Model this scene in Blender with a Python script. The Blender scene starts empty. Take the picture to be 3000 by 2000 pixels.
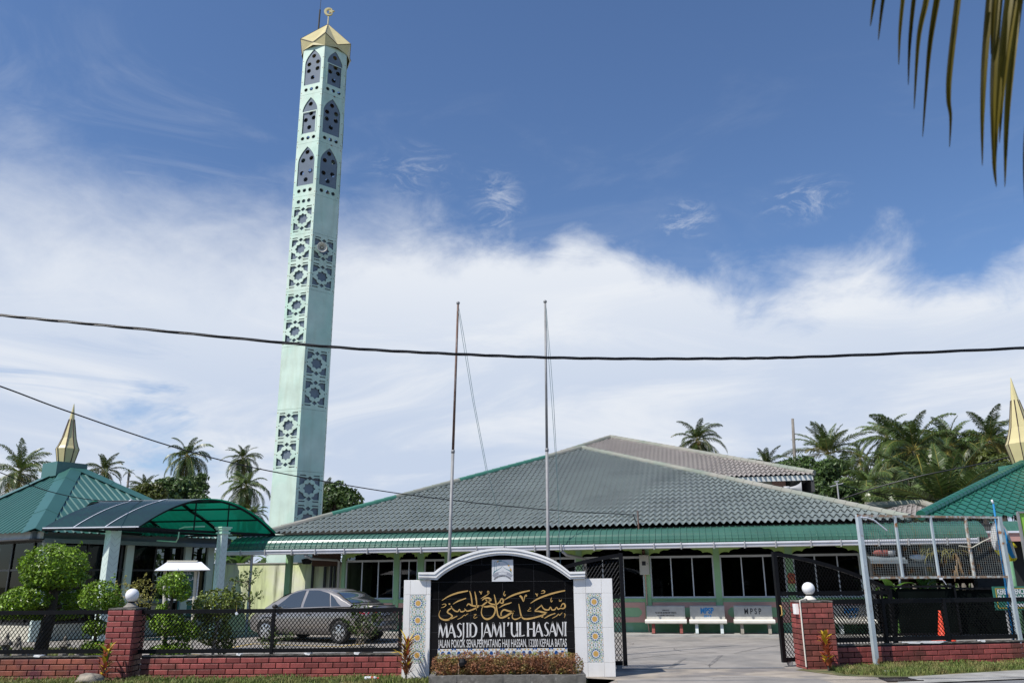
import bpy, bmesh, math, random
from mathutils import Vector, Matrix, noise
random.seed(7)
SC = bpy.context.scene
COL = SC.collection
R = math.radians

# ---------------------------------------------------------------- camera
CAM_F, CAM_P, CAM_R, CAM_H = 2400.0, R(16.3), R(-0.48), 1.65
cam = bpy.data.objects.new('camera', bpy.data.cameras.new('camera'))
COL.objects.link(cam)
cam.data.sensor_width = 36.0
cam.data.lens = 36.0 * CAM_F / 3000.0
cam.data.clip_end = 3000.0
cam.data.clip_start = 0.05
cam.data.dof.use_dof = True
cam.data.dof.focus_distance = 24.0
cam.data.dof.aperture_fstop = 4.0
cam.location = (0, 0, CAM_H)
CM = Matrix.Rotation(math.pi / 2 + CAM_P, 3, 'X') @ Matrix.Rotation(CAM_R, 3, 'Z')
cam.rotation_euler = CM.to_euler()
SC.camera = cam

# ---------------------------------------------------------------- sun, sky, exposure
SUN_EL = R(52.0)
SUN_H = Vector((-0.79, -0.613, 0)).normalized()
SUN_D = Vector((SUN_H.x * math.cos(SUN_EL), SUN_H.y * math.cos(SUN_EL), math.sin(SUN_EL)))
sl = bpy.data.lights.new('sun', 'SUN')
sl.energy = 5.0

sl.angle = R(0.5)
sl.color = (1.0, 0.955, 0.89)
so_ = bpy.data.objects.new('sun', sl)
COL.objects.link(so_)
so_.rotation_euler = (-SUN_D).to_track_quat('-Z', 'Y').to_euler()
so_.location = (-30, -30, 40)

SC.view_settings.view_transform = 'Standard'
SC.view_settings.look = 'None'
SC.view_settings.exposure = 0.0
SC.view_settings.gamma = 1.0
SC.render.engine = 'CYCLES'
SC.cycles.max_bounces = 6
SC.cycles.transparent_max_bounces = 12
SC.cycles.use_denoising = True

world = bpy.data.worlds.new('World')
SC.world = world
world.use_nodes = True


def build_world():
    nt = world.node_tree
    nt.nodes.clear()
    N = lambda t, **k: _n(nt, t, **k)
    L = nt.links.new
    out = N('ShaderNodeOutputWorld')
    bg = N('ShaderNodeBackground')
    bg.inputs[1].default_value = 0.1
    L(bg.outputs[0], out.inputs[0])
    sky = N('ShaderNodeTexSky')
    sky.sky_type = 'NISHITA'
    sky.sun_disc = False
    sky.sun_elevation = SUN_EL
    sky.sun_rotation = math.atan2(SUN_H.x, SUN_H.y)
    sky.air_density = 1.0
    sky.dust_density = 0.3
    sky.ozone_density = 2.0
    tc = N('ShaderNodeTexCoord')
    vec = tc.outputs['Generated']
    sep = N('ShaderNodeSeparateXYZ'); L(vec, sep.inputs[0])

    def M(op, a, b=None, c=None, clamp=False):
        m = N('ShaderNodeMath'); m.operation = op; m.use_clamp = clamp
        for i, v in enumerate((a, b, c)):
            if v is None: continue
            if isinstance(v, (int, float)): m.inputs[i].default_value = v
            else: L(v, m.inputs[i])
        return m.outputs[0]

    def S(v, lo, hi, a=0.0, b=1.0):
        m = N('ShaderNodeMapRange'); m.interpolation_type = 'SMOOTHSTEP'
        L(v, m.inputs[0])
        m.inputs[1].default_value = lo; m.inputs[2].default_value = hi
        m.inputs[3].default_value = a; m.inputs[4].default_value = b
        return m.outputs[0]

    az = M('ARCTAN2', sep.outputs[0], sep.outputs[1])          # radians, 0 straight ahead
    el = M('ARCSINE', sep.outputs[2])
    # flattened sky plane coordinates so that cloud texture stretches towards the horizon
    cmb = N('ShaderNodeCombineXYZ'); L(az, cmb.inputs[0]); L(el, cmb.inputs[1])

    def NZ(sx, sy, scale, detail, rough, rot=0.0, dist=0.0, off=(0, 0, 0)):
        mp = N('ShaderNodeMapping'); L(cmb.outputs[0], mp.inputs[0])
        mp.inputs['Scale'].default_value = (sx, sy, 1); mp.inputs['Rotation'].default_value = (0, 0, rot)
        mp.inputs['Location'].default_value = off
        t = N('ShaderNodeTexNoise'); L(mp.outputs[0], t.inputs[0])
        t.inputs['Scale'].default_value = scale; t.inputs['Detail'].default_value = detail
        t.inputs['Roughness'].default_value = rough; t.inputs['Distortion'].default_value = dist
        return t.outputs[0]

    # edge of the big cloud bank as a function of azimuth
    ramp = N('ShaderNodeFloatCurve')
    a01 = M('MULTIPLY_ADD', az, 1 / 1.4, 0.5, clamp=True)       # -0.7..0.7 rad -> 0..1
    L(a01, ramp.inputs['Value'])
    cv = ramp.mapping.curves[0]
    pts = EDGE_PTS
    cv.points[0].location = pts[0]; cv.points[1].location = pts[-1]
    for p in pts[1:-1]: cv.points.new(*p)
    ramp.mapping.update()
    edge = M('MULTIPLY', ramp.outputs[0], 0.6)                 # radians of elevation
    big = NZ(1, 1.4, 4.2, 8, 0.58, 0.25, 0.3, (3.1, 0.4, 0))
    wisp = NZ(1.0, 1.7, 9.0, 10, 0.64, -0.5, 0.5, (0.3, 5.0, 0))
    warp = M('ADD', M('MULTIPLY', M('SUBTRACT', big, 0.5), 0.19), M('MULTIPLY', M('SUBTRACT', wisp, 0.5), 0.10))
    d = M('SUBTRACT', M('ADD', edge, warp), el)
    soft = S(az, -0.45, 0.05, 0.10, 0.034)
    dn = M('DIVIDE', d, soft)
    bank = S(dn, -1.0, 1.3)
    # thin veil over the blue on the left and a few separate tufts
    veil_n = NZ(1, 3.0, 3.2, 9, 0.62, -0.35, 0.9, (7.7, 1.0, 0))
    veil = M('MULTIPLY', S(veil_n, 0.48, 0.78), S(el, 0.66, 0.42))
    veil = M('MULTIPLY', veil, S(az, 0.1, -0.35, 0.10, 0.30))
    mask = M('MAXIMUM', bank, veil)

    def tuft(a0, e0, ra, re, lo, hi, amount, off):
        da = M('DIVIDE', M('SUBTRACT', az, a0), ra); de = M('DIVIDE', M('SUBTRACT', el, e0), re)
        rr = M('SQRT', M('ADD', M('MULTIPLY', da, da), M('MULTIPLY', de, de)))
        n1 = NZ(1.0, 2.2, 14.0, 9, 0.7, 0.3, 1.5, off)
        return M('MULTIPLY', M('MULTIPLY', S(rr, 1.0, 0.15), S(n1, lo, hi)), amount)
    for a in TUFTS:
        mask = M('MAXIMUM', mask, tuft(*a))
    mask = M('MINIMUM', mask, 1.0)
    mask = M('MULTIPLY', mask, S(M('ABSOLUTE', az), 1.3, 0.8, 0.22, 1.0))
    # brightness inside the bank: bright near its top, greyer and bluer low down
    gaps = NZ(1, 4.5, 2.6, 9, 0.6, 0.06, 0.8, (1.4, 9.0, 0))
    low = S(el, 0.44, 0.16)
    shade = M('MULTIPLY', S(gaps, 0.28, 0.60), low)
    cb = N('ShaderNodeMixRGB'); L(shade, cb.inputs[0])
    cb.inputs[1].default_value = CLOUD_HI; cb.inputs[2].default_value = CLOUD_LO
    # blue gaps low on the left
    hole_n = NZ(1, 3.2, 3.4, 9, 0.62, 0.12, 1.0, (2.2, 4.4, 0))
    hole = M('MULTIPLY', S(hole_n, 0.50, 0.66), M('MULTIPLY', S(el, 0.30, 0.2), S(az, -0.18, -0.36)))
    mask = M('MULTIPLY', mask, M('SUBTRACT', 1.0, M('MULTIPLY', hole, 0.7)))
    skyc = N('ShaderNodeMixRGB'); skyc.blend_type = 'MULTIPLY'; skyc.inputs[0].default_value = 1.0
    L(sky.outputs[0], skyc.inputs[1]); skyc.inputs[2].default_value = SKY_TINT
    fin = N('ShaderNodeMixRGB'); L(mask, fin.inputs[0]); L(skyc.outputs[0], fin.inputs[1]); L(cb.outputs[0], fin.inputs[2])
    L(fin.outputs[0], bg.inputs[0])


def _n(nt, t, **k):
    n = nt.nodes.new(t)
    for a, b in k.items(): setattr(n, a, b)
    return n


EDGE_PTS = [(0.0, 0.66), (0.12, 0.66), (0.25, 0.665), (0.38, 0.68), (0.5, 0.70), (0.58, 0.67), (0.63, 0.60), (0.72, 0.575), (0.80, 0.56), (0.86, 0.52), (1.0, 0.47)]
TUFTS = [(-0.13, 0.482, 0.085, 0.05, 0.44, 0.75, 0.40, (1, 2, 0)), (0.11, 0.385, 0.09, 0.045, 0.42, 0.7, 0.30, (5, 3, 0)), (0.225, 0.42, 0.055, 0.035, 0.42, 0.70, 0.42, (8, 1, 0)), (0.37, 0.425, 0.075, 0.035, 0.46, 0.7, 0.35, (2, 8, 0)),
         (-0.02, 0.45, 0.05, 0.06, 0.42, 0.75, 0.5, (4, 4, 0))]
CLOUD_HI = (8.3, 8.65, 9.2, 1)
CLOUD_LO = (5.7, 6.6, 8.2, 1)
SKY_TINT = (0.98, 1.14, 1.36, 1)
build_world()


# ---------------------------------------------------------------- pixel helpers (photo pixels -> points at a real distance)
def ray(x, y):
    return CM @ Vector(((x - 1500) / CAM_F, (1000 - y) / CAM_F, -1))
def at(x, y, Y):
    d = ray(x, y); return Vector((0, 0, CAM_H)) + d * (Y / d.y)
def gr(x, y, z=0.0):
    d = ray(x, y); return Vector((0, 0, CAM_H)) + d * ((z - CAM_H) / d.z)
def onpl(x, y, p, n):
    d = ray(x, y); C = Vector((0, 0, CAM_H)); return C + d * ((Vector(p) - C).dot(n) / d.dot(n))


# ---------------------------------------------------------------- objects
def tag(o, label=None, cat=None, group=None, kind=None):
    if label: o['label'] = label
    if cat: o['category'] = cat
    if group: o['group'] = group
    if kind: o['kind'] = kind
    return o
def thing(name, label, cat, loc=(0, 0, 0), group=None):
    o = bpy.data.objects.new(name, None); COL.objects.link(o)
    o.location = loc; o.empty_display_size = 0.2
    return tag(o, label, cat, group)
def par(o, p):
    o.parent = p
    if p is not None and p.type == 'EMPTY':
        o.matrix_parent_inverse = Matrix.Translation(p.location).inverted()
    return o
def copy_tree(o, parent=None, loc=None):
    c = o.copy(); COL.objects.link(c)
    if parent is not None:
        c.parent = parent
    if loc is not None: c.location = loc
    for ch in list(o.children): copy_tree(ch, c)
    return c


class MB:
    def __init__(s): s.v = []; s.f = []; s.m = []; s.cur = 0; s.sm = []; s.smooth = False
    def add(s, vs, fs):
        b = len(s.v); s.v += [tuple(v) for v in vs]
        for f in fs:
            s.f.append([b + i for i in f]); s.m.append(s.cur); s.sm.append(s.smooth)
        return s
    def quad(s, a, b, c, d): return s.add([a, b, c, d], [(0, 1, 2, 3)])
    def poly(s, pts): return s.add(pts, [tuple(range(len(pts)))])
    def hexa(s, p):   # p: 8 corners, bottom 4 ccw then top 4 ccw
        return s.add(p, [(0, 3, 2, 1), (4, 5, 6, 7), (0, 1, 5, 4), (1, 2, 6, 5), (2, 3, 7, 6), (3, 0, 4, 7)])
    def box(s, x0, y0, z0, x1, y1, z1, T=None):
        p = [(x0, y0, z0), (x1, y0, z0), (x1, y1, z0), (x0, y1, z0), (x0, y0, z1), (x1, y0, z1), (x1, y1, z1), (x0, y1, z1)]
        if T is not None: p = [T @ Vector(q) for q in p]
        return s.hexa(p)
    def fbox(s, fr, a0, b0, z0, a1, b1, z1):     # box in a frame function fr(s, o, z)
        return s.hexa([fr(a0, b0, z0), fr(a1, b0, z0), fr(a1, b1, z0), fr(a0, b1, z0), fr(a0, b0, z1), fr(a1, b0, z1), fr(a1, b1, z1), fr(a0, b1, z1)])
    def cbox(s, cx, cy, cz, sx, sy, sz, bev, T=None):   # box with chamfered front edges (bevelled brick)
        x, y, z = sx / 2, sy / 2, sz / 2; b = bev
        p = [(-x, y, -z), (x, y, -z), (x, y, z), (-x, y, z), (-x, -y + b, -z), (x, -y + b, -z), (x, -y + b, z), (-x, -y + b, z),
             (-x + b, -y, -z + b), (x - b, -y, -z + b), (x - b, -y, z - b), (-x + b, -y, z - b)]
        p = [Vector((cx, cy, cz)) + Vector(q) for q in p]
        if T is not None: p = [T @ q for q in p]
        return s.add(p, [(0, 4, 5, 1), (1, 5, 6, 2), (2, 6, 7, 3), (3, 7, 4, 0), (4, 8, 9, 5), (5, 9, 10, 6), (6, 10, 11, 7), (7, 11, 8, 4), (8, 11, 10, 9)])
    def bar(s, p, q, w, h=None, up=(0, 0, 1)):
        h = h or w; p = Vector(p); q = Vector(q); d = (q - p).normalized(); up = Vector(up)
        if abs(d.dot(up)) > 0.98: up = Vector((0, 1, 0))
        x = d.cross(up).normalized() * (w / 2); y = x.cross(d).normalized() * (h / 2)
        return s.hexa([p - x - y, p + x - y, q + x - y, q - x - y, p - x + y, p + x + y, q + x + y, q - x + y])
    def tube(s, pts, r, n=8, cap=True, r1=None):
        pts = [Vector(p) for p in pts]; k = len(pts); rings = []
        rs = r if isinstance(r, (list, tuple)) else [r + ((r1 if r1 is not None else r) - r) * i / max(1, k - 1) for i in range(k)]
        t0 = (pts[1] - pts[0]).normalized(); a = Vector((0, 0, 1)) if abs(t0.z) < 0.9 else Vector((1, 0, 0))
        x = t0.cross(a).normalized()
        V = []
        for i, p in enumerate(pts):
            t = (pts[min(i + 1, k - 1)] - pts[max(i - 1, 0)]).normalized()
            x = (x - t * x.dot(t)).normalized(); y = t.cross(x)
            for j in range(n):
                an = 2 * math.pi * j / n; V.append(p + (x * math.cos(an) + y * math.sin(an)) * rs[i])
        F = []
        for i in range(k - 1):
            for j in range(n):
                F.append((i * n + j, i * n + (j + 1) % n, (i + 1) * n + (j + 1) % n, (i + 1) * n + j))
        if cap:
            F.append(tuple(range(n - 1, -1, -1))); F.append(tuple((k - 1) * n + j for j in range(n)))
        return s.add(V, F)
    def lathe(s, prof, c=(0, 0, 0), n=20, a0=0.0, T=None):
        V = []; F = []; c = Vector(c); k = len(prof)
        for r, z in prof:
            for j in range(n):
                an = a0 + 2 * math.pi * j / n
                p = Vector((math.cos(an) * r, math.sin(an) * r, z))
                V.append(c + (T @ p if T is not None else p))
        for i in range(k - 1):
            for j in range(n): F.append((i * n + j, i * n + (j + 1) % n, (i + 1) * n + (j + 1) % n, (i + 1) * n + j))
        F.append(tuple(range(n - 1, -1, -1))); F.append(tuple((k - 1) * n + j for j in range(n)))
        return s.add(V, F)
    def prism(s, pts, fn, d0, d1):   # pts 2-D ccw, fn(x, y, d) -> point
        n = len(pts)
        V = [fn(x, y, d0) for x, y in pts] + [fn(x, y, d1) for x, y in pts]
        F = [tuple(range(n - 1, -1, -1)), tuple(range(n, 2 * n))] + [(i, (i + 1) % n, n + (i + 1) % n, n + i) for i in range(n)]
        return s.add(V, F)
    def ball(s, c, r, n=16, sz=1.0):
        prof = [(max(1e-4, r * math.sin(math.pi * i / n)), -r * sz * math.cos(math.pi * i / n)) for i in range(n + 1)]
        return s.lathe(prof, c, n * 2)
    def build(s, name, mats, parent=None, fix=False):
        me = bpy.data.meshes.new(name); me.from_pydata(s.v, [], s.f)
        if not isinstance(mats, (list, tuple)): mats = [mats]
        for m in mats: me.materials.append(m)
        me.polygons.foreach_set('material_index', s.m)
        me.polygons.foreach_set('use_smooth', s.sm)
        if fix:
            bm = bmesh.new(); bm.from_mesh(me); bmesh.ops.remove_doubles(bm, verts=bm.verts, dist=1e-5)
            bmesh.ops.recalc_face_normals(bm, faces=bm.faces); bm.to_mesh(me); bm.free()
        me.update()
        o = bpy.data.objects.new(name, me); COL.objects.link(o)
        if parent is not None: par(o, parent)
        return o


def text_mesh(txt, size, sx=1.0, bold=0.0, align='CENTER', shear=0.0):
    """flat triangulated lettering in x/y from the built-in font: list of (verts, faces)"""
    cu = bpy.data.curves.new('t', 'FONT'); cu.body = txt; cu.size = size; cu.align_x = align; cu.offset = bold; cu.shear = shear
    cu.resolution_u = 4
    ob = bpy.data.objects.new('t', cu); COL.objects.link(ob)
    dg = bpy.context.evaluated_depsgraph_get(); me = bpy.data.meshes.new_from_object(ob.evaluated_get(dg))
    vs = [(v.co.x * sx, v.co.y) for v in me.vertices]; fs = [tuple(p.vertices) for p in me.polygons]
    bpy.data.objects.remove(ob); bpy.data.curves.remove(cu); bpy.data.meshes.remove(me)
    return vs, fs
def put_text(mb, txt, size, fn, d, width=None, **k):
    vs, fs = text_mesh(txt, size, **k)
    if width:
        x0 = min(v[0] for v in vs); x1 = max(v[0] for v in vs); q = width / (x1 - x0); c = (x0 + x1) / 2
        vs = [((x - c) * q, y) for x, y in vs]
    mb.add([fn(x, y, d) for x, y in vs], fs)


# ---------------------------------------------------------------- materials
MATS = {}
def mat(name, col, rough=0.6, metal=0.0, var=0.12, vscale=3.0, bump=0.0, bscale=30.0, spec=0.5, col2=None, c2scale=1.0, c2lo=0.45, c2hi=0.65, island=0.0,
        streak=None, trans=0.0, emit=None, coat=0.0, objrand=0.0, sub=None):
    m = bpy.data.materials.new(name); m.use_nodes = True; nt = m.node_tree; nt.nodes.clear(); L = nt.links.new
    N = lambda t: nt.nodes.new(t)
    out = N('ShaderNodeOutputMaterial'); b = N('ShaderNodeBsdfPrincipled'); L(b.outputs[0], out.inputs[0])
    b.inputs['Roughness'].default_value = rough; b.inputs['Metallic'].default_value = metal
    b.inputs['Specular IOR Level'].default_value = spec
    b.inputs['Coat Weight'].default_value = coat
    b.inputs['Coat Roughness'].default_value = 0.06
    tc = N('ShaderNodeTexCoord'); vec = tc.outputs['Object']
    rgb = N('ShaderNodeRGB'); rgb.outputs[0].default_value = (*col, 1); c = rgb.outputs[0]

    def nz(scale, detail=5, vecs=vec, stretch=None):
        t = N('ShaderNodeTexNoise'); t.inputs['Scale'].default_value = scale; t.inputs['Detail'].default_value = detail
        if stretch:
            mp = N('ShaderNodeMapping'); mp.inputs['Scale'].default_value = stretch; L(vecs, mp.inputs[0]); L(mp.outputs[0], t.inputs[0])
        else: L(vecs, t.inputs[0])
        return t.outputs[0]

    def ramp(v, lo, hi, a, bb):
        r = N('ShaderNodeMapRange'); L(v, r.inputs[0]); r.inputs[1].default_value = lo; r.inputs[2].default_value = hi
        r.inputs[3].default_value = a; r.inputs[4].default_value = bb; return r.outputs[0]

    def mix(fac, a, bcol, mode='MIX'):
        x = N('ShaderNodeMixRGB'); x.blend_type = mode
        if isinstance(fac, float): x.inputs[0].default_value = fac
        else: L(fac, x.inputs[0])
        for i, v in ((1, a), (2, bcol)):
            if isinstance(v, tuple): x.inputs[i].default_value = (*v, 1)
            else: L(v, x.inputs[i])
        return x.outputs[0]
    if col2 is not None:
        c = mix(ramp(nz(c2scale, 6), c2lo, c2hi, 0, 1), c, col2)
    if streak is not None:   # vertical stains: (colour, amount, scale)
        c = mix(ramp(nz(streak[2], 6, stretch=(1, 1, 0.12)), 0.5, 0.75, 0, streak[1]), c, streak[0])
    if island:
        g = N('ShaderNodeNewGeometry'); c = mix(1.0, c, _val(nt, ramp(g.outputs['Random Per Island'], 0, 1, 1 - island, 1 + island)), 'MULTIPLY')
    if objrand:
        g = N('ShaderNodeObjectInfo'); c = mix(1.0, c, _val(nt, ramp(g.outputs['Random'], 0, 1, 1 - objrand, 1 + objrand)), 'MULTIPLY')
    if var:
        c = mix(1.0, c, _val(nt, ramp(nz(vscale, 6), 0.3, 0.7, 1 - var, 1 + var)), 'MULTIPLY')
    L(c, b.inputs['Base Color'])
    if bump:
        bp = N('ShaderNodeBump'); bp.inputs['Strength'].default_value = bump; bp.inputs['Distance'].default_value = 0.02
        L(nz(bscale, 6), bp.inputs['Height']); L(bp.outputs[0], b.inputs['Normal'])
    if trans:
        t = N('ShaderNodeBsdfTranslucent'); L(c, t.inputs[0])
        ms = N('ShaderNodeMixShader'); ms.inputs[0].default_value = trans; L(b.outputs[0], ms.inputs[1]); L(t.outputs[0], ms.inputs[2]); L(ms.outputs[0], out.inputs[0])
    if emit:
        b.inputs['Emission Color'].default_value = (*emit[0], 1); b.inputs['Emission Strength'].default_value = emit[1]
    MATS[name] = m
    return m
def _val(nt, s):
    x = nt.nodes.new('ShaderNodeCombineColor')
    for i in range(3): nt.links.new(s, x.inputs[i])
    return x.outputs[0]
def S(r, g, b):   # sRGB bytes -> linear
    f = lambda u: (u / 255 / 12.92) if u <= 10 else ((u / 255 + 0.055) / 1.055) ** 2.4
    return (f(r), f(g), f(b))
def glass(name, tint, rough=0.02, alpha=0.25, spec=0.5):
    """a pane: tinted see-through layer with a real glossy reflection"""
    m = bpy.data.materials.new(name); m.use_nodes = True; nt = m.node_tree; nt.nodes.clear(); L = nt.links.new
    out = nt.nodes.new('ShaderNodeOutputMaterial'); tr = nt.nodes.new('ShaderNodeBsdfTransparent'); tr.inputs[0].default_value = (*tint, 1)
    gl = nt.nodes.new('ShaderNodeBsdfGlossy'); gl.inputs['Roughness'].default_value = rough
    fr = nt.nodes.new('ShaderNodeFresnel'); fr.inputs[0].default_value = 1.35
    mx = nt.nodes.new('ShaderNodeMixShader'); L(fr.outputs[0], mx.inputs[0]); L(tr.outputs[0], mx.inputs[1]); L(gl.outputs[0], mx.inputs[2]); L(mx.outputs[0], out.inputs[0])
    MATS[name] = m; return m


mat('asphalt', (0.32, 0.292, 0.258), 0.9, var=0.14, vscale=2.6, bump=0.6, bscale=160, col2=(0.24, 0.225, 0.205), c2scale=0.45, c2lo=.48, c2hi=.60)
mat('road', (0.19, 0.19, 0.19), 0.9, var=0.12, vscale=1.6, bump=0.5, bscale=180, col2=(0.25, 0.23, 0.2), c2scale=0.7)
mat('sandy', (0.36, 0.31, 0.25), 0.95, var=0.22, vscale=2.4, bump=0.5, bscale=140, col2=(0.22, 0.2, 0.18), c2scale=1.1, c2lo=.46, c2hi=.58)
mat('concrete', (0.36, 0.35, 0.32), 0.9, var=0.15, vscale=2.2, bump=0.3, bscale=60, col2=(0.24, 0.23, 0.21), c2scale=1.6)
mat('old_concrete', (0.16, 0.15, 0.135), 0.95, var=0.3, vscale=9, bump=0.6, bscale=70, col2=(0.32, 0.3, 0.28), c2scale=7, c2lo=0.6, c2hi=0.72)
mat('shadow_mark', (0.16, 0.15, 0.14), 0.9, var=0.35, vscale=9, col2=(0.26, 0.24, 0.215), c2scale=4)  # darker asphalt tone, stands in for cast shadow on the ground
mat('yellow_line', (0.55, 0.37, 0.06), 0.8, var=0.2, vscale=12)
mat('grass_base', (0.09, 0.105, 0.035), 1.0, var=0.3, vscale=6, bump=0.8, bscale=90, col2=(0.2, 0.165, 0.085), c2scale=2.2, c2lo=0.48, c2hi=0.62)
mat('grass', (0.15, 0.20, 0.045), 0.7, var=0.2, vscale=3, col2=(0.30, 0.26, 0.10), c2scale=2.5, c2lo=.45, c2hi=.65, island=0.35, trans=0.3)
mat('brick', (0.29, 0.07, 0.062), 0.42, var=0.2, vscale=9, island=0.32, col2=(0.17, 0.055, 0.042), c2scale=1.6, c2lo=.5, c2hi=.62, bump=0.15, bscale=60, streak=((0.09, 0.035, 0.03), 0.35, 2.5))
mat('brick_worn', (0.30, 0.088, 0.052), 0.6, var=0.18, vscale=9, island=0.28, bump=0.25, bscale=60, col2=(0.15, 0.035, 0.045), c2scale=2.0, streak=((0.11, 0.05, 0.035), 0.4, 3))
mat('mortar', (0.035, 0.028, 0.026), 0.95, var=0.3, vscale=20, bump=0.4, bscale=80)
mat('coping', (0.10, 0.09, 0.075), 0.95, var=0.35, vscale=10, bump=0.7, bscale=60, col2=(0.2, 0.19, 0.17), c2scale=8)
mat('white_plaster', (0.86, 0.855, 0.83), 0.6, var=0.05, vscale=3, streak=((0.62, 0.60, 0.55), 0.4, 5), bump=0.06, bscale=40)
mat('white_tile', (0.82, 0.812, 0.79), 0.18, var=0.03, vscale=2, streak=((0.60, 0.57, 0.50), 0.35, 4))
mat('grout', (0.42, 0.40, 0.37), 0.8)
mat('black_granite', (0.005, 0.005, 0.006), 0.1, var=0.25, vscale=60, spec=0.3)
mat('gold_letter', (0.52, 0.33, 0.11), 0.45, var=0.15, vscale=20)
mat('white_letter', (0.74, 0.73, 0.71), 0.5, var=0.1, vscale=10, streak=((0.45, 0.43, 0.42), 0.35, 6))
mat('plaque', (0.66, 0.67, 0.68), 0.3, var=0.02)
mat('mosaic_sage', (0.36, 0.45, 0.35), 0.25, var=0.1, vscale=30)
mat('mosaic_gold', (0.60, 0.36, 0.10), 0.3, var=0.15, vscale=40)
mat('mosaic_blue', (0.02, 0.085, 0.27), 0.25, var=0.1, vscale=30)
mat('mosaic_white', (0.72, 0.73, 0.72), 0.25, var=0.02)
mat('black_paint', (0.005, 0.005, 0.006), 0.5, var=0.25, vscale=8, spec=0.2)
mat('green_wall', (0.29, 0.50, 0.26), 0.75, var=0.08, vscale=2, bump=0.1, bscale=50, streak=((0.33, 0.50, 0.34), 0.3, 2))
mat('green_valance', (0.38, 0.56, 0.17), 0.75, var=0.06)
mat('pink_trim', (0.62, 0.35, 0.28), 0.75, var=0.06)
mat('skirting_green', (0.15, 0.32, 0.17), 0.7, var=0.15, vscale=2, col2=(0.26, 0.42, 0.31), c2scale=1.5, c2lo=0.55, c2hi=0.7)
mat('aluminium', (0.60, 0.61, 0.62), 0.4, metal=0.3, var=0.06)
mat('gutter_white', (0.58, 0.585, 0.62), 0.5, var=0.05, vscale=2, streak=((0.42, 0.40, 0.38), 0.35, 2.0))
mat('steel_grey', (0.25, 0.25, 0.25), 0.55, metal=0.1, var=0.15, vscale=6)
mat('rusty_pole', (0.13, 0.075, 0.055), 0.6, metal=0.1, var=0.3, vscale=8, col2=(0.22, 0.19, 0.18), c2scale=2, c2lo=.5, c2hi=.7)
mat('galv_paint', (0.40, 0.46, 0.49), 0.5, var=0.1, vscale=4, col2=(0.26, 0.12, 0.05), c2scale=5, c2lo=0.60, c2hi=0.68)
mat('rust', (0.30, 0.20, 0.13), 0.8, var=0.3, vscale=14, col2=(0.44, 0.45, 0.42), c2scale=9, c2lo=0.45, c2hi=0.55)
mat('grid_wire', (0.17, 0.185, 0.175), 0.6, var=0.2, vscale=9, col2=(0.24, 0.15, 0.08), c2scale=6, c2lo=0.55, c2hi=0.65)
mat('tile_green', (0.185, 0.214, 0.200), 0.5, var=0.10, vscale=0.7, col2=(0.175, 0.20, 0.19), c2scale=0.25, spec=0.35, streak=((0.085, 0.105, 0.098), 0.55, 0.9))
mat('tile_brown', (0.29, 0.262, 0.238), 0.6, var=0.10, vscale=0.8, spec=0.3)
mat('tile_emerald', (0.022, 0.125, 0.085), 0.38, var=0.10, vscale=0.8, spec=0.5)
mat('ridge_stone', (0.30, 0.285, 0.24), 0.6, var=0.12, vscale=1.0, col2=(0.22, 0.25, 0.2), c2scale=0.6)
mat('ridge_green', (0.055, 0.19, 0.135), 0.5, var=0.1, vscale=2)
mat('awning_green', (0.048, 0.13, 0.095), 0.3, var=0.12, vscale=1.0, spec=0.5, streak=((0.07, 0.14, 0.11), 0.3, 2))
mat('corr_green', (0.045, 0.13, 0.11), 0.3, var=0.08, vscale=0.8, spec=0.6)
mat('gold_panel', (0.62, 0.53, 0.27), 0.40, metal=0.0, var=0.08, vscale=1.5)
mat('gold_dark_seam', (0.05, 0.025, 0.02), 0.6)
mat('minaret_mint', (0.57, 0.69, 0.585), 0.55, var=0.09, vscale=1.4, col2=(0.46, 0.64, 0.53), c2scale=0.5, streak=((0.44, 0.50, 0.38), 0.55, 3.2))
mat('minaret_backing', (0.15, 0.18, 0.215), 0.28, var=0.1, vscale=1.2, streak=((0.18, 0.20, 0.25), 0.5, 2))
mat('minaret_dark', (0.012, 0.014, 0.018), 0.8)
mat('rust_spot', (0.28, 0.14, 0.06), 0.9)
mat('horn_cream', (0.55, 0.52, 0.45), 0.5, var=0.05)
mat('mould_wall', (0.72, 0.78, 0.42), 0.9, var=0.12, vscale=1.2, col2=(0.80, 0.78, 0.68), c2scale=0.7, bump=0.2, bscale=30, streak=((0.16, 0.17, 0.10), 0.9, 4.5))
mat('tile_joint', (0.36, 0.42, 0.39), 0.6, var=0.05)
mat('mint_tile', (0.44, 0.72, 0.55), 0.35, var=0.05)
mat('pale_tile', (0.60, 0.70, 0.645), 0.35, var=0.05)  # slight mint tint paints in the green light falling through the canopy
mat('white_fascia', (0.62, 0.62, 0.59), 0.6, var=0.08, streak=((0.4, 0.39, 0.36), 0.3, 2))
mat('grey_fascia', (0.16, 0.19, 0.20), 0.6, var=0.08)
mat('dark_frame', (0.014, 0.013, 0.013), 0.4, var=0.1)
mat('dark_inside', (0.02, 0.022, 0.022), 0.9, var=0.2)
mat('inside_floor', (0.05, 0.05, 0.05), 0.6)
mat('curtain_green', (0.10, 0.17, 0.14), 0.8, var=0.2)
mat('wood_brown', (0.10, 0.045, 0.028), 0.6, var=0.2)
mat('bench_concrete', (0.44, 0.43, 0.39), 0.9, var=0.1, vscale=6, bump=0.2, bscale=120)
mat('bench_white', (0.74, 0.71, 0.63), 0.7, var=0.07, vscale=5)
mat('bench_red', (0.26, 0.07, 0.055), 0.8, var=0.2, vscale=9)
mat('bench_bare', (0.30, 0.27, 0.22), 0.9, var=0.2, vscale=9)
mat('bench_pale', (0.58, 0.64, 0.63), 0.7, var=0.1)
mat('stencil_blue', (0.03, 0.22, 0.50), 0.8, var=0.25, vscale=25)
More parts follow.
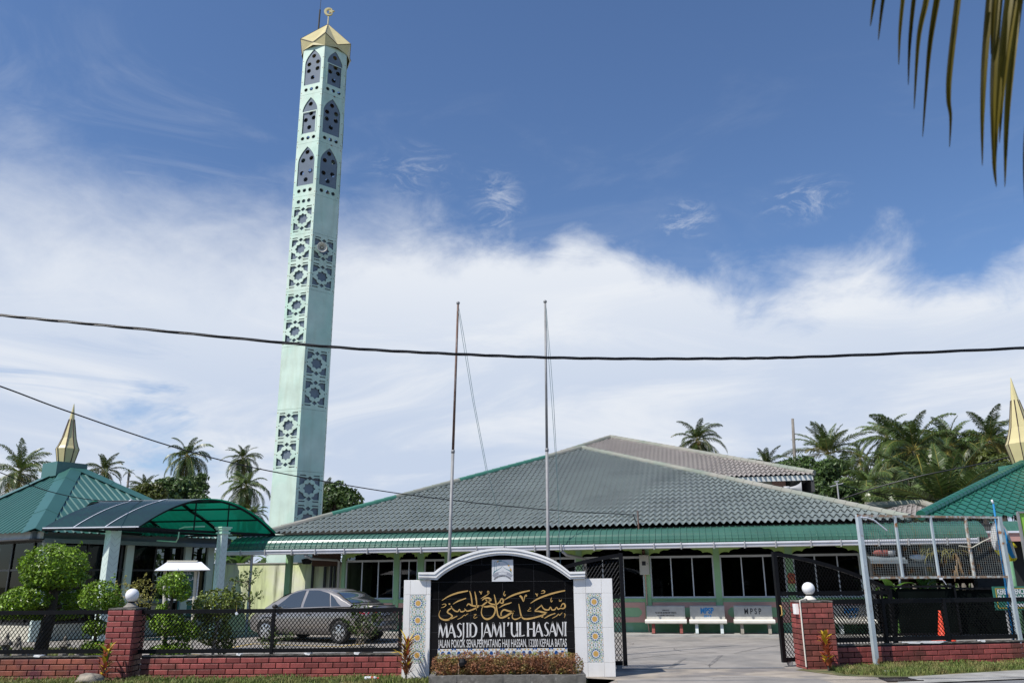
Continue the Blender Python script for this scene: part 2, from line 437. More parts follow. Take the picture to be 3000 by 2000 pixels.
mat('stencil_black', (0.025, 0.025, 0.025), 0.8, var=0.3, vscale=25)
mat('meter_box', (0.52, 0.50, 0.43), 0.5, var=0.05, col2=(0.42, 0.24, 0.10), c2scale=2.5, c2lo=0.66, c2hi=0.75)
mat('post_orange', (0.40, 0.085, 0.03), 0.5, var=0.1)
mat('pvc_grey', (0.36, 0.36, 0.36), 0.5, var=0.06)
mat('cable_black', (0.006, 0.006, 0.007), 0.35, var=0.1)
mat('rope_green', (0.16, 0.24, 0.25), 0.8)
mat('board_green', (0.03, 0.10, 0.085), 0.5, var=0.05)
mat('sign_green', (0.03, 0.16, 0.12), 0.5, var=0.08)
mat('sign_yellow', (0.45, 0.33, 0.05), 0.5)
mat('sheet_white', (0.68, 0.70, 0.75), 0.4, var=0.06, vscale=3)
mat('lamp_globe', (0.80, 0.80, 0.80), 0.28, var=0.01)
mat('cream_base', (0.66, 0.62, 0.54), 0.7, var=0.1)
mat('leaf_topiary', (0.17, 0.28, 0.02), 0.36, var=0.3, vscale=3.5, island=0.6, trans=0.2, spec=0.4)
mat('leaf_dark', (0.075, 0.125, 0.032), 0.45, var=0.2, vscale=0.6, island=0.5, trans=0.25)
mat('leaf_yellow', (0.30, 0.28, 0.06), 0.5, var=0.2, vscale=3, island=0.45, trans=0.3)
mat('leaf_olive', (0.10, 0.12, 0.022), 0.45, var=0.2, vscale=0.6, island=0.55, trans=0.25)
mat('leaf_sapling', (0.10, 0.15, 0.03), 0.45, island=0.4, trans=0.3)
mat('hedge_leaf', (0.36, 0.15, 0.07), 0.6, var=0.35, vscale=5, island=0.5, col2=(0.20, 0.22, 0.05), c2scale=5, trans=0.3)
mat('croton_red', (0.42, 0.10, 0.045), 0.4, var=0.3, vscale=12, island=0.4, trans=0.25)
mat('croton_yellow', (0.60, 0.42, 0.03), 0.4, var=0.2, vscale=12, island=0.3, trans=0.25)
mat('croton_brown', (0.24, 0.09, 0.04), 0.5, var=0.3, vscale=12, island=0.4, trans=0.2)
mat('palm_leaf', (0.075, 0.112, 0.028), 0.34, var=0.3, vscale=0.5, island=0.5, trans=0.25, objrand=0.28, spec=0.5)
mat('palm_leaf_old', (0.17, 0.155, 0.035), 0.45, var=0.25, vscale=0.5, island=0.4, trans=0.25)
mat('palm_rib', (0.24, 0.20, 0.04), 0.5, var=0.15)
mat('coconut', (0.36, 0.20, 0.05), 0.5, var=0.2, vscale=4)
mat('palm_trunk', (0.20, 0.18, 0.155), 0.9, var=0.25, vscale=2, bump=0.5, bscale=12)
mat('bark', (0.055, 0.045, 0.036), 0.95, var=0.3, vscale=9, bump=0.9, bscale=28)
mat('bark_pale', (0.22, 0.19, 0.15), 0.9, var=0.2, vscale=9, bump=0.4, bscale=28)
mat('car_grey', (0.30, 0.28, 0.265), 0.3, metal=0.5, var=0.0, coat=0.6)
mat('car_white', (0.74, 0.75, 0.77), 0.3, var=0.0, coat=0.7)
mat('car_trim', (0.012, 0.012, 0.013), 0.4, var=0.0)
mat('tyre', (0.022, 0.022, 0.022), 0.85, var=0.15)
mat('alloy', (0.58, 0.58, 0.58), 0.3, metal=0.75, var=0.0)
mat('tail_red', (0.35, 0.008, 0.012), 0.15, var=0.0, coat=1)
mat('number_plate', (0.012, 0.012, 0.013), 0.4, var=0)
mat('cone_red', (0.75, 0.075, 0.03), 0.45, var=0.08)
mat('flag_yellow', (0.66, 0.56, 0.03), 0.7, var=0.05, trans=0.35)
mat('flag_white', (0.60, 0.60, 0.58), 0.7, var=0.08, trans=0.35)
mat('flag_blue', (0.02, 0.26, 0.56), 0.6, var=0.05, trans=0.3)
mat('pink_wall', (0.52, 0.29, 0.25), 0.8, var=0.08)
mat('stone', (0.36, 0.31, 0.24), 0.95, var=0.25, vscale=6, bump=0.9, bscale=14, col2=(0.2, 0.18, 0.15), c2scale=5)
mat('ornament_stone', (0.24, 0.22, 0.19), 0.95, var=0.35, vscale=12, bump=0.6, bscale=40)
mat('poster_green', (0.06, 0.42, 0.05), 0.4, var=0.15, vscale=1.2, col2=(0.40, 0.60, 0.08), c2scale=1.0)
mat('tarp_dark', (0.003, 0.005, 0.0045), 0.95, var=0.3, vscale=2, spec=0.05)
mat('teal_paint', (0.06, 0.22, 0.20), 0.6, var=0.1)
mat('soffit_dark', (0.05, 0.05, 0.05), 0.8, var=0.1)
mat('cream_wall', (0.55, 0.52, 0.42), 0.8, var=0.06)
mat('banana_leaf', (0.09, 0.19, 0.03), 0.45, var=0.2, vscale=2, trans=0.35)
mat('dry_leaf', (0.24, 0.16, 0.08), 0.8, var=0.3, island=0.3)
mat('plastic_clear', (0.65, 0.68, 0.68), 0.15, var=0.1)
mat('plastic_red', (0.6, 0.03, 0.02), 0.4)
mat('drain_iron', (0.035, 0.025, 0.02), 0.8, var=0.3, vscale=20)
glass('window_glass', (0.13, 0.15, 0.15))
glass('car_glass', (0.30, 0.34, 0.33))
glass('poly_glass', (0.0, 0.0, 0.0))
# green polycarbonate sheet: lets green light through, bluish sheen outside
_m = bpy.data.materials.new('poly_green'); _m.use_nodes = True; _nt = _m.node_tree; _nt.nodes.clear()
_o = _nt.nodes.new('ShaderNodeOutputMaterial'); _t = _nt.nodes.new('ShaderNodeBsdfTranslucent'); _t.inputs[0].default_value = (0.004, 0.29, 0.155, 1)
_tr = _nt.nodes.new('ShaderNodeBsdfTransparent'); _tr.inputs[0].default_value = (0.01, 0.48, 0.28, 1)
_p = _nt.nodes.new('ShaderNodeBsdfPrincipled'); _p.inputs['Base Color'].default_value = (0.035, 0.058, 0.072, 1); _p.inputs['Roughness'].default_value = 0.22
_a = _nt.nodes.new('ShaderNodeMixShader'); _a.inputs[0].default_value = 0.3; _b = _nt.nodes.new('ShaderNodeMixShader'); _b.inputs[0].default_value = 0.62
_nt.links.new(_t.outputs[0], _a.inputs[1]); _nt.links.new(_tr.outputs[0], _a.inputs[2]); _nt.links.new(_a.outputs[0], _b.inputs[1]); _nt.links.new(_p.outputs[0], _b.inputs[2]); _nt.links.new(_b.outputs[0], _o.inputs[0])
MATS['poly_green'] = _m
G = MATS
# ================================================================ SETTING: ground sheets
def sheet(name, pts, z, m, kind='structure', label=None):
    mb = MB(); mb.poly([(p[0], p[1], z) for p in pts]); o = mb.build(name, m); o['kind'] = kind
    return o
sheet('ground', [(-900, -60), (900, -60), (900, 1500), (-900, 1500)], -0.02, G['grass_base'])
sheet('road', [(-300, -9), (300, -9), (300, 15.2), (-300, 15.2)], -0.012, G['road'])
sheet('forecourt', [(-45, 16.0), (45, 16.0), (45, 70), (-45, 70)], -0.008, G['asphalt'])
sheet('driveway', [(1.2, 14.2), (6.9, 14.4), (6.1, 15.6), (5.55, 16.6), (5.9, 17.0), (1.2, 17.0)], 0.0, G['sandy'])
sheet('driveway_apron', [(1.6, 12.0), (5.6, 12.0), (5.2, 15.05), (4.2, 15.75), (2.6, 15.45), (1.75, 15.2)], 0.004, G['asphalt'])
sheet('verge', [(-60, 14.5), (1.5, 14.6), (1.75, 15.3), (1.2, 15.6), (-1.0, 16.3), (-60, 16.3)], 0.0, G['grass_base'])
sheet('roadside', [(5.3, 16.6), (5.75, 15.6), (6.6, 15.2), (9.0, 16.1), (12.2, 17.2), (40, 25), (40, 28), (11.5, 18.3), (6.0, 17.3)], 0.004, G['grass_base'])
sheet('pavement', [(6.2, 14.3), (40, 22.5), (40, 25.0), (12.2, 17.2), (9.0, 16.1), (6.6, 15.2)], 0.008, G['concrete'])
sheet('lawn', [(-18, 16.1), (-8.7, 16.1), (-8.3, 18.6), (-9.6, 20.5), (-10.6, 23.6), (-18, 24.6)], 0.0, G['grass_base'])
W0 = Vector((5.35, 27.63, 0)); MU = Vector((math.cos(R(12)), -math.sin(R(12)), 0)); MN = Vector((-math.sin(R(12)), -math.cos(R(12)), 0))
def MF(s, o, z): return W0 + MU * s + MN * o + Vector((0, 0, z))
def mpx(x, y, o=0.0):       # photo pixel -> (s, z) on the facade plane shifted by o
    p = onpl(x, y, W0 + MN * o, MN) - W0; return p.dot(MU), p.z
mb = MB(); mb.fbox(MF, -13.9, 0.0, -0.02, 20, 1.35, 0.05); o = mb.build('kerb_apron', G['concrete']); o['kind'] = 'structure'
mb = MB()
def yline(a, b, w=0.09):
    a = Vector(a); b = Vector(b); d = (b - a).normalized(); n = Vector((-d.y, d.x, 0)) * w / 2
    mb.quad(a - n, b - n, b + n, a + n)
def yl(p, q, w=0.1): yline(gr(*p, 0.0), gr(*q, 0.0), w)
yl((590, 1912), (740, 1884)); yl((740, 1884), (990, 1893)); yl((560, 1915), (800, 1923)); yl((1120, 1915), (1290, 1888)); yl((800, 1923), (1010, 1930)); yl((990, 1893), (1080, 1882))
o = mb.build('bay_markings', G['yellow_line']); o['kind'] = 'structure'

cr_rnd = random.Random(12); mb = MB()
for (x, y), a, n_, w in (((2.6, 18.2), .5, 16, .012), ((4.9, 20.4), 2.6, 18, .010), ((1.0, 22.5), .1, 22, .011), ((6.5, 23.8), 3.0, 16, .010), ((3.4, 15.2), .9, 9, .012), ((-4.5, 19.0), .3, 18, .011), ((7.6, 16.0), 1.3, 6, .012), ((9.2, 16.6), 1.2, 6, .012)):
    p = Vector((x, y, .0125 if y < 17 and x > 3 else 0.0)); 
    for i in range(n_):
        a += cr_rnd.uniform(-.5, .5); q = p + Vector((math.cos(a), math.sin(a), 0)) * cr_rnd.uniform(.08, .22); s = Vector((-math.sin(a), math.cos(a), 0)) * w * cr_rnd.uniform(.3, .7); mb.quad(p - s, q - s, q + s, p + s); p = q
o = mb.build('pavement_cracks', G['mortar']); o['kind'] = 'structure'
mb = MB()  # dark bands painted along the cast shadow lines on the forecourt
for pts, w in (([(1952, 1962), (1985, 1940), (2005, 1926)], .10), ([(2078, 1948), (2098, 1930), (2112, 1918)], .10), ([(1850, 1928), (1960, 1916), (2100, 1908)], .05), ([(2150, 1912), (2230, 1896), (2290, 1888)], .06), ([(1900, 1898), (2010, 1893), (2140, 1891)], .05)):
    P = [gr(x, y, -.004) for x, y in pts]
    for a, b in zip(P, P[1:]):
        d = (b - a).normalized(); n = Vector((-d.y, d.x, 0)) * w / 2; mb.quad(a - n * .6, b - n, b + n, a + n * .6)
o = mb.build('shadow_marks', G['shadow_mark']); o['kind'] = 'structure'

# ---------------------------------------------------------------- grass blades
def inside(p, poly):
    c = False; n = len(poly)
    for i in range(n):
        a, b = poly[i], poly[(i + 1) % n]
        if (a[1] > p[1]) != (b[1] > p[1]) and p[0] < (b[0] - a[0]) * (p[1] - a[1]) / (b[1] - a[1]) + a[0]: c = not c
    return c
def blades(name, polys, n, h0, h1, seed):
    rnd = random.Random(seed); mb = MB()
    for poly in polys:
        xs = [p[0] for p in poly]; ys = [p[1] for p in poly]; k = 0; tries = 0
        while k < n and tries < n * 12:
            tries += 1
            x = rnd.uniform(min(xs), max(xs)); y = rnd.uniform(min(ys), max(ys))
            if not inside((x, y), poly): continue
            d = noise.noise(Vector((x * 1.3, y * 1.3, seed))) * 0.5 + 0.5
            if rnd.random() > d * 1.5: continue
            k += 1
            h = rnd.uniform(h0, h1) * (0.5 + d); a = rnd.uniform(0, 6.28); w = rnd.uniform(0.006, 0.013)
            dx, dy = math.cos(a), math.sin(a); l = h * rnd.uniform(0.2, 0.8); b = rnd.uniform(0, 6.28)
            lx, ly = math.cos(b) * l, math.sin(b) * l
            mb.add([(x - dx * w, y - dy * w, -0.005), (x + dx * w, y + dy * w, -0.005), (x + lx * .45 + dx * w * .7, y + ly * .45 + dy * w * .7, h * .65), (x + lx * .45 - dx * w * .7, y + ly * .45 - dy * w * .7, h * .65), (x + lx, y + ly, h)],
                   [(0, 1, 2, 3), (3, 2, 4)])
    o = mb.build(name, G['grass']); o['kind'] = 'stuff'; return o
tag(blades('verge_grass', [[(-10.6, 15.0), (1.4, 14.9), (-1.1, 15.75), (-1.9, 15.9), (-2.2, 16.02), (-10.6, 16.05)]], 9000, 0.03, 0.085, 1), 'patchy green roadside grass below the brick wall', 'grass')
tag(blades('roadside_grass', [[(5.9, 16.55), (5.9, 15.75), (6.8, 15.4), (9.0, 16.2), (12.0, 17.25), (12.0, 18.3), (6.3, 17.0)]], 11000, 0.03, 0.10, 2), 'green grass strip between the pavement and right brick wall', 'grass')
tag(blades('lawn_grass', [[(-15, 16.3), (-8.8, 16.3), (-8.5, 18.6), (-9.8, 20.5), (-10.8, 23.5), (-16, 24.3)]], 12000, 0.02, 0.07, 3), 'short sunlit lawn seen through the left fence mesh', 'grass')

# ================================================================ BRICK WALLS AND PILLARS
BL, BH, BG = 0.262, 0.097, 0.014
def brick_face(mb, p0, d, n, length, h, proud, z0=0.0, jit=0.002, rnd=random, lead=0.0):
    """bricks laid on the face that starts at p0, runs along unit d, looks along unit n"""
    rows = int(math.ceil(h / BH - 0.05))
    T = Matrix.Translation(p0) @ Matrix(((d.x, -n.x, 0, 0), (d.y, -n.y, 0, 0), (0, 0, 1, 0), (0, 0, 0, 1)))
    for r in range(rows):
        za = z0 + h - (r + 1) * BH; zb = za + BH - BG
        za = max(za, z0)
        if zb - za < 0.02: continue
        x = -(BL / 2 if r % 2 else 0.0) + lead
        while x < length - 0.01:
            a = max(0.0, x); b = min(length, x + BL - BG)
            if b - a > 0.03:
                mb.cbox((a + b) / 2, -proud / 2 + rnd.uniform(-jit, jit), (za + zb) / 2, b - a, proud + 0.02, zb - za, 0.006, T)
            x += BL
def brick_wall(name, label, a, b, h, thick, m, seed, blotches=()):
    rnd = random.Random(seed)
    a = Vector((a[0], a[1], 0)); b = Vector((b[0], b[1], 0)); d = (b - a).normalized(); n = Vector((d.y, -d.x, 0)); ln = (b - a).length
    t = thing(name, label, 'wall', ((a + b) / 2)[:])
    core = MB()
    core.hexa([a + d * 0, b, b - n * thick, a - n * thick, a + Vector((0, 0, h)), b + Vector((0, 0, h)), b - n * thick + Vector((0, 0, h)), a - n * thick + Vector((0, 0, h))])
    core.build('mortar_core', G['mortar'], t)
    mb = MB(); brick_face(mb, a + n * 0.001, d, n, ln, h - 0.02, 0.012, rnd=rnd); mb.build('brickwork', m, t)
    cp = MB(); k = max(2, int(ln / 0.12)); top = []
    for i in range(k + 1):
        p = a + d * (ln * i / k); q = rnd.uniform(-0.006, 0.006)
        for off, z in ((0.014 + rnd.uniform(-.004, .004), h + 0.002), (0.014 + rnd.uniform(-.004, .004), h + 0.022 + q), (-thick - 0.01, h + 0.024 + q), (-thick - 0.01, h + 0.002)):
            top.append(p + n * off + Vector((0, 0, z)))
    F = []
    for i in range(k):
        for j in range(4): F.append((i * 4 + j, i * 4 + (j + 1) % 4, (i + 1) * 4 + (j + 1) % 4, (i + 1) * 4 + j))
    F += [(3, 2, 1, 0), (k * 4, k * 4 + 1, k * 4 + 2, k * 4 + 3)]
    cp.add(top, F); cp.build('coping', G['coping'], t, fix=True)
    if blotches:
        bl = MB()
        for s0, w in blotches:
            c = a + d * s0
            pts = []
            for j in range(14):
                an = j / 14 * 6.283; r = rnd.uniform(0.75, 1.15)
                pts.append((c + d * (math.cos(an) * w / 2 * r) + n * (-thick / 2 + math.sin(an) * thick * 0.55 * r)))
            bl.add([p + Vector((0, 0, h + 0.028)) for p in pts] + [p + Vector((0, 0, h + 0.045)) for p in pts], [tuple(range(14, 28))] + [(i, (i + 1) % 14, 14 + (i + 1) % 14, 14 + i) for i in range(14)])
            bl.add([c + d * (-w / 3) + n * .018 + Vector((0, 0, h + .03)), c + d * (-w / 4) + n * .018 + Vector((0, 0, h + .012)), c + d * (w / 5) + n * .018 + Vector((0, 0, h + .004)), c + d * (w / 3) + n * .018 + Vector((0, 0, h + .03))], [(0, 1, 2, 3)])
        bl.build('mortar_dab', G['white_plaster'], t)
    return t
HW = 0.375
brick_wall('brick_wall', 'low red brick wall with orange worn bricks left of the globe pillar', (-16, 16.1), (-7.33, 16.1), HW, 0.12, G['brick_worn'], 1, ((7.2, .22),))
brick_wall('brick_wall', 'long low dark red brick wall in front of the parked grey car', (-6.86, 16.08), (-1.98, 16.08), HW, 0.12, G['brick'], 2, ((1.78, .14), (3.05, .16), (3.95, .15)))
RW0, RW1 = Vector((6.02, 17.05, 0)), Vector((13.8, 18.5, 0))
brick_wall('brick_wall', 'low red brick wall behind the rusty mesh billboard frame', RW0, RW1, 0.385, 0.12, G['brick'], 3, ((2.4, .8), (2.0, .5), (3.55, .18)))
def brick_pillar(x0, x1, y0, h, label, m, seed, conduit=False):
    rnd = random.Random(seed); t = thing('brick_pillar', label, 'pillar', ((x0 + x1) / 2, y0 + 0.26, 0)); dp = x1 - x0
    core = MB(); core.box(x0 + .006, y0 + .006, 0, x1 - .006, y0 + dp - .006, h); core.build('mortar_core', G['mortar'], t)
    mb = MB()
    brick_face(mb, Vector((x0, y0 + .007, 0)), Vector((1, 0, 0)), Vector((0, -1, 0)), dp, h, 0.014, rnd=rnd, lead=0.0)
    brick_face(mb, Vector((x1 - .007, y0, 0)), Vector((0, 1, 0)), Vector((1, 0, 0)), dp, h, 0.014, rnd=rnd, lead=-0.13)
    brick_face(mb, Vector((x0 + .007, y0 + dp, 0)), Vector((0, -1, 0)), Vector((-1, 0, 0)), dp, h, 0.014, rnd=rnd, lead=-0.13)
    mb.build('brickwork', m, t)
    cp = MB(); cp.box(x0 - .012, y0 - .012, h + .002, x1 + .012, y0 + dp + .012, h + .028); cp.build('coping', G['coping'], t)
    if conduit:
        c = MB(); c.tube([(x0 - .02, y0 - .022, .05), (x0 - .022, y0 - .022, h * .5), (x0 - .018, y0 - .022, h + .04), (x0 + .1, y0 + .05, h + .06), (x0 + .2, y0 + .2, h + .06)], .014, 8); c.build('conduit', G['cream_base'], t)
        c = MB(); c.box(x0 - .075, y0 + .10, h - .22, x0 - .012, y0 + .26, h - .03); c.build('junction_box', G['white_plaster'], t)
    return t
def globe_lamp(x, y, z, r, label, base_m):
    t = thing('globe_lamp', label, 'lamp', (x, y, z))
    b = MB(); b.smooth = True; b.lathe([(r * 1.05, 0), (r * 1.08, .02), (r * .9, .035), (r * .62, .065), (r * .5, .085)], (x, y, z), 24); b.build('base', base_m, t)
    c = MB(); c.lathe([(r * .5, .086), (r * .5, .105)], (x, y, z), 20); c.build('collar', G['black_paint'], t)
    g = MB(); g.smooth = True; g.ball((x, y, z + .10 + r), r, 16); g.build('globe', G['lamp_globe'], t)
PL = at(306, 1900, 15.85); PR = at(383, 1900, 15.85); PT = at(355, 1785, 15.85)
brick_pillar(PL.x, PR.x, 15.85, PT.z, 'red brick gate pillar with white globe, between left and middle fence panels', G['brick'], 5)
globe_lamp((PL.x + PR.x) / 2 + .04, 16.1, PT.z + .028, 0.122, 'white globe lamp on the left brick pillar, above the croton', G['ornament_stone'])
QL = at(2357, 1880, 16.68); QR = at(2447, 1850, 16.68); QT = at(2395, 1763, 16.68)
brick_pillar(QL.x, QR.x, 16.68, QT.z, 'red brick pillar with white conduit beside the right gate leaf', G['brick'], 6, True)
globe_lamp(at(2370, 1740, 16.94).x, 16.94, QT.z + .03, 0.122, 'white globe lamp on the brick pillar by the driveway', G['cream_base'])

# ================================================================ EXPANDED METAL MESH FENCES
def diamond(mb, p, u, v, L, Hh, pw=0.072, ph=0.095, w=0.013, nrm=None, clip=None):
    """zig-zag strands in the rectangle p + u*[0,L] + v*[0,H]; clip(x) -> max height"""
    nx = max(1, round(L / pw)); pw = L / nx; nz = max(1, round(Hh / ph)); ph = Hh / nz
    n = u.cross(v).normalized() if nrm is None else nrm
    def seg(x0, z0, x1, z1):
        if clip is not None and (z0 > clip(x0) or z1 > clip(x1)): return
        a = p + u * x0 + v * z0; b = p + u * x1 + v * z1; d = (b - a).normalized(); s = d.cross(n).normalized() * (w / 2)
        mb.quad(a - s + n * .004, b - s + n * .004, b + s - n * .004, a + s - n * .004)
    for i in range(nx):
        for k in range(nz):
            x = i * pw; z = k * ph
            seg(x, z + ph / 2, x + pw / 2, z); seg(x + pw / 2, z, x + pw, z + ph / 2)
            seg(x, z + ph / 2, x + pw / 2, z + ph); seg(x + pw / 2, z + ph, x + pw, z + ph / 2)
def fence_panel(label, a, b, zb, zt, posts, foot, rail=0.072, zmid=None):
    a = Vector((*a[:2], 0)); b = Vector((*b[:2], 0)); d = (b - a).normalized(); ln = (b - a).length; n = Vector((d.y, -d.x, 0))
    t = thing('fence_panel', label, 'fence', ((a + b) / 2)[:])
    up = Vector((0, 0, 1))
    for z in (zt, zb):
        r = MB(); r.bar(a + up * (z - rail / 2), b + up * (z - rail / 2), rail * .7, rail); r.build('rail', G['black_paint'], t)
    for s, down in posts:
        p = MB(); p.bar(a + d * s + up * (foot if down else zb - rail), a + d * s + up * (zt - rail * .05), rail * 1.02, rail * .75, up=d); p.build('post', G['black_paint'], t)
    m = MB(); diamond(m, a + up * (zb) + n * .012, d, up, ln, zt - zb - rail, clip=None); m.build('mesh', G['black_paint'], t)
    return t
YF = 16.14
def zf(x, y, Y=YF): return at(x, y, Y).z
FA = at(-260, 1790, YF); FB = at(316, 1785, YF)
fence_panel('black steel fence panel with diamond mesh in front of the topiary lawn', FA, FB, zf(150, 1901), zf(150, 1787), ((0.02, True),), HW + .02)
MA = at(408, 1790, YF); MBp = at(1180, 1785, YF); px = lambda x: at(x, 1850, YF).x - MA.x
fence_panel('black steel fence panel with diamond mesh in front of the grey sedan', MA, MBp, zf(800, 1898), zf(800, 1782), ((0.03, False), (px(799), True), (px(1172), False)), HW + .02)
ud = (RW1 - RW0).normalized(); un = Vector((ud.y, -ud.x, 0))
FR0 = RW0 - un * .06; FR1 = RW1 - un * .06
def rs(x, y): q = onpl(x, y, FR0, un); return (q - FR0).dot(ud), q.z
fence_panel('black steel fence panel with fine mesh behind the billboard posts', FR0 + ud * -.1, FR1, rs(2700, 1862)[1], rs(2700, 1752)[1], ((.1 + rs(2588, 1800)[0], True), (.1 + rs(2768, 1800)[0], True), (7.6, True)), .40, rail=.085)

# ================================================================ SLIDING GATE LEAVES
def gate_leaf(label, p, d, length, zlow, zhi, ztop_far, zmid, rise):
    """p: foot of the tall meeting stile, d: direction away from it"""
    t = thing('gate_leaf', label, 'gate', p[:]); up = Vector((0, 0, 1)); n = Vector((d.y, -d.x, 0)); w = 0.075
    def top(x): u = x / length; return zhi + (ztop_far - zhi) * u + rise * (4 * u * (1 - u))
    st = MB(); st.bar(p + up * zlow, p + up * (zhi + .04), w * 1.15, w, up=d); st.build('meeting_stile', G['black_paint'], t)
    e = p + d * length; s2 = MB(); s2.bar(e + up * zlow, e + up * ztop_far, w, w, up=d); s2.build('stile', G['black_paint'], t)
    tr = MB(); k = 14
    for i in range(k):
        x0, x1 = length * i / k, length * (i + 1) / k; tr.bar(p + d * x0 + up * top(x0), p + d * x1 + up * top(x1), w * .7, w)
    tr.build('top_rail', G['black_paint'], t)
    for nm, z in (('bottom_rail', zlow + .05), ('mid_rail', zmid)):
        q = MB(); q.bar(p + d * .05 + up * z, e - d * .03 + up * z, w * .7, w); q.build(nm, G['black_paint'], t)
    m = MB()
    diamond(m, p + d * .05 + up * (zlow + .09) + n * .012, d, up, length - .1, zmid - zlow - .13, pw=.07, ph=.10)
    diamond(m, p + d * .05 + up * (zmid + .03) + n * .012, d, up, length - .1, zhi - zmid + .25, pw=.07, ph=.10, clip=lambda x: top(x) - zmid - .06)
    m.build('mesh', G['black_paint'], t)
    wh = MB()
    T = Matrix.Rotation(math.pi / 2, 3, 'X')
    wh.lathe([(.05, -.02), (.06, -.012), (.06, .012), (.05, .02)], p + d * .12 + up * (zlow - .01), 14, T=T); wh.build('wheel', G['steel_grey'], t)
    h = MB(); h.tube([p + n * .05 + up * .95, p + n * .10 + up * .97, p + n * .10 + up * 1.12, p + n * .05 + up * 1.14], .012, 8); h.build('handle', G['gold_letter'], t)
gate_leaf('black mesh sliding gate leaf with curved top, half hidden behind the sign', Vector((2.14, 16.95, 0)), Vector((-1, 0.0, 0)), 2.5, .07, at(1827, 1625, 16.95).z, 1.42, at(1780, 1747, 16.95).z, .10)
gate_leaf('black mesh sliding gate leaf with curved top behind right brick pillar', Vector((5.33, 17.34, 0)), ud, 2.5, .07, at(2280, 1621, 17.34).z, 1.43, at(2290, 1738, 17.34).z, .10)
mb = MB(); mb.bar((-0.5, 16.95, .012), (5.2, 16.95, .012), .05, .02); tag(mb.build('gate_rail', G['steel_grey']), 'thin steel gate rail set across the driveway', 'rail')
# ================================================================ 2-D drawing helpers for lettering and ornament
def catmull(pts, k=6):
    if len(pts) < 3: return [tuple(p) for p in pts]
    P = [pts[0]] + list(pts) + [pts[-1]]; out = []
    for i in range(1, len(P) - 2):
        p0, p1, p2, p3 = P[i - 1], P[i], P[i + 1], P[i + 2]
        for j in range(k):
            t = j / k; t2, t3 = t * t, t * t * t
            out.append(tuple(0.5 * (2 * b + (c - a) * t + (2 * a - 5 * b + 4 * c - e) * t2 + (3 * b - a - 3 * c + e) * t3) for a, b, c, e in zip(p0, p1, p2, p3)))
    out.append(tuple(pts[-1])); return out
def ribbon(mb, pts, fn, d0, d1, k=6, pen=None):
    """pts: (x, y, width); raised strip between depths d0 and d1. pen: nib angle makes the width follow a broad pen"""
    P = catmull(pts, k); n = len(P); Lf = []; Rt = []
    for i, (x, y, w) in enumerate(P):
        a = P[max(0, i - 1)]; b = P[min(n - 1, i + 1)]; dx, dy = b[0] - a[0], b[1] - a[1]; l = math.hypot(dx, dy) or 1
        nx, ny = -dy / l, dx / l; w = max(w, .3)
        Lf.append((x + nx * w / 2, y + ny * w / 2)); Rt.append((x - nx * w / 2, y - ny * w / 2))
    V = [fn(x, y, d1) for x, y in Lf] + [fn(x, y, d1) for x, y in Rt]; F = [(i, n + i, n + i + 1, i + 1) for i in range(n - 1)]
    if d0 is not None:
        V += [fn(x, y, d0) for x, y in Lf] + [fn(x, y, d0) for x, y in Rt]
        F += [(i, i + 1, 2 * n + i + 1, 2 * n + i) for i in range(n - 1)] + [(n + i + 1, n + i, 3 * n + i, 3 * n + i + 1) for i in range(n - 1)]
    mb.add(V, F)
def star(cx, cy, r0, r1, n, a0=0.0):
    return [(cx + (r0 if i % 2 == 0 else r1) * math.cos(a0 + math.pi * i / n), cy + (r0 if i % 2 == 0 else r1) * math.sin(a0 + math.pi * i / n)) for i in range(2 * n)]

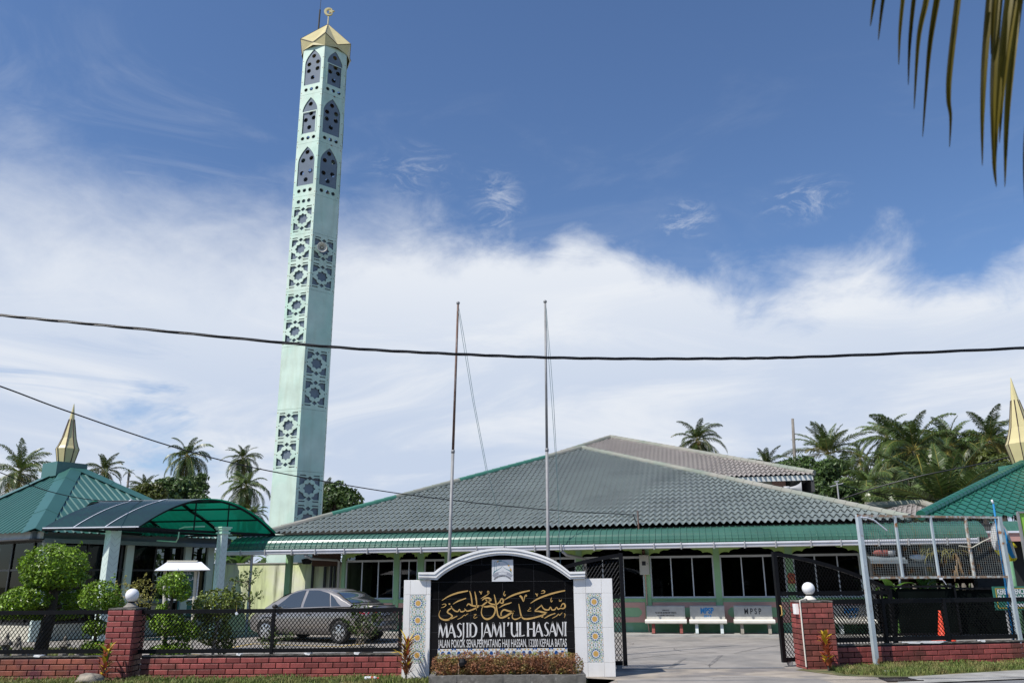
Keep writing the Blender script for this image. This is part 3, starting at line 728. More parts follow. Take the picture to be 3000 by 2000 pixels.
# ================================================================ MOSQUE NAME SIGN
YS = 15.72
def S4(x, y, Y=YS): p = at(1150 + x * .29762, 1550 + y * .29762, Y); return p.x, p.z
SIGN = thing('name_sign', 'arched black and white mosque name sign with gold calligraphy behind the planter', 'sign', (-.1, 15.9, 0))
def SF(x, z, d): return Vector((x, YS - d, z))
LX0, LX1 = at(1179.5, 1850, YS).x, at(1259.5, 1850, YS).x; RX0, RX1 = at(1684, 1850, YS).x, at(1799.5, 1850, YS).x
PZ = at(1224, 1698, YS).z
def sign_pillar(x0, x1, m0, m1, zt, zm1, zm0, inner):
    dpt = 0.42; g = 0.004
    core = MB(); core.box(x0 + .006, YS + .006, 0, x1 - .006, YS + dpt - .006, zt - .006); p = core.build('pillar', G['grout'], SIGN)
    t = MB()
    rows = [(0.0, zm0 - .0), (zm0, (zm0 + zm1) / 2), ((zm0 + zm1) / 2, zm1), (zm1, zt)]
    for i, (a, b) in enumerate(rows):
        cols = [(x0, m0), (m1, x1)] if i in (1, 2) else [(x0, m0), (m0, m1), (m1, x1)]
        for c0, c1 in cols: t.cbox((c0 + c1) / 2, YS + .02, (a + b) / 2, c1 - c0 - g, .04, b - a - g, .003)
        for xs, s in ((x0, -1), (x1, 1)):
            t.box(xs - (.0 if s < 0 else .012), YS + .042, a + g / 2, xs + (.012 if s < 0 else 0), YS + dpt, b - g / 2)
    t.box(x0, YS + .002, zt - .01, x1, YS + dpt, zt); t.build('white_tile', G['white_tile'], p)
    # mosaic panel
    pan = MB(); pan.box(m0 + .003, YS + .004, zm0 + .003, m1 - .003, YS + .03, zm1 - .003)
    mo = pan.build('mosaic_panel', G['mosaic_white'], p)
    W = m1 - m0; Hh = zm1 - zm0; n = 4; u = Hh / n; cx = (m0 + m1) / 2
    lay = {'sage': MB(), 'gold': MB(), 'blue': MB()}
    D = -.004
    def put(k, pts, d=.0015):
        pts = [(min(max(x, m0 + .006), m1 - .006), min(max(z, zm0 + .006), zm1 - .006)) for x, z in pts]
        lay[k].poly([SF(x, z, D + d) for x, z in pts])
    def petal(c, a, r0, r1, w):
        ca, sa = math.cos(a), math.sin(a); q = []
        for s, wd in ((r0, 0), (r0 + (r1 - r0) * .3, w * .7), (r0 + (r1 - r0) * .65, w), (r0 + (r1 - r0) * .9, w * .6), (r1, 0)): q.append((s, wd))
        pts = [(c[0] + s * ca - wd * sa, c[1] + s * sa + wd * ca) for s, wd in q] + [(c[0] + s * ca + wd * sa, c[1] + s * sa - wd * ca) for s, wd in reversed(q[1:-1])]
        return pts
    for i in range(n):
        c = (cx, zm1 - u * (i + .5)); r = u
        put('gold', star(c[0], c[1], r * .175, r * .145, 12, math.pi / 12))
        for k in range(12):
            a = math.pi * 2 * k / 12
            put('blue', petal(c, a, r * .19, r * .295, r * .042))
            put('sage', petal(c, a + math.pi / 12, r * .225, r * .415, r * .068))
        for sx in (-1, 1):
            for zz in (-.22, .22): put('gold', star(c[0] + sx * W * .40, c[1] + zz * u, u * .055, u * .026, 6))
            for zz in (-.385, .385): put('gold', star(c[0] + sx * W * .23, c[1] + zz * u, u * .055, u * .026, 6, .5))
            put('blue', star(c[0] + sx * W * .45, c[1], u * .055, u * .022, 4))
            for zz in (-.33, .33): put('sage', star(c[0] + sx * W * .36, c[1] + zz * u, u * .06, u * .05, 6))
            for zz in (-.47, .47): put('sage', star(c[0] + sx * W * .33, c[1] + zz * u, u * .055, u * .045, 6)); put('sage', star(c[0] + sx * W * .14, c[1] + zz * u, u * .055, u * .045, 6))
            put('gold', star(c[0] + sx * W * .485, c[1] + .5 * u, u * .05, u * .03, 5)); put('blue', star(c[0] + sx * W * .42, c[1] + .43 * u, u * .03, u * .02, 4)); put('blue', star(c[0] + sx * W * .42, c[1] - .43 * u, u * .03, u * .02, 4))
            put('sage', star(c[0] + sx * W * .47, c[1] + .13 * u, u * .05, u * .04, 5)); put('sage', star(c[0] + sx * W * .47, c[1] - .13 * u, u * .05, u * .04, 5))
        for zz in (-.44, .44): put('blue', star(c[0], c[1] + zz * u, u * .05, u * .02, 4))
    for k, mname in (('sage', 'mosaic_sage'), ('gold', 'mosaic_gold'), ('blue', 'mosaic_blue')): lay[k].build(k + '_tile_pattern', G[mname], mo)
zt1, zb1 = at(1222, 1741, YS).z, at(1222, 1944, YS).z
sign_pillar(LX0, LX1, at(1199, 1850, YS).x, at(1247, 1850, YS).x, PZ, zt1, zb1, 1)
sign_pillar(RX0, RX1, at(1720, 1850, YS).x, at(1767, 1850, YS).x, PZ, zt1, zb1, -1)
# arch curve (outer and inner) in sign coordinates
OUT = [(258, 421), (330, 421), (412, 420), (470, 375), (545, 328), (650, 275), (800, 222), (950, 193), (1080, 185), (1230, 194), (1400, 232), (1550, 286), (1650, 345), (1740, 416), (1815, 415), (1892, 413)]
INN = [(258, 488), (340, 490), (440, 496), (500, 445), (570, 400), (670, 348), (810, 297), (950, 264), (1080, 252), (1220, 263), (1390, 300), (1530, 352), (1635, 412), (1745, 490), (1820, 484), (1892, 481)]
out_ = [S4(*p) for p in OUT]; inn_ = [S4(*p) for p in INN]
sm = lambda P: [P[0], P[1], P[2]] + catmull(P[2:14], 5)[1:] + [P[14], P[15]]
o2, i2 = sm(out_), sm(inn_)
cop = MB(); n = len(o2)
bands = [(0.0, .30, .10), (.30, .42, .072), (.42, .72, .085), (.72, .82, .05), (.82, 1.0, .06)]
for t0, t1, dep in bands:
    A = [(o[0] + (i[0] - o[0]) * t0, o[1] + (i[1] - o[1]) * t0) for o, i in zip(o2, i2)]; B = [(o[0] + (i[0] - o[0]) * t1, o[1] + (i[1] - o[1]) * t1) for o, i in zip(o2, i2)]
    for k in range(n - 1):
        cop.hexa([SF(*B[k], dep), SF(*B[k + 1], dep), SF(*B[k + 1], -.40), SF(*B[k], -.40), SF(*A[k], dep), SF(*A[k + 1], dep), SF(*A[k + 1], -.40), SF(*A[k], -.40)])
cop.build('arch_coping', G['white_plaster'], SIGN, fix=True)
# black granite field under the arch
bz = 0.0; BX0, BX1 = LX1 + .002, RX0 - .002
fld = MB(); arch = [p for p in catmull(inn_[2:14], 5) if BX0 <= p[0] <= BX1]
fpts = [(BX0, bz), (BX1, bz), (BX1, arch[-1][1] + .01)] + [(x, z + .012) for x, z in reversed(arch)] + [(BX0, arch[0][1] + .01)]
fld.prism(fpts, lambda x, z, d: SF(x, z, d), -.36, -.035); fo = fld.build('black_panel', G['black_granite'], SIGN)
seam = MB()
def archz(x):
    for (xa, za), (xb, zb) in zip(arch, arch[1:]):
        if xa <= x <= xb: return za + (zb - za) * (x - xa) / (xb - xa)
    return arch[0][1]
for y in (345, 512, 680, 845, 1010, 1175):
    z = S4(1080, y)[1]; xs = [x for x in [BX0 + i * .02 for i in range(int((BX1 - BX0) / .02))] if archz(x) > z]
    if xs: seam.box(xs[0], YS + .0335, z - .0015, xs[-1], YS + .036, z + .0015)
for x, y0 in ((450, 520), (770, 345), (1083, 520), (1395, 345), (1705, 510), (877, 252), (1185, 262), (980, 252)):
    q = S4(x, 800)[0]; seam.box(q - .0012, YS + .0335, S4(x, 1170)[1] if y0 > 300 else S4(x, 345)[1], q + .0012, YS + .036, min(archz(q), S4(x, y0)[1]))
MATS['seam'] = mat('seam', (0.06, 0.06, 0.062), 0.5, var=0.1); seam.build('tile_seam', G['seam'], fo)
BD = -.035
# calligraphy (traced strokes; crop of photo 1250..1700 x 1700..1830, 5.227 px per photo px)
def AR(x, y, d): p = at(1250 + x * .19133, 1700 + y * .19133, YS); return SF(p.x, p.z, BD + d)
cal = MB()
def st(*pts, w=20): 
    P = [(p[0], p[1], p[2] if len(p) > 2 else w) for p in pts]; ribbon(cal, P, AR, -.001, .006, 5)
st((1588, 347, 6), (1700, 278, 22), (1850, 218, 26), (2000, 175, 24), (2122, 150, 16))
st((2055, 400, 10), (2080, 355, 16), (2110, 355, 22), (2122, 395, 24), (2095, 425, 20), (2050, 422, 16), (2015, 435, 18), (1990, 405, 12), (1965, 440, 18), (1920, 445, 20), (1897, 402, 12), (1872, 442, 20), (1825, 445, 22), (1785, 420, 18), (1757, 368, 10))
st((1762, 375, 10), (1700, 425, 16), (1658, 465, 14), (1720, 468, 22), (1785, 483, 28), (1845, 490, 18))
st((1845, 488, 12), (1770, 530, 22), (1660, 562, 24), (1570, 582, 26), (1490, 582, 24), (1452, 545, 20), (1432, 470, 20), (1410, 355, 10))
st((1460, 545, 10), (1400, 580, 16), (1345, 590, 18), (1312, 565, 16), (1315, 520, 10), (1338, 460, 16))
st((1755, 550, 20), (1785, 552, 26))
st((1425, 228, 26), (1455, 255, 28), (1483, 318, 8), (1500, 250, 14), (1525, 218, 18), (1528, 245, 8))
st((1665, 195, 12), (1682, 210, 14), (1692, 240, 5), (1702, 195, 8))
st((1752, 195, 6), (1800, 185, 12), (1808, 160, 16), (1785, 150, 14), (1757, 162, 8))
st((1912, 258, 8), (1902, 300, 12), (1912, 325, 12), (1926, 300, 8))
st((2030, 285, 6), (2036, 318, 9), (2050, 300, 7), (2056, 320, 9), (2068, 288, 6))
st((1800, 578, 6), (1880, 532, 18), (1972, 498, 12))
st((1922, 576, 6), (1990, 540, 12), (2020, 508, 8), (2035, 530, 10), (2055, 512, 8), (2078, 488, 8))
st((2108, 500, 10), (2122, 520, 10), (2108, 568, 5))
st((1575, 412, 6), (1595, 420, 8), (1560, 445, 7), (1550, 465, 7), (1602, 462, 7))
st((1185, 297, 6), (1290, 235, 22), (1430, 185, 26), (1580, 150, 16))
st((1033, 212, 10), (1052, 290, 18), (1064, 370, 20), (1075, 450, 20), (1092, 530, 22), (1130, 566, 26), (1190, 555, 28), (1260, 515, 28), (1310, 482, 24), (1338, 468, 14))
st((1103, 418, 6), (1180, 372, 18), (1250, 350, 18), (1300, 333, 10))
st((1140, 540, 14), (1142, 485, 18), (1185, 445, 22), (1250, 462, 26), (1335, 482, 18))
st((1075, 362, 16), (1115, 325, 18), (1148, 272, 16), (1172, 300, 22), (1160, 345, 20), (1118, 328, 12))
st((848, 302, 10), (890, 268, 22), (955, 268, 26), (985, 298, 20), (935, 308, 18), (900, 288, 14))
st((925, 300, 12), (975, 350, 20), (1060, 368, 22))
st((955, 300, 14), (895, 345, 22), (850, 380, 18))
st((822, 378, 8), (900, 398, 24), (985, 388, 28), (1040, 415, 26), (1048, 470, 22), (1010, 548, 24), (930, 588, 28), (870, 565, 22), (838, 500, 16), (848, 415, 10), (880, 385, 8))
st((828, 275, 5), (890, 238, 14), (940, 205, 10), (952, 168, 10), (932, 160, 10), (935, 188, 8), (962, 192, 6))
st((1195, 158, 6), (1180, 205, 14), (1198, 232, 12), (1208, 205, 6)); st((805, 165, 14), (825, 180, 14), (833, 210, 5), (845, 158, 8))
st((1245, 568, 20), (1268, 575, 24))
st((228, 305, 6), (340, 235, 20), (480, 185, 26), (632, 155, 18))
st((655, 155, 8), (672, 205, 18), (688, 290, 18), (695, 370, 16)); st((735, 165, 8), (752, 250, 20), (764, 350, 16), (760, 455, 5))
st((612, 388, 10), (638, 355, 18), (690, 378, 24), (740, 388, 24), (808, 382, 16)); st((805, 388, 12), (740, 425, 22), (680, 450, 22), (620, 465, 18), (590, 440, 12), (578, 425, 8))
st((400, 358, 6), (480, 312, 18), (602, 268, 14))
st((590, 450, 12), (560, 470, 18), (520, 472, 18), (500, 435, 10), (478, 470, 18), (430, 462, 20), (388, 420, 14), (372, 385, 12))
st((335, 352, 20), (358, 360, 20))
st((388, 415, 12), (335, 445, 22), (318, 485, 22), (365, 515, 20), (388, 545, 22), (340, 592, 28), (270, 600, 26), (212, 575, 20), (186, 530, 12), (195, 480, 8), (212, 448, 4))
st((338, 600, 5), (400, 572, 16), (468, 540, 10)); st((468, 594, 5), (535, 560, 12), (572, 525, 8), (590, 535, 9), (610, 515, 8), (635, 505, 7))
st((218, 415, 5), (262, 402, 10), (295, 372, 12), (275, 355, 10), (235, 366, 8))
st((720, 520, 8), (758, 515, 9), (722, 550, 8), (732, 575, 8), (775, 555, 7))
cal.build('gold_calligraphy', G['gold_letter'], SIGN)
# mosque name in flared capitals
def NM(x, y, d): p = S4(x, y); return SF(p[0], p[1], BD + d)
GL = {
 'M': ([[(.02, 0, .03), (.10, .5, .10), (.14, 1, .16)], [(.12, 1, .14), (.32, .55, .20), (.46, .02, .10)], [(.46, 0, .06), (.66, .55, .09), (.84, 1, .09)], [(.80, 1, .13), (.86, .5, .19), (.92, .0, .22)]], 1),
 'A': ([[(.02, 0, .05), (.24, .5, .10), (.44, 1, .11)], [(.40, 1, .13), (.62, .5, .22), (.86, 0, .25)], [(.17, .33, .10), (.65, .33, .10)]], 1),
 'S': ([[(.82, .88, .09), (.55, .97, .12), (.28, .80, .22), (.42, .58, .26), (.68, .40, .26), (.74, .18, .22), (.45, .03, .13), (.12, .12, .10)]], 1),
 'J': ([[(.60, 1.0, .32), (.58, .8, .26), (.58, .3, .26), (.54, -.02, .22), (.38, -.22, .14), (.12, -.30, .06)]], 1),
 'I': ([[(.5, 1.0, .95), (.5, .9, .55), (.5, .5, .48), (.5, .1, .55), (.5, 0, .95)]], 1),
 'D': ([[(.16, 1, .22), (.16, .5, .20), (.16, 0, .22)], [(.10, .96, .10), (.5, .95, .13), (.80, .72, .22), (.84, .45, .24), (.70, .14, .18), (.40, .03, .12), (.1, .04, .10)]], 1),
 "'": ([[(.6, 1.0, .9), (.6, .88, .7), (.3, .72, .2)]], 1),
 'U': ([[(.15, 1, .24), (.15, .5, .20), (.20, .18, .20), (.45, .02, .16), (.70, .14, .14), (.80, .4, .10)], [(.82, 1, .24), (.82, .5, .20), (.84, .0, .22)]], 1),
 'L': ([[(.22, 1, .34), (.22, .5, .30), (.22, 0, .34)], [(.2, .06, .14), (.6, .05, .12), (.95, .10, .22)]], 1),
 'H': ([[(.16, 1, .24), (.16, .5, .19), (.16, 0, .24)], [(.82, 1, .24), (.82, .5, .19), (.82, 0, .24)], [(.16, .52, .10), (.82, .52, .10)]], 1),
 'N': ([[(.10, 0, .05), (.12, .5, .10), (.12, 1, .16)], [(.10, 1, .12), (.45, .5, .22), (.84, .0, .14)], [(.86, 1.0, .16), (.86, .5, .11), (.85, 0, .07)]], 1)}
LAY = [('M', 450, 545), ('A', 543, 628), ('S', 622, 690), ('J', 664, 722), ('I', 720, 752), ('D', 752, 836), ('J', 846, 906), ('A', 892, 980), ('M', 976, 1078), ('I', 1082, 1114), ("'", 1126, 1148), ('U', 1160, 1242), ('L', 1243, 1302),
       ('H', 1320, 1408), ('A', 1402, 1488), ('S', 1484, 1548), ('A', 1540, 1624), ('N', 1612, 1688), ('I', 1686, 1720)]
nm = MB()
for ch, xa, xb in LAY:
    base = 1064 - (xa - 450) * .0125; cap = 921 - (xa - 450) * .0105
    for stt in GL[ch][0]:
        w = xb - xa
        ribbon(nm, [(xa + x * w, base + (cap - base) * y, wd * w * (0.98 if ch not in 'IJ' else .85)) for x, y, wd in stt], NM, -.001, .006, 5)
nm.build('name_lettering', G['white_letter'], SIGN)
ad = MB(); ax0, ax1 = S4(447, 1140)[0], S4(1716, 1140)[0]; az_ = S4(1080, 1157)[1]; slope = (S4(1716, 1150)[1] - S4(447, 1166)[1]) / (ax1 - ax0)
put_text(ad, 'JALAN POKOK SENA,PERMATANG HAJI HASSAN, 13200 KEPALA BATAS', .192, lambda x, y, d: SF((ax0 + ax1) / 2 + x, az_ + y, BD + d), .004, width=ax1 - ax0, bold=.0015)
ad.build('address_lettering', G['white_letter'], SIGN)
# square emblem plaque
q0, q1 = S4(978, 512), S4(1187, 297)
pq = MB(); pq.box(q0[0], YS + .02, q0[1], q1[0], YS + .04, q1[1]); PLQ = pq.build('emblem_plaque', G['plaque'], SIGN)
pw = q1[0] - q0[0]; ph_ = q1[1] - q0[1]
def EM(x, y, d): return SF(q0[0] + (x - 335) / 965 * pw, q1[1] - (y - 295) / 1000 * ph_, -.02 + d)
ea, eb, ec, ed = MB(), MB(), MB(), MB()
ribbon(ea, [(x, y, w) for x, y, w in ((405, 960, 20), (440, 860, 40), (540, 790, 30), (650, 725, 22), (760, 650, 12), (808, 570, 8), (860, 640, 12), (960, 715, 20), (1080, 770, 30), (1170, 830, 45), (1230, 930, 20))], EM, None, .002)
ribbon(ea, [(440, 850, 14), (440, 680, 14), (460, 640, 12), (450, 580, 12), (460, 510, 12), (440, 455, 14), (490, 365, 14), (545, 455, 14), (520, 510, 12), (535, 580, 12), (525, 640, 12), (550, 690, 14), (548, 780, 14)], EM, None, .002, k=2)
ea.poly([EM(x, y, .002) for x, y in star(658, 478, 36, 16, 5, -math.pi / 2)])
for a0, a1, bb in ((0, .14, eb), (.14, .30, ea), (.30, .52, ec), (.52, .62, ec), (.62, .70, eb), (.70, .82, ec), (.82, 1.0, eb)):
    C = [(560, 395), (660, 350), (780, 350), (920, 400), (1040, 490), (1130, 620), (1180, 740), (1205, 830)]
    P = catmull([(x, y, 55 + 15 * i / 7) for i, (x, y) in enumerate(C)], 6); m_ = len(P); ribbon(bb, P[int(a0 * (m_ - 1)):int(a1 * (m_ - 1)) + 1], EM, None, .002, k=1)
ribbon(ed, [(390, 1060, 130), (520, 960, 130), (640, 925, 130), (810, 935, 130), (980, 925, 130), (1100, 960, 130), (1240, 1060, 130)], EM, None, .002)
ribbon(ed, [(460, 1140, 50), (600, 1050, 50), (810, 1020, 30), (1020, 1050, 50), (1165, 1140, 50)], EM, None, .003)
pn = MB(); pn.poly([EM(640, 990, .004), EM(1000, 985, .004), EM(1000, 885, .004), EM(640, 890, .004)])
for w in ((690, 950), (760, 945), (830, 945), (900, 940), (960, 940)): ribbon(ed, [(w[0] - 25, w[1] + 15, 6), (w[0], w[1] - 18, 9), (w[0] + 20, w[1] + 8, 7)], EM, None, .006)
vs, fs = text_mesh('MASJID JAMI\'UL HASANI', 100, sx=.8, bold=2)
tw = max(v[0] for v in vs) - min(v[0] for v in vs); bk = MB()
def ARC(x, y, d):
    a = x / tw * 1.56; rr = 520 + y * .72; return EM(815 + rr * math.sin(a), 1590 - rr * math.cos(a), d)
bk.add([ARC(x, y, .004) for x, y in vs], fs); by = MB(); put_text(by, '1980', 55, lambda x, y, d: EM(815 + x, 830 - y, d), .004)
mat('emblem_teal', (0.06, 0.20, 0.24), 0.4, var=.1); mat('emblem_grey', (0.30, 0.31, 0.35), 0.4, var=.05); mat('emblem_blue', (0.42, 0.50, 0.56), 0.4, var=.05)
ea.build('emblem_outline', G['emblem_teal'], PLQ); eb.build('emblem_gold', G['mosaic_gold'], PLQ); ec.build('emblem_arc', G['emblem_blue'], PLQ); ed.build('emblem_book', G['emblem_grey'], PLQ); pn.build('emblem_label', G['plaque'], PLQ); bk.build('emblem_lettering', G['stencil_black'], PLQ); by.build('emblem_year', G['emblem_grey'], PLQ)
# mosaic strip under the address
z1, z0 = S4(1080, 1172)[1], S4(1080, 1262)[1]; x0, x1 = S4(443, 1200)[0], S4(1722, 1200)[0]
sb = MB(); sb.box(x0, YS + .028, z0, x1, YS + .04, z1); sp = sb.build('mosaic_strip', G['mosaic_white'], SIGN)
lay = {'mosaic_blue': MB(), 'mosaic_gold': MB(), 'mosaic_sage': MB()}; hh = z1 - z0; nn = 8; uu = (x1 - x0) / nn
SD = lambda x, z: SF(x, z, -.0265)
for i in range(nn):
    cx = x0 + uu * (i + .5); cz = z1 - hh * .52
    for sx in (-1, 1):
        lay['mosaic_blue'].poly([SD(cx + sx * uu * .19 + .12 * uu * math.cos(a), cz + .15 * uu * math.sin(a)) for a in [k * math.pi / 3 for k in range(6)]])
        lay['mosaic_gold'].poly([SD(cx + sx * uu * .10 + dx, cz + hh * .34 + dz) for dx, dz in ((-.05 * uu, 0), (.05 * uu, 0), (.04 * uu, .07 * uu), (-.04 * uu, .07 * uu))])
        lay['mosaic_sage'].poly([SD(cx + sx * uu * .42 + dx, cz + dz) for dx, dz in ((-.06 * uu, -.12 * uu), (.05 * uu, -.12 * uu), (.05 * uu, .1 * uu), (-.06 * uu, .1 * uu))])
        lay['mosaic_blue'].poly([SD(cx + sx * uu * .42 + dx, cz + .26 * uu + dz) for dx, dz in ((-.06 * uu, -.05 * uu), (.05 * uu, -.05 * uu), (.05 * uu, .04 * uu), (-.06 * uu, .04 * uu))])
        lay['mosaic_gold'].poly([SD(cx + sx * uu * .33 + dx, cz + dz) for dx, dz in ((-.03 * uu, .13 * uu), (.03 * uu, .13 * uu), (.03 * uu, .22 * uu), (-.03 * uu, .22 * uu))])
for k, b in lay.items(): b.build('tile_pattern', G[k], sp)

# ================================================================ PLANTER, HEDGE, SPOTLIGHT
pt = thing('planter', 'long low stained concrete planter box in front of the black sign', 'planter', (0, 15.2, 0))
a_, b_ = at(1257, 1985, 14.85).x, at(1716, 1980, 14.85).x
pb = MB(); rnd = random.Random(4)
def wob(): return rnd.uniform(-.006, .006)
for (xa, ya, xb, yb) in ((a_, 14.80, b_, 14.90), (a_, 15.52, b_, 15.62), (a_, 14.9, a_ + .1, 15.52), (b_ - .1, 14.9, b_, 15.52)):
    k = max(1, int((xb - xa) / .15)); 
    for i in range(k):
        xs, xe = xa + (xb - xa) * i / k, xa + (xb - xa) * (i + 1) / k
        pb.box(xs, ya + wob(), -.02, xe, yb, .135 + wob())
pb.build('concrete_trough', G['old_concrete'], pt); sl_ = MB(); sl_.box(a_ + .1, 14.9, 0, b_ - .1, 15.52, .10); sl_.build('soil', G['grass_base'], pt)
def leafball(mb, c, r, n, ls, rnd, shell=.72, flat=.0, up=.3, asp=.55, squash=None):
    """leaf quads spread through an ellipsoid, most near its lumpy skin"""
    c = Vector(c)
    for _ in range(n):
        d = Vector((rnd.gauss(0, 1), rnd.gauss(0, 1), rnd.gauss(0, 1))).normalized()
        lump = 1 + .17 * noise.noise(Vector((d.x * 2.3 + c.x, d.y * 2.3 + c.y, d.z * 2.3 + c.z)) * 1.4) + .10 * noise.noise((d + c) * 5.1)
        q = rnd.random(); k = (shell + (1 - shell) * q ** .6) if rnd.random() < .82 else rnd.uniform(.3, shell)
        if rnd.random() < .02: k *= rnd.uniform(1.03, 1.14)
        p = c + Vector((d.x * r[0], d.y * r[1], d.z * r[2])) * (k * lump)
        nrm = (d * .7 + Vector((rnd.gauss(0, .6), rnd.gauss(0, .6), rnd.gauss(0, .6) + up))).normalized()
        t = nrm.cross(Vector((rnd.gauss(0, 1), rnd.gauss(0, 1), rnd.gauss(0, 1)))).normalized(); b = nrm.cross(t)
        l = ls * rnd.uniform(.65, 1.25); w = l * asp
        mb.add([p - t * l * .5, p - b * w * .5 + nrm * l * .06, p + t * l * .5, p + b * w * .5 + nrm * l * .06], [(0, 1, 2, 3)])
hd = MB(); rnd = random.Random(11)
hx0, hx1 = at(1282, 1950, 15.2).x, at(1690, 1950, 15.2).x
for i in range(17):
    x = hx0 + (hx1 - hx0) * (i + .5) / 17
    leafball(hd, (x, 15.2, .25 + rnd.uniform(-.02, .035)), (.19, .30, .20 + rnd.uniform(-.02, .02)), 1150, .034, rnd, shell=.8)
hedge = thing('hedge', 'low reddish green clipped hedge growing in the concrete planter', 'hedge', (0, 15.2, .1))
hd.build('foliage', G['hedge_leaf'], hedge)
hs = MB()
for i in range(40):
    x = rnd.uniform(hx0, hx1); hs.tube([(x, 15.1 + rnd.uniform(-.2, .2), .08), (x + rnd.uniform(-.05, .05), 15.1 + rnd.uniform(-.2, .2), .3)], .005, 4)
hs.build('stems', G['bark'], hedge)
sx = at(1344, 1965, 14.98).x; sp_ = thing('spotlight', 'small dark garden spotlight on a stake in front of the red hedge', 'spotlight', (sx, 14.98, .1))
b = MB(); b.tube([(sx, 14.95, .1), (sx, 14.95, .33)], .012, 6); b.build('stake', G['rust'], sp_)
b = MB(); b.lathe([(.05, -.05), (.075, .0), (.075, .07)], (sx + .07, 14.96, .30), 14, T=Matrix.Rotation(-.5, 3, 'X')); b.build('lamp_head', G['black_paint'], sp_)

# ================================================================ FLAGPOLES
def flagpole(label, top, mid, Y, m_top, m_low, joint, rope):
    a = at(*top, Y); b = at(*mid, Y); f = a + (b - a) * (a.z / (a.z - b.z)); t = thing('flagpole', label, 'flagpole', f[:])
    j = a + (b - a) * ((joint - top[1]) / (mid[1] - top[1]))
    p = MB(); p.smooth = True; p.tube([f, j], [.040, .036], 12); p.tube([j - (f - j).normalized() * -.02, j + (a - j).normalized() * .05], .043, 12); p.build('lower_pole', m_low, t)
    p = MB(); p.smooth = True; p.tube([j, a], [.031, .026], 12); p.build('upper_pole', m_top, t)
    p = MB(); p.smooth = True; p.ball(a + Vector((0, 0, .02)), .045, 8); p.build('finial', G['steel_grey'], t)
    for r in rope:
        q = MB(); q.tube([at(x, y, Y - .05 + .05 * i) for i, (x, y) in enumerate(r)], .006, 5); q.build('halyard', G['rope_green'], t)
flagpole('rusty brown flagpole standing left behind the sign arch', (1342, 890), (1316, 1640), 19.0, G['rusty_pole'], G['steel_grey'], 1340, [[(1344, 900), (1360, 990), (1390, 1180), (1428, 1378), (1470, 1540), (1486, 1618)], [(1343, 910), (1356, 1000), (1384, 1170), (1424, 1378)]])
flagpole('plain grey steel flagpole standing right behind the sign arch', (1597, 886), (1606, 1630), 19.0, G['steel_grey'], G['steel_grey'], 1335, [[(1600, 900), (1612, 1040), (1622, 1180), (1630, 1330), (1638, 1560), (1642, 1660)], [(1599, 905), (1608, 1060), (1626, 1320), (1638, 1480)]])

# ================================================================ OVERHEAD CABLES
def cable(label, pts, r, twist=0, name='overhead_cable'):
    P = catmull([tuple(p) for p in pts], 24)
    mb = MB(); mb.smooth = True
    if twist:
        for k in range(3):
            Q = []
            for i, p in enumerate(P):
                a = i * twist + k * 2.094; Q.append(Vector(p) + Vector((0, math.sin(a) * r * .62, math.cos(a) * r * .62)))
            mb.tube(Q, r * .62, 7)
    else: mb.tube(P, r, 6)
    tag(mb.build(name, G['cable_black']), label, 'cable')
YB = 12.6
cable('thick twisted black bundle cable sagging across the whole sky', [at(-700, 838, YB), at(-300, 890, YB), at(0, 923, YB), at(400, 962, YB), at(960, 1015, YB), at(1340, 1037, YB), at(1700, 1049, YB), at(2100, 1050, YB), at(2400, 1044, YB), at(3000, 1019, YB), at(3500, 992, YB)], .021, .34)
cable('thin black service cable slanting from the left sky down to the mosque eave', [at(-300, 1030, 13.6), at(0, 1131, 15.2), at(200, 1205, 16.5), at(520, 1312, 18.8), at(800, 1381, 20.8), at(1200, 1449, 23.6), at(1600, 1492, 26.2), at(1858, 1507, 27.9)], .014)
cable('thin black cable ending on the left green corrugated roof', [at(-300, 1255, 20), at(0, 1383, 21.5), at(150, 1440, 23), at(300, 1466, 25), at(460, 1465, 28)], .013)
cable('thin black cable running between the palm grove and right green roof', [at(2440, 1470, 37), at(2560, 1430, 36), at(2700, 1393, 35), at(2900, 1352, 34), at(3100, 1300, 33)], .03)
cable('thin drooping cable behind the emerald roof, from the thin mast', [at(2456, 1418, 37), at(2560, 1443, 37), at(2680, 1458, 37), at(2790, 1472, 37)], .022)

# ================================================================ RUSTY BILLBOARD FRAME
PA, PB = gr(2569, 1953), gr(2998, 1936); bd = (PB - PA).normalized(); bn = Vector((bd.y, -bd.x, 0)); BLn = (PB - PA).length
def bbz(x, y): q = onpl(x, y, PA, bn); return (q - PA).dot(bd), q.z
BB = thing('billboard_frame', 'tall rusty mesh billboard frame on two grey posts beside the road', 'billboard', ((PA + PB) / 2)[:]); up = Vector((0, 0, 1))
zt_ = bbz(2720, 1511)[1]; zl_ = bbz(2740, 1690)[1]
for s in (0, BLn):
    p = MB(); p.bar(PA + bd * s, PA + bd * s + up * (zt_ + .01), .085, .085, up=bd); p.build('post', G['galv_paint'], BB)
for z in (zt_ - .01, zl_):
    p = MB(); p.bar(PA + bd * .04 + up * z, PA + bd * (BLn - .04) + up * z, .04, .045); p.build('rail', G['rust'], BB)
for i in range(1, 4):
    p = MB(); s = BLn * i / 4; p.bar(PA + bd * s + up * zl_, PA + bd * s + up * zt_, .045, .04, up=bd); p.build('mullion', G['rust'] if i == 3 else G['galv_paint'], BB)
g = MB(); nx, nz = 62, 27
for i in range(1, nx):
    s = BLn * i / nx; g.bar(PA + bd * s + bn * -.028 + up * zl_, PA + bd * s + bn * -.028 + up * zt_, .0046, .0046, up=bd)
for k in range(1, nz):
    z = zl_ + (zt_ - zl_) * k / nz; g.bar(PA + bd * .03 + bn * -.036 + up * z, PA + bd * (BLn - .03) + bn * -.036 + up * z, .0046, .0046)
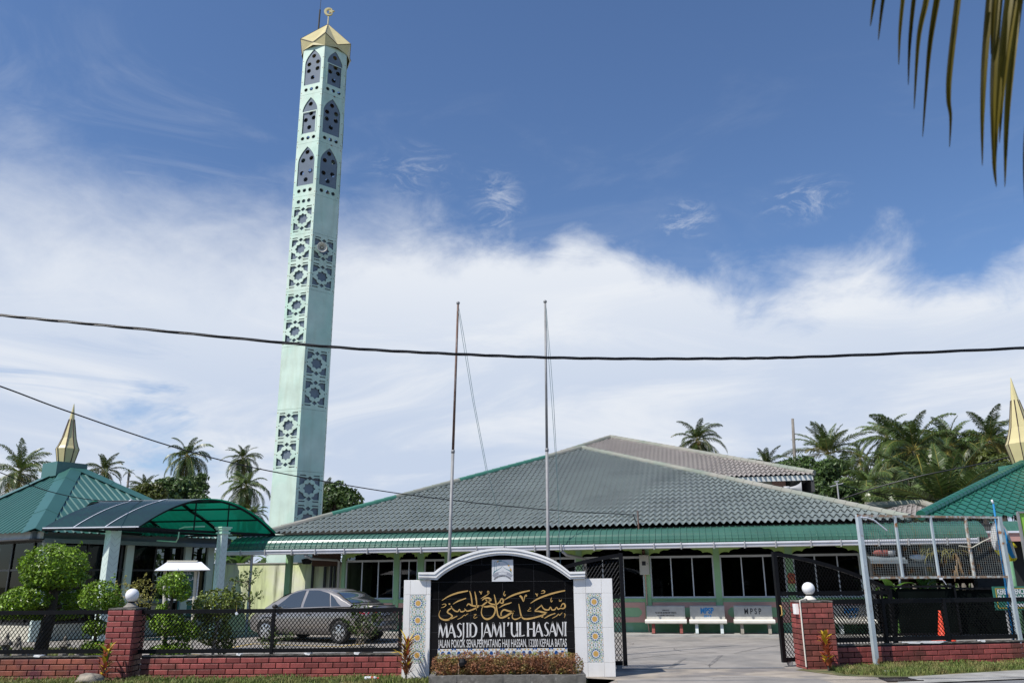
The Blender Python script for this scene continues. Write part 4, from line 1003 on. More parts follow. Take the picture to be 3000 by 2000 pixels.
g.build('mesh_grid', G['grid_wire'], BB)
h = MB(); j = lambda x, y: onpl(x, y, PA + bn * .04, bn)
h.tube([j(2522, 1514), j(2540, 1516), j(2562, 1524), j(2598, 1553)], .016, 8); h.build('broken_batten', G['sheet_white'], BB)
h = MB(); h.tube([j(2905, 1574), j(2880, 1585), j(2848, 1603), j(2810, 1598)], .011, 8); h.build('broken_batten', G['cream_wall'], BB)
h = MB(); c = j(2757, 1694); h.box(-.03, -.01, -.02, .03, .01, .02, Matrix.Translation(c)); h.tube([c, c + Vector((.05, 0, -.05)), c + Vector((.09, 0, -.12))], .006, 5); h.build('clip', G['sheet_white'], BB)
# blue pole with the drooping flag, tied to the right post
FP = thing('flag_on_pole', 'blue pole with drooping yellow white and blue flag tied to right billboard post', 'flag', (PB + Vector((0, -.1, 0)))[:])
YP = PB.y + .12
p = MB(); p.smooth = True; p.tube([at(2910, 1475, YP), at(2944, 1700, YP), at(2978, 1930, YP)], .020, 8); p.build('flag_pole', G['flag_blue'], FP)
p = MB(); p.smooth = True; p.tube([at(2905, 1463, YP), at(2910, 1475, YP)], .021, 8); p.build('pole_tip', G['sheet_white'], FP)
fl = MB(); fl.smooth = True
rowsL = [(2915, 1518), (2905, 1540), (2902, 1565), (2906, 1592), (2918, 1618), (2938, 1634), (2955, 1644)]; rowsR = [(2922, 1516), (2946, 1545), (2960, 1575), (2969, 1600), (2976, 1620), (2980, 1634), (2974, 1642)]
V = []; nc = 9
for i, (l, r) in enumerate(zip(catmull(rowsL, 3), catmull(rowsR, 3))):
    for k in range(nc):
        t = k / (nc - 1); V.append(at(l[0] + (r[0] - l[0]) * t, l[1] + (r[1] - l[1]) * t, YP + .10 + .06 * math.sin(t * 9 + i * .25)))
nr = len(V) // nc
for i in range(nr - 1):
    for k in range(nc - 1):
        fl.cur = 0 if (i < nr * .55 and k < 5) else (1 if k < 5 else (2 if k < 7 else 0))
        if k >= 5 and i > nr * .78: fl.cur = 1
        b = len(fl.v); fl.add([V[i * nc + k], V[i * nc + k + 1], V[(i + 1) * nc + k + 1], V[(i + 1) * nc + k]], [(0, 1, 2, 3)])
fl.build('flag', [G['flag_white'], G['flag_yellow'], G['flag_blue']], FP, fix=True)
fl = MB(); fl.smooth = True; fl.tube([at(2957, 1583, YP + .1), at(2968, 1597, YP + .08), at(2978, 1601, YP + .1)], [.03, .05, .02], 8); fl.build('flag_corner', G['flag_yellow'], FP)
# ================================================================ TILED ROOF PLANE
def tile_face(mb, O, P, apex, wave=.21, course=.5, A=.034, step=.046, vmax=None, phase=0.0, sub=7):
    """wavy stepped metal tiles on the triangle O-P-apex (optionally cut at vmax along the slope)"""
    O, P, apex = Vector(O), Vector(P), Vector(apex); Ax = (P - O).normalized(); W = (P - O).length
    ua = (apex - O).dot(Ax); B = (apex - O) - Ax * ua; H = B.length; B.normalize(); N = Ax.cross(B); N = N if N.z > 0 else -N
    nk = int(math.ceil((vmax or H) / course)); dv = (vmax or H) / nk
    us = [W * i / max(1, int(W / wave * sub)) for i in range(int(W / wave * sub) + 1)]
    def row(v, h, scal):
        L_, R_ = ua * max(0, v) / H, W - (W - ua) * max(0, v) / H; out = []
        for u in us:
            w = 0.5 + 0.5 * math.cos(2 * math.pi * (u / wave + phase))
            uc = min(max(u, L_), R_)
            vv = min(max(v + scal * w * .17 - scal * .085, 0 if not scal else -.2), H)
            out.append(O + Ax * uc + B * vv + N * (h + A * w))
        return out, L_, R_
    n = len(us); prev = None
    for k in range(nk):
        for v, h, sc in ((k * dv - .115, step, 1), ((k + 1) * dv, .001, 1 if k + 1 < nk else 0)):
            r, L_, R_ = row(v, h, sc)
            if prev is not None:
                pr, pL, pR = prev; F = []
                for i in range(n - 1):
                    if us[i + 1] <= min(L_, pL) or us[i] >= max(R_, pR): continue
                    F.append((i, i + 1, n + i + 1, n + i))
                V = pr + r; used = sorted({i for f in F for i in f}); mp = {o: i for i, o in enumerate(used)}
                mb.add([V[i] for i in used], [tuple(mp[i] for i in f) for f in F])
            prev = (r, L_, R_)
    return mb
def ridge_cap(mb, a, b, r=.12, seg=.42, lift=.05, n=10):
    a, b = Vector(a) + Vector((0, 0, lift)), Vector(b) + Vector((0, 0, lift)); ln = (b - a).length; k = max(1, int(ln / seg)); d = (b - a).normalized()
    for i in range(k):
        p, q = a + d * (ln * i / k - .03), a + d * (ln * (i + 1) / k)
        mb.tube([p, q], [r * 1.06, r * .96], n)

# ================================================================ MAIN MOSQUE
MQ = thing('mosque', 'green mosque prayer hall with tiled hip roof, curved awning and dark windows', 'building', MF(-3.6, -6, 0)[:])
EO, EZ = .8, 3.36
eL, eR, aF = MF(-14.15, EO, EZ), MF(6.95, EO, EZ), MF(-4.27, -10, 7.58)
rf = MB(); tile_face(rf, eL, eR, aF); ROOF = rf.build('roof', G['tile_green'], MQ)
bk = MB(); eRb, eLb = MF(6.95, -21, EZ), MF(-14.15, -21, EZ); aB = MF(-4.27, -13, 7.58)
bk.poly([eR, eRb, aB, aF]); bk.poly([eLb, eL, aF, aB]); bk.poly([eRb, eLb, aB]); bk.build('side_roof', G['tile_green'], MQ)
cap = MB(); ridge_cap(cap, eR, aF); cap.build('hip_cap', G['ridge_stone'], MQ)
for t0, t1, m in ((0, .16, 'ridge_stone'), (.16, .34, 'ridge_green'), (.34, .54, 'ridge_stone'), (.54, .86, 'ridge_green'), (.86, 1.0, 'ridge_stone')):
    cap = MB(); ridge_cap(cap, eL + (aF - eL) * t0, eL + (aF - eL) * t1); cap.build('hip_cap', G[m], MQ)
# raised rear roof
uA, uR, uL = MF(-3.64, -18, 9.38), MF(5.9, -10, 6.06), MF(-10.2, -10, 6.06)
uf = MB(); tile_face(uf, uL, uR, uA, course=.5); uf.build('upper_roof', G['tile_brown'], MQ)
ub = MB(); uRb, uLb = MF(5.9, -26, 6.06), MF(-10.2, -26, 6.06); ub.poly([uR, uRb, uA]); ub.poly([uRb, uLb, uA]); ub.poly([uLb, uL, uA])
ub.fbox(MF, -10.2, -26, 5.9, 5.9, -10.06, 6.0); ub.build('upper_side_roof', G['tile_brown'], MQ)
cap = MB(); ridge_cap(cap, uR, uA, r=.13); ridge_cap(cap, uL, uA, r=.13); cap.build('upper_hip_cap', G['ridge_stone'], MQ)
ft = MB(); ft.fbox(MF, -10.1, -10.05, 5.80, 5.85, -9.98, 6.02); ft.build('upper_fascia', G['white_fascia'], MQ)
uw = MB(); uw.fbox(MF, -9.6, -25, 3.0, 4.7, -11.0, 5.98); uw.build('upper_wall', G['cream_wall'], MQ)
uc = MB(); uc.fbox(MF, 4.2, -11.2, 3.0, 4.78, -10.92, 5.95); uc.build('upper_column', G['pink_wall'], MQ)
sf = MB(); sf.fbox(MF, 4.8, -25, 4.4, 5.0, -11.1, 5.98); sf.fbox(MF, 5.75, -14, 5.3, 5.88, -10.0, 6.0); sf.build('dark_side_wall', G['soffit_dark'], MQ)
# low rear annexe roof on the right
nA, nB = at(2556, 1478, 34), at(2725, 1478, 34); nr = MB(); nC = at(2700, 1473, 36.5)
tile_face(nr, at(2480, 1520, 33), at(2800, 1512, 33), at(2700, 1473, 37), course=.45); nr.build('rear_annexe_roof', G['tile_brown'], MQ)
cap = MB(); ridge_cap(cap, at(2540, 1481, 36.9), at(2700, 1473, 37), r=.16, lift=0); ridge_cap(cap, at(2700, 1473, 37), at(2780, 1500, 34.5), r=.16, lift=0); cap.build('rear_annexe_cap', G['ridge_stone'], MQ)
# soffit, dark strip under the tile edge
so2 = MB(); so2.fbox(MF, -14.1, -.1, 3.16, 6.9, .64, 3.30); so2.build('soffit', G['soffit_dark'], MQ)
# curved ribbed awning
aw = MB(); s0, s1 = -15.2, 8.75; prof = [(.66, 3.27), (.95, 3.235), (1.15, 3.19), (1.33, 3.125), (1.47, 3.04), (1.57, 2.95), (1.64, 2.86), (1.67, 2.78), (1.675, 2.74)]
pf = []
for i, (a, b) in enumerate(zip(prof, prof[1:])):
    m_ = 1 if i < 2 else 5
    for j in range(m_):
        t = j / m_; w = .006 if (j % 2 == 0 and i >= 2) else -.004 if i >= 2 else 0
        nx, nz = (b[1] - a[1]), -(b[0] - a[0]); l = math.hypot(nx, nz); pf.append((a[0] + (b[0] - a[0]) * t - nx / l * w, a[1] + (b[1] - a[1]) * t - nz / l * w))
pf.append(prof[-1])
RP = .192; cols = []; s = s0
while s < s1:
    cols += [(s, 0), (s + RP * .72, 0), (s + RP * .78, .026), (s + RP * .92, .026), (s + RP * .98, 0)]; s += RP
ctr = (.75, 2.72)
V = []
for s, h in cols:
    for o, z in pf:
        dx, dz = o - ctr[0], z - ctr[1]; l = math.hypot(dx, dz); V.append(MF(s, o + dx / l * h, z + dz / l * h))
n = len(pf); aw.add(V, [(i * n + j, (i + 1) * n + j, (i + 1) * n + j + 1, i * n + j + 1) for i in range(len(cols) - 1) for j in range(n - 1)])
AWN = aw.build('awning', G['awning_green'], MQ)
ec = MB()
for s in (s0, s1): ec.prism([(.72, 2.74)] + [(o, z) for o, z in reversed(pf)], lambda o, z, d, s=s: MF(s + d, o, z), -.01, .01)
ec.build('awning_end', G['awning_green'], MQ)
gt = MB(); g1 = 8.5
gp = [(1.55, 2.735), (1.735, 2.735), (1.75, 2.72), (1.75, 2.685), (1.725, 2.675), (1.715, 2.60), (1.69, 2.585), (1.55, 2.585)]
gt.prism([(o, z) for o, z in reversed(gp)], lambda o, z, d: MF(d, o, z), s0 - .02, g1); gt.build('gutter', G['gutter_white'], MQ)
s = s0 + .5
while s < g1:
    br = MB(); br.fbox(MF, s, 1.735, 2.57, s + .028, 1.772, 2.76); br.fbox(MF, s, 1.5, 2.555, s + .028, 1.772, 2.572); s += .93 + .12 * math.sin(s * 3); br.build('gutter_bracket', G['pvc_grey'], MQ)
# hall body
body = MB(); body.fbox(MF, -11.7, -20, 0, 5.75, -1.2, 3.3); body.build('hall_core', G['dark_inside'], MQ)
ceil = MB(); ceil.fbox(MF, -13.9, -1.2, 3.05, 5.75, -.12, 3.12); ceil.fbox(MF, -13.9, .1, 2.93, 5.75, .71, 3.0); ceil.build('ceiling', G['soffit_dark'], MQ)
ZS, ZW = 1.09, 2.36    # window sill and head
wb = MB(); wb.fbox(MF, -11.64, -.14, .33, 5.70, 0, ZS - .01); wb.build('dado_wall', G['green_wall'], MQ)
sk = MB(); sk.fbox(MF, -11.66, -.14, -.02, 5.72, .012, .33); sk.build('skirting', G['skirting_green'], MQ)
# columns and bays
COLS = [(-11.68, -11.56), (-9.74, -9.56), (-8.88, -8.66), (-7.9, -7.72), (-5.6, -5.42), (-3.35, -3.15), (-1.11, -.92), (1.12, 1.31), (3.34, 3.56), (5.58, 5.76)]
for a, b in COLS:
    c = MB(); c.fbox(MF, a, -.16, .33, b, .045, 2.95); c.build('column', G['green_wall'], MQ)
fp = MB(); fp.fbox(MF, -13.82, -.1, 0, -13.62, .1, 2.95); fp.build('corner_post', G['green_wall'], MQ)
fp = MB(); fp.tube([MF(-14.4, 1.45, 0), MF(-14.4, 1.45, 2.6)], .045, 10); fp.build('awning_post', G['pvc_grey'], MQ)
BAYS = [(a[1], b[0]) for a, b in zip(COLS, COLS[1:])]
def scallop(x0, x1, zt, zb):
    w = x1 - x0; q = [(x0, zb)]
    lob = [(0, .0, .12), (.14, .09, .16), (.30, .19, .40), (.70, .19, .16), (.86, .09, .12)]
    seq = [(0, 0), (.03, .07), (.08, .105), (.13, .10), (.155, .08), (.18, .15), (.235, .195), (.29, .19), (.31, .20), (.36, .25), (.5, .27), (.64, .25), (.69, .20), (.71, .19), (.765, .195), (.82, .15), (.845, .08), (.87, .10), (.92, .105), (.97, .07), (1, 0)]
    return [(x0, zt)] + [(x0 + w * u, zb + v * .92) for u, v in seq] + [(x1, zt)]
for i, (a, b) in enumerate(BAYS):
    w = b - a
    v = MB(); pts = scallop(a, b, 2.93, 2.415)
    inner = pts[1:-1]
    for (xa, za), (xb, zb) in zip(inner, inner[1:]): v.hexa([MF(xa, -.03, za), MF(xb, -.03, zb), MF(xb, .02, zb), MF(xa, .02, za), MF(xa, -.03, 2.94), MF(xb, -.03, 2.94), MF(xb, .02, 2.94), MF(xa, .02, 2.94)])
    v.build('valance', G['green_valance'], MQ)
    wf = MB(); ft_ = .05
    wf.fbox(MF, a, -.11, ZS, b, -.02, ZS + ft_); wf.fbox(MF, a, -.11, ZW - .02, b, -.03, ZW + .05); wf.fbox(MF, a, -.11, ZS + ft_, a + ft_, -.03, ZW - .02); wf.fbox(MF, b - ft_, -.11, ZS + ft_, b, -.03, ZW - .02)
    nm_ = 3 if w > 1.2 else 2
    for k in range(1, nm_): x = a + w * k / nm_; wf.fbox(MF, x - .018, -.10, ZS + ft_, x + .018, -.05, ZW - .02)
    W_ = wf.build('window', G['aluminium'], MQ)
    p = MB(); p.quad(MF(a + ft_, -.08, ZS + ft_), MF(b - ft_, -.08, ZS + ft_), MF(b - ft_, -.08, ZW - .02), MF(a + ft_, -.08, ZW - .02)); p.quad(MF(a, -.09, ZW + .05), MF(b, -.09, ZW + .05), MF(b, -.09, 3.0), MF(a, -.09, 3.0)); p.build('pane', G['window_glass'], W_)
    sl_ = MB(); sl_.fbox(MF, a - .02, -.02, ZS - .035, b + .02, .06, ZS - .002); sl_.build('sill', G['green_wall'], W_)
    # pink border panel below the window
    t = MB(); A0, A1, Z0, Z1, th = a + .02, b - .02, .35, .965, .16; d = .018; ch = .10
    for q in ((A0, Z1 - th, A1, Z1), (A0, Z0, A1, Z0 + th), (A0, Z0 + th, A0 + th * .75, Z1 - th), (A1 - th * .75, Z0 + th, A1, Z1 - th)): t.fbox(MF, q[0], .001, q[1], q[2], d, q[3])
    for cx, sx in ((A0 + th * .75, 1), (A1 - th * .75, -1)):
        for cz, sz in ((Z0 + th, 1), (Z1 - th, -1)):
            tri = [(cx, cz), (cx + sx * ch, cz), (cx, cz + sz * ch)]
            t.prism(tri, lambda x, z, dd: MF(x, dd, z), .001, d)
    t.build('pink_panel', G['pink_trim'], MQ)
# a paper notice behind one pane, curtains at the back of the hall
ntc = MB(); s_, z_ = mpx(1131, 1723, -.15); s2_, z2_ = mpx(1151, 1738, -.15); ntc.fbox(MF, s_, -.155, z2_, s2_, -.15, z_); ntc.build('paper_notice', G['sheet_white'], MQ)
# drain pipes
def pipe(pts, r=.045):
    q = MB(); q.smooth = True; q.tube(pts, r, 10); q.build('downpipe', G['pvc_grey'], MQ)
pipe([MF(-12.35, 1.65, 2.55), MF(-12.2, 1.4, 2.44), MF(-11.85, .2, 2.42), MF(-11.78, .08, 2.38), MF(-11.78, .08, 0)])
pipe([MF(-3.55, 1.65, 2.55), MF(-3.45, 1.45, 2.44), MF(-3.12, .25, 2.38), MF(-3.02, .1, 2.33), MF(-3.02, .1, 0)])
pipe([MF(5.35, 1.6, 2.5), MF(5.5, 1.2, 2.42), MF(5.84, .1, 2.3), MF(5.84, .1, 0)], .05)
# veranda screen at the left end (dark posts and panel)
sc = thing('veranda_screen', 'dark wooden veranda screen with thin posts behind the grey car roof', 'screen', MF(-12.4, -1.5, 0)[:])
b = MB(); s0_, zt0 = mpx(914, 1640, -.5); s1_, _ = mpx(1000, 1640, -.5)
b.fbox(MF, s0_, -.56, zt0 - .22, s1_ - .05, -.5, zt0 + .25); b.build('head_panel', G['wood_brown'], sc)
for x, w in ((914, .07), (950, .08), (968, .07), (979, .07)):
    s_, _ = mpx(x, 1700, -.5); b = MB(); b.fbox(MF, s_ - w / 2, -.57, 0, s_ + w / 2, -.49, zt0 + .02 - (.25 if w != .07 else .22)); b.build('post', G['dark_frame'], sc)
hb = thing('hanging_lamp', 'small dark floodlight hanging under the left end of the awning', 'lamp', MF(-12.6, .2, 2.2)[:])
c = at(899, 1643, 29.6); b = MB(); b.lathe([(.14, 0), (.20, .16), (.10, .19)], c - Vector((0, 0, .1)), 12); b.build('shade', G['black_paint'], hb); b = MB(); b.tube([c + Vector((0, 0, .08)), c + Vector((.0, 0, .5))], .012, 5); b.build('stem', G['black_paint'], hb)
# roof service bracket, horn speaker on the upper wall, roof mast
rb = thing('service_bracket', 'small rusty service pole at the awning edge holding the cable', 'bracket', MF(-1.2, .9, 3.2)[:])
p0 = onpl(1872, 1556, MF(0, .95, 0), MN); p1 = onpl(1868, 1495, MF(0, .95, 0), MN)
b = MB(); b.tube([p0, p1], .028, 8); b.build('pole', G['rusty_pole'], rb); b = MB(); b.tube([onpl(1855, 1505, MF(0, .95, 0), MN), onpl(1864, 1530, MF(0, .95, 0), MN), onpl(1870, 1553, MF(0, .95, 0), MN)], .014, 6); b.build('cable_tail', G['cable_black'], rb)
def horn(name, label, c, d, r, ln, m, drv=True):
    d = Vector(d).normalized(); q = d.to_track_quat('Z', 'Y').to_matrix(); t = thing(name, label, 'loudspeaker', Vector(c)[:])
    b = MB(); b.smooth = True; pr = [(r * .22, -ln), (r * .30, -ln * .7), (r * .45, -ln * .42), (r * .70, -ln * .16), (r * .98, 0), (r, .012), (r * .95, .012), (r * .66, -ln * .14), (r * .4, -ln * .40), (r * .24, -ln * .66)]
    V = []; nn = 24
    for rr, z in pr:
        for j in range(nn): an = 2 * math.pi * j / nn; V.append(Vector(c) + q @ Vector((math.cos(an) * rr, math.sin(an) * rr, z)))
    b.add(V, [(i * nn + j, i * nn + (j + 1) % nn, (i + 1) * nn + (j + 1) % nn, (i + 1) * nn + j) for i in range(len(pr) - 1) for j in range(nn)]); b.build('bell', m, t)
    e = MB(); e.smooth = True; e.lathe([(r * .08, -ln * .7), (r * .2, -ln * .35), (r * .19, -ln * .25), (r * .02, -ln * .2)], c, 14, T=q); e.build('reflex_cone', m, t)
    if drv: e = MB(); e.smooth = True; e.lathe([(r * .2, -ln * 1.5), (r * .36, -ln * 1.45), (r * .36, -ln * 1.0), (r * .25, -ln * .95)], c, 14, T=q); e.build('driver', m, t)
    return t
horn('horn_loudspeaker', 'horn loudspeaker coloured in eave-shade grey under the brown upper roof corner', at(2348, 1429, 36.0), (.95, -.32, -.02), .27, .5, G['pvc_grey'])  # grey material puts the eave's shade into the horn's colour
ms = thing('roof_antenna', 'thin grey roof mast with short crossbars before the palm grove', 'antenna', at(2455, 1470, 37)[:])
b = MB(); b.tube([at(2459, 1475, 37), at(2452, 1412, 37)], .035, 6); b.build('mast', G['pvc_grey'], ms)
b = MB(); b.tube([at(2432, 1425, 37), at(2470, 1415, 37)], .025, 6); b.tube([at(2445, 1411, 37), at(2458, 1409, 37)], .03, 6); b.build('crossbar', G['pvc_grey'], ms)

# ================================================================ BENCHES, BOXES ON THE WALL
def bench(label, pxs, o, texts, leg_m, back_m):
    s0_, _ = mpx(pxs[0], 1840, o + .22); s1_, _ = mpx(pxs[1], 1840, o + .22); sm_ = (s0_ + s1_) / 2; w = (s1_ - s0_)
    t = thing('bench', label, 'bench', MF(sm_, o, .05)[:])
    def B(s, oo, z): return MF(sm_ + s, o + oo, .05 + z)
    b = MB(); b.fbox(B, -w / 2, -.14, .36, w / 2, .25, .43); q = [(-.14, .43), (.25, .43), (.262, .40), (.25, .33), (-.14, .33)]
    b = MB(); b.prism([(x, z) for x, z in [(-.13, .34), (.24, .30), (.27, .33), (.275, .385), (.25, .415), (-.13, .425)]][::-1], lambda x, z, d: B(d, x, z), -w / 2, w / 2); b.build('seat', G['bench_white'], t)
    for sx in (-.31 * w, .36 * w):
        b = MB(); b.prism([(-.12, 0), (.17, 0), (.20, .02), (.13, .30), (-.14, .34), (-.20, .34)], lambda x, z, d, sx=sx: B(sx + d, x, z), -.045, .045); b.build('leg', G[leg_m], t)
    b = MB(); b.prism([(-.17, .36), (-.11, .36), (-.19, .80), (-.215, .825), (-.25, .82), (-.26, .79)], lambda x, z, d: B(d, x, z), -w * .47, w * .47); K = b.build('backrest', G[back_m], t)
    T_ = MB()
    def BF(x, y, d): zz = .43 + y; return B(x, -.11 - (zz - .36) * .08 / .44 + d, zz)
    mname = None
    for txt, size, y, width, mname, bold in texts: put_text(T_, txt, size, lambda a, b2, d, y=y: BF(a, b2 + y, d), .004, width=width * w, bold=bold)
    T_.build('stencil_lettering', G[mname], K)
OB = .62
bench('concrete bench with three-line black dedication and red legs', (1891, 2013), OB, [('SUMBANGAN', .05, .24, .17, 'stencil_black', .001), ('YB. DATUK SAHABUDIN YAHAYA', .075, .155, .52, 'stencil_black', .002), ('AHLI PARLIMEN TASEK GELUGOR', .06, .08, .42, 'stencil_black', .001)], 'bench_red', 'bench_concrete')
bench('concrete bench reading MPSP 2013 in blue, between the red-legged and bare-legged benches', (2021, 2131), OB, [('MPSP', .24, .16, .36, 'stencil_blue', .01), ('2013', .09, .055, .20, 'stencil_blue', .003)], 'bench_pale', 'bench_concrete')
bench('concrete bench with widely spaced black MPSP and bare concrete legs', (2152, 2273), OB, [('M P S P', .24, .14, .42, 'stencil_black', .004)], 'bench_bare', 'bench_concrete')
bench('concrete bench with faded blue MPSP behind the right fence mesh', (2444, 2572), OB, [('MPSP', .22, .16, .35, 'stencil_blue', .01), ('2013', .08, .055, .18, 'stencil_blue', .003)], 'bench_pale', 'bench_concrete')
mbx = thing('meter_box', 'cream electric meter box on the green column above the red-legged bench', 'meter box', MF(-1.02, .1, 1.9)[:])
s0_, z1_ = mpx(1872, 1625, .26); s1_, z0_ = mpx(1901, 1682, .26)
b = MB(); b.fbox(MF, s0_, .06, z0_, s1_ + .02, .26, z1_); b.build('cabinet', G['meter_box'], mbx)
b = MB(); b.fbox(MF, s0_ + .012, .261, z0_ + .015, s1_ + .005, .268, z1_ - .02); dr = b.build('door', G['meter_box'], mbx)
cx, cz = (s0_ + s1_) / 2, (z0_ + z1_) / 2; b = MB(); b.fbox(MF, cx - .06, .2685, cz - .02, cx + .06, .272, cz + .11); b.build('glazed_port', G['dark_frame'], dr); b = MB(); b.fbox(MF, cx + .10, .2685, cz + .02, cx + .12, .28, cz + .05); b.build('lock', G['dark_frame'], dr)
b = MB(); b.tube([MF(cx + .02, .08, z0_), MF(cx + .03, .08, .3), MF(cx + .05, .07, .05)], .018, 6); b.build('conduit', G['pink_trim'], mbx); b = MB(); b.tube([MF(cx, .1, z1_), MF(cx, .2, 2.6)], .05, 6); b.build('cable_duct', G['wood_brown'], mbx)
pbx = thing('post_box', 'orange letter box on the green column behind the right gate leaf', 'letter box', MF(3.45, .1, 1.6)[:])
s0_, z1_ = mpx(2307, 1677, .14); s1_, z0_ = mpx(2331, 1708, .14)
b = MB(); b.prism([(s0_, z0_), (s1_, z0_), (s1_, z1_ - .05), (s1_ - .05, z1_ - .01), (s0_ + .05, z1_), (s0_, z1_ - .05)], lambda x, z, d: MF(x, d, z), .05, .16); b.build('body', G['post_orange'], pbx)
b = MB(); b.fbox(MF, s0_ + .04, .161, z1_ - .10, s1_ - .04, .165, z1_ - .075); b.build('slot', G['dark_frame'], pbx)
b = MB(); b.fbox(MF, s0_ + .07, .161, z0_ + .08, s1_ - .05, .165, z0_ + .10); b.build('keyhole_plate', G['sign_yellow'], pbx)

# ================================================================ MINARET
YM = 40.0
eb = at(866, 1520, YM); et = at(948, 130, YM)
MX = (eb.x + et.x) / 2; HS = 1.40     # front edge x, hexagon side
v0 = Vector((MX, YM, 0)); ang = 0      # turn towards the viewer
cen = v0 + Vector((-math.sin(ang) * -1, 1, 0)).normalized() * 0
fd = Vector((MX, YM, 0)).normalized(); rot = Matrix.Rotation(R(-4.0), 3, 'Z'); fd = rot @ fd
cen = v0 + fd * HS; ZT = at(944, 128, YM).z
hexv = [cen + Matrix.Rotation(R(60 * k), 3, 'Z') @ (-fd * HS) for k in range(6)]      # 0 = edge towards the viewer; 1 = viewer's right going ccw
MN_T = thing('minaret', 'tall mint hexagonal minaret with lattice panels and folded gold crown', 'tower', cen[:])
core = MB(); cr = [cen + (v - cen) * .93 for v in hexv]; core.add([Vector((v.x, v.y, 0)) for v in cr] + [Vector((v.x, v.y, ZT - 9.5)) for v in cr], [(5, 4, 3, 2, 1, 0), tuple(range(6, 12))] + [(i, (i + 1) % 6, 6 + (i + 1) % 6, 6 + i) for i in range(6)]); core.build('shaft_core', G['minaret_backing'], MN_T)
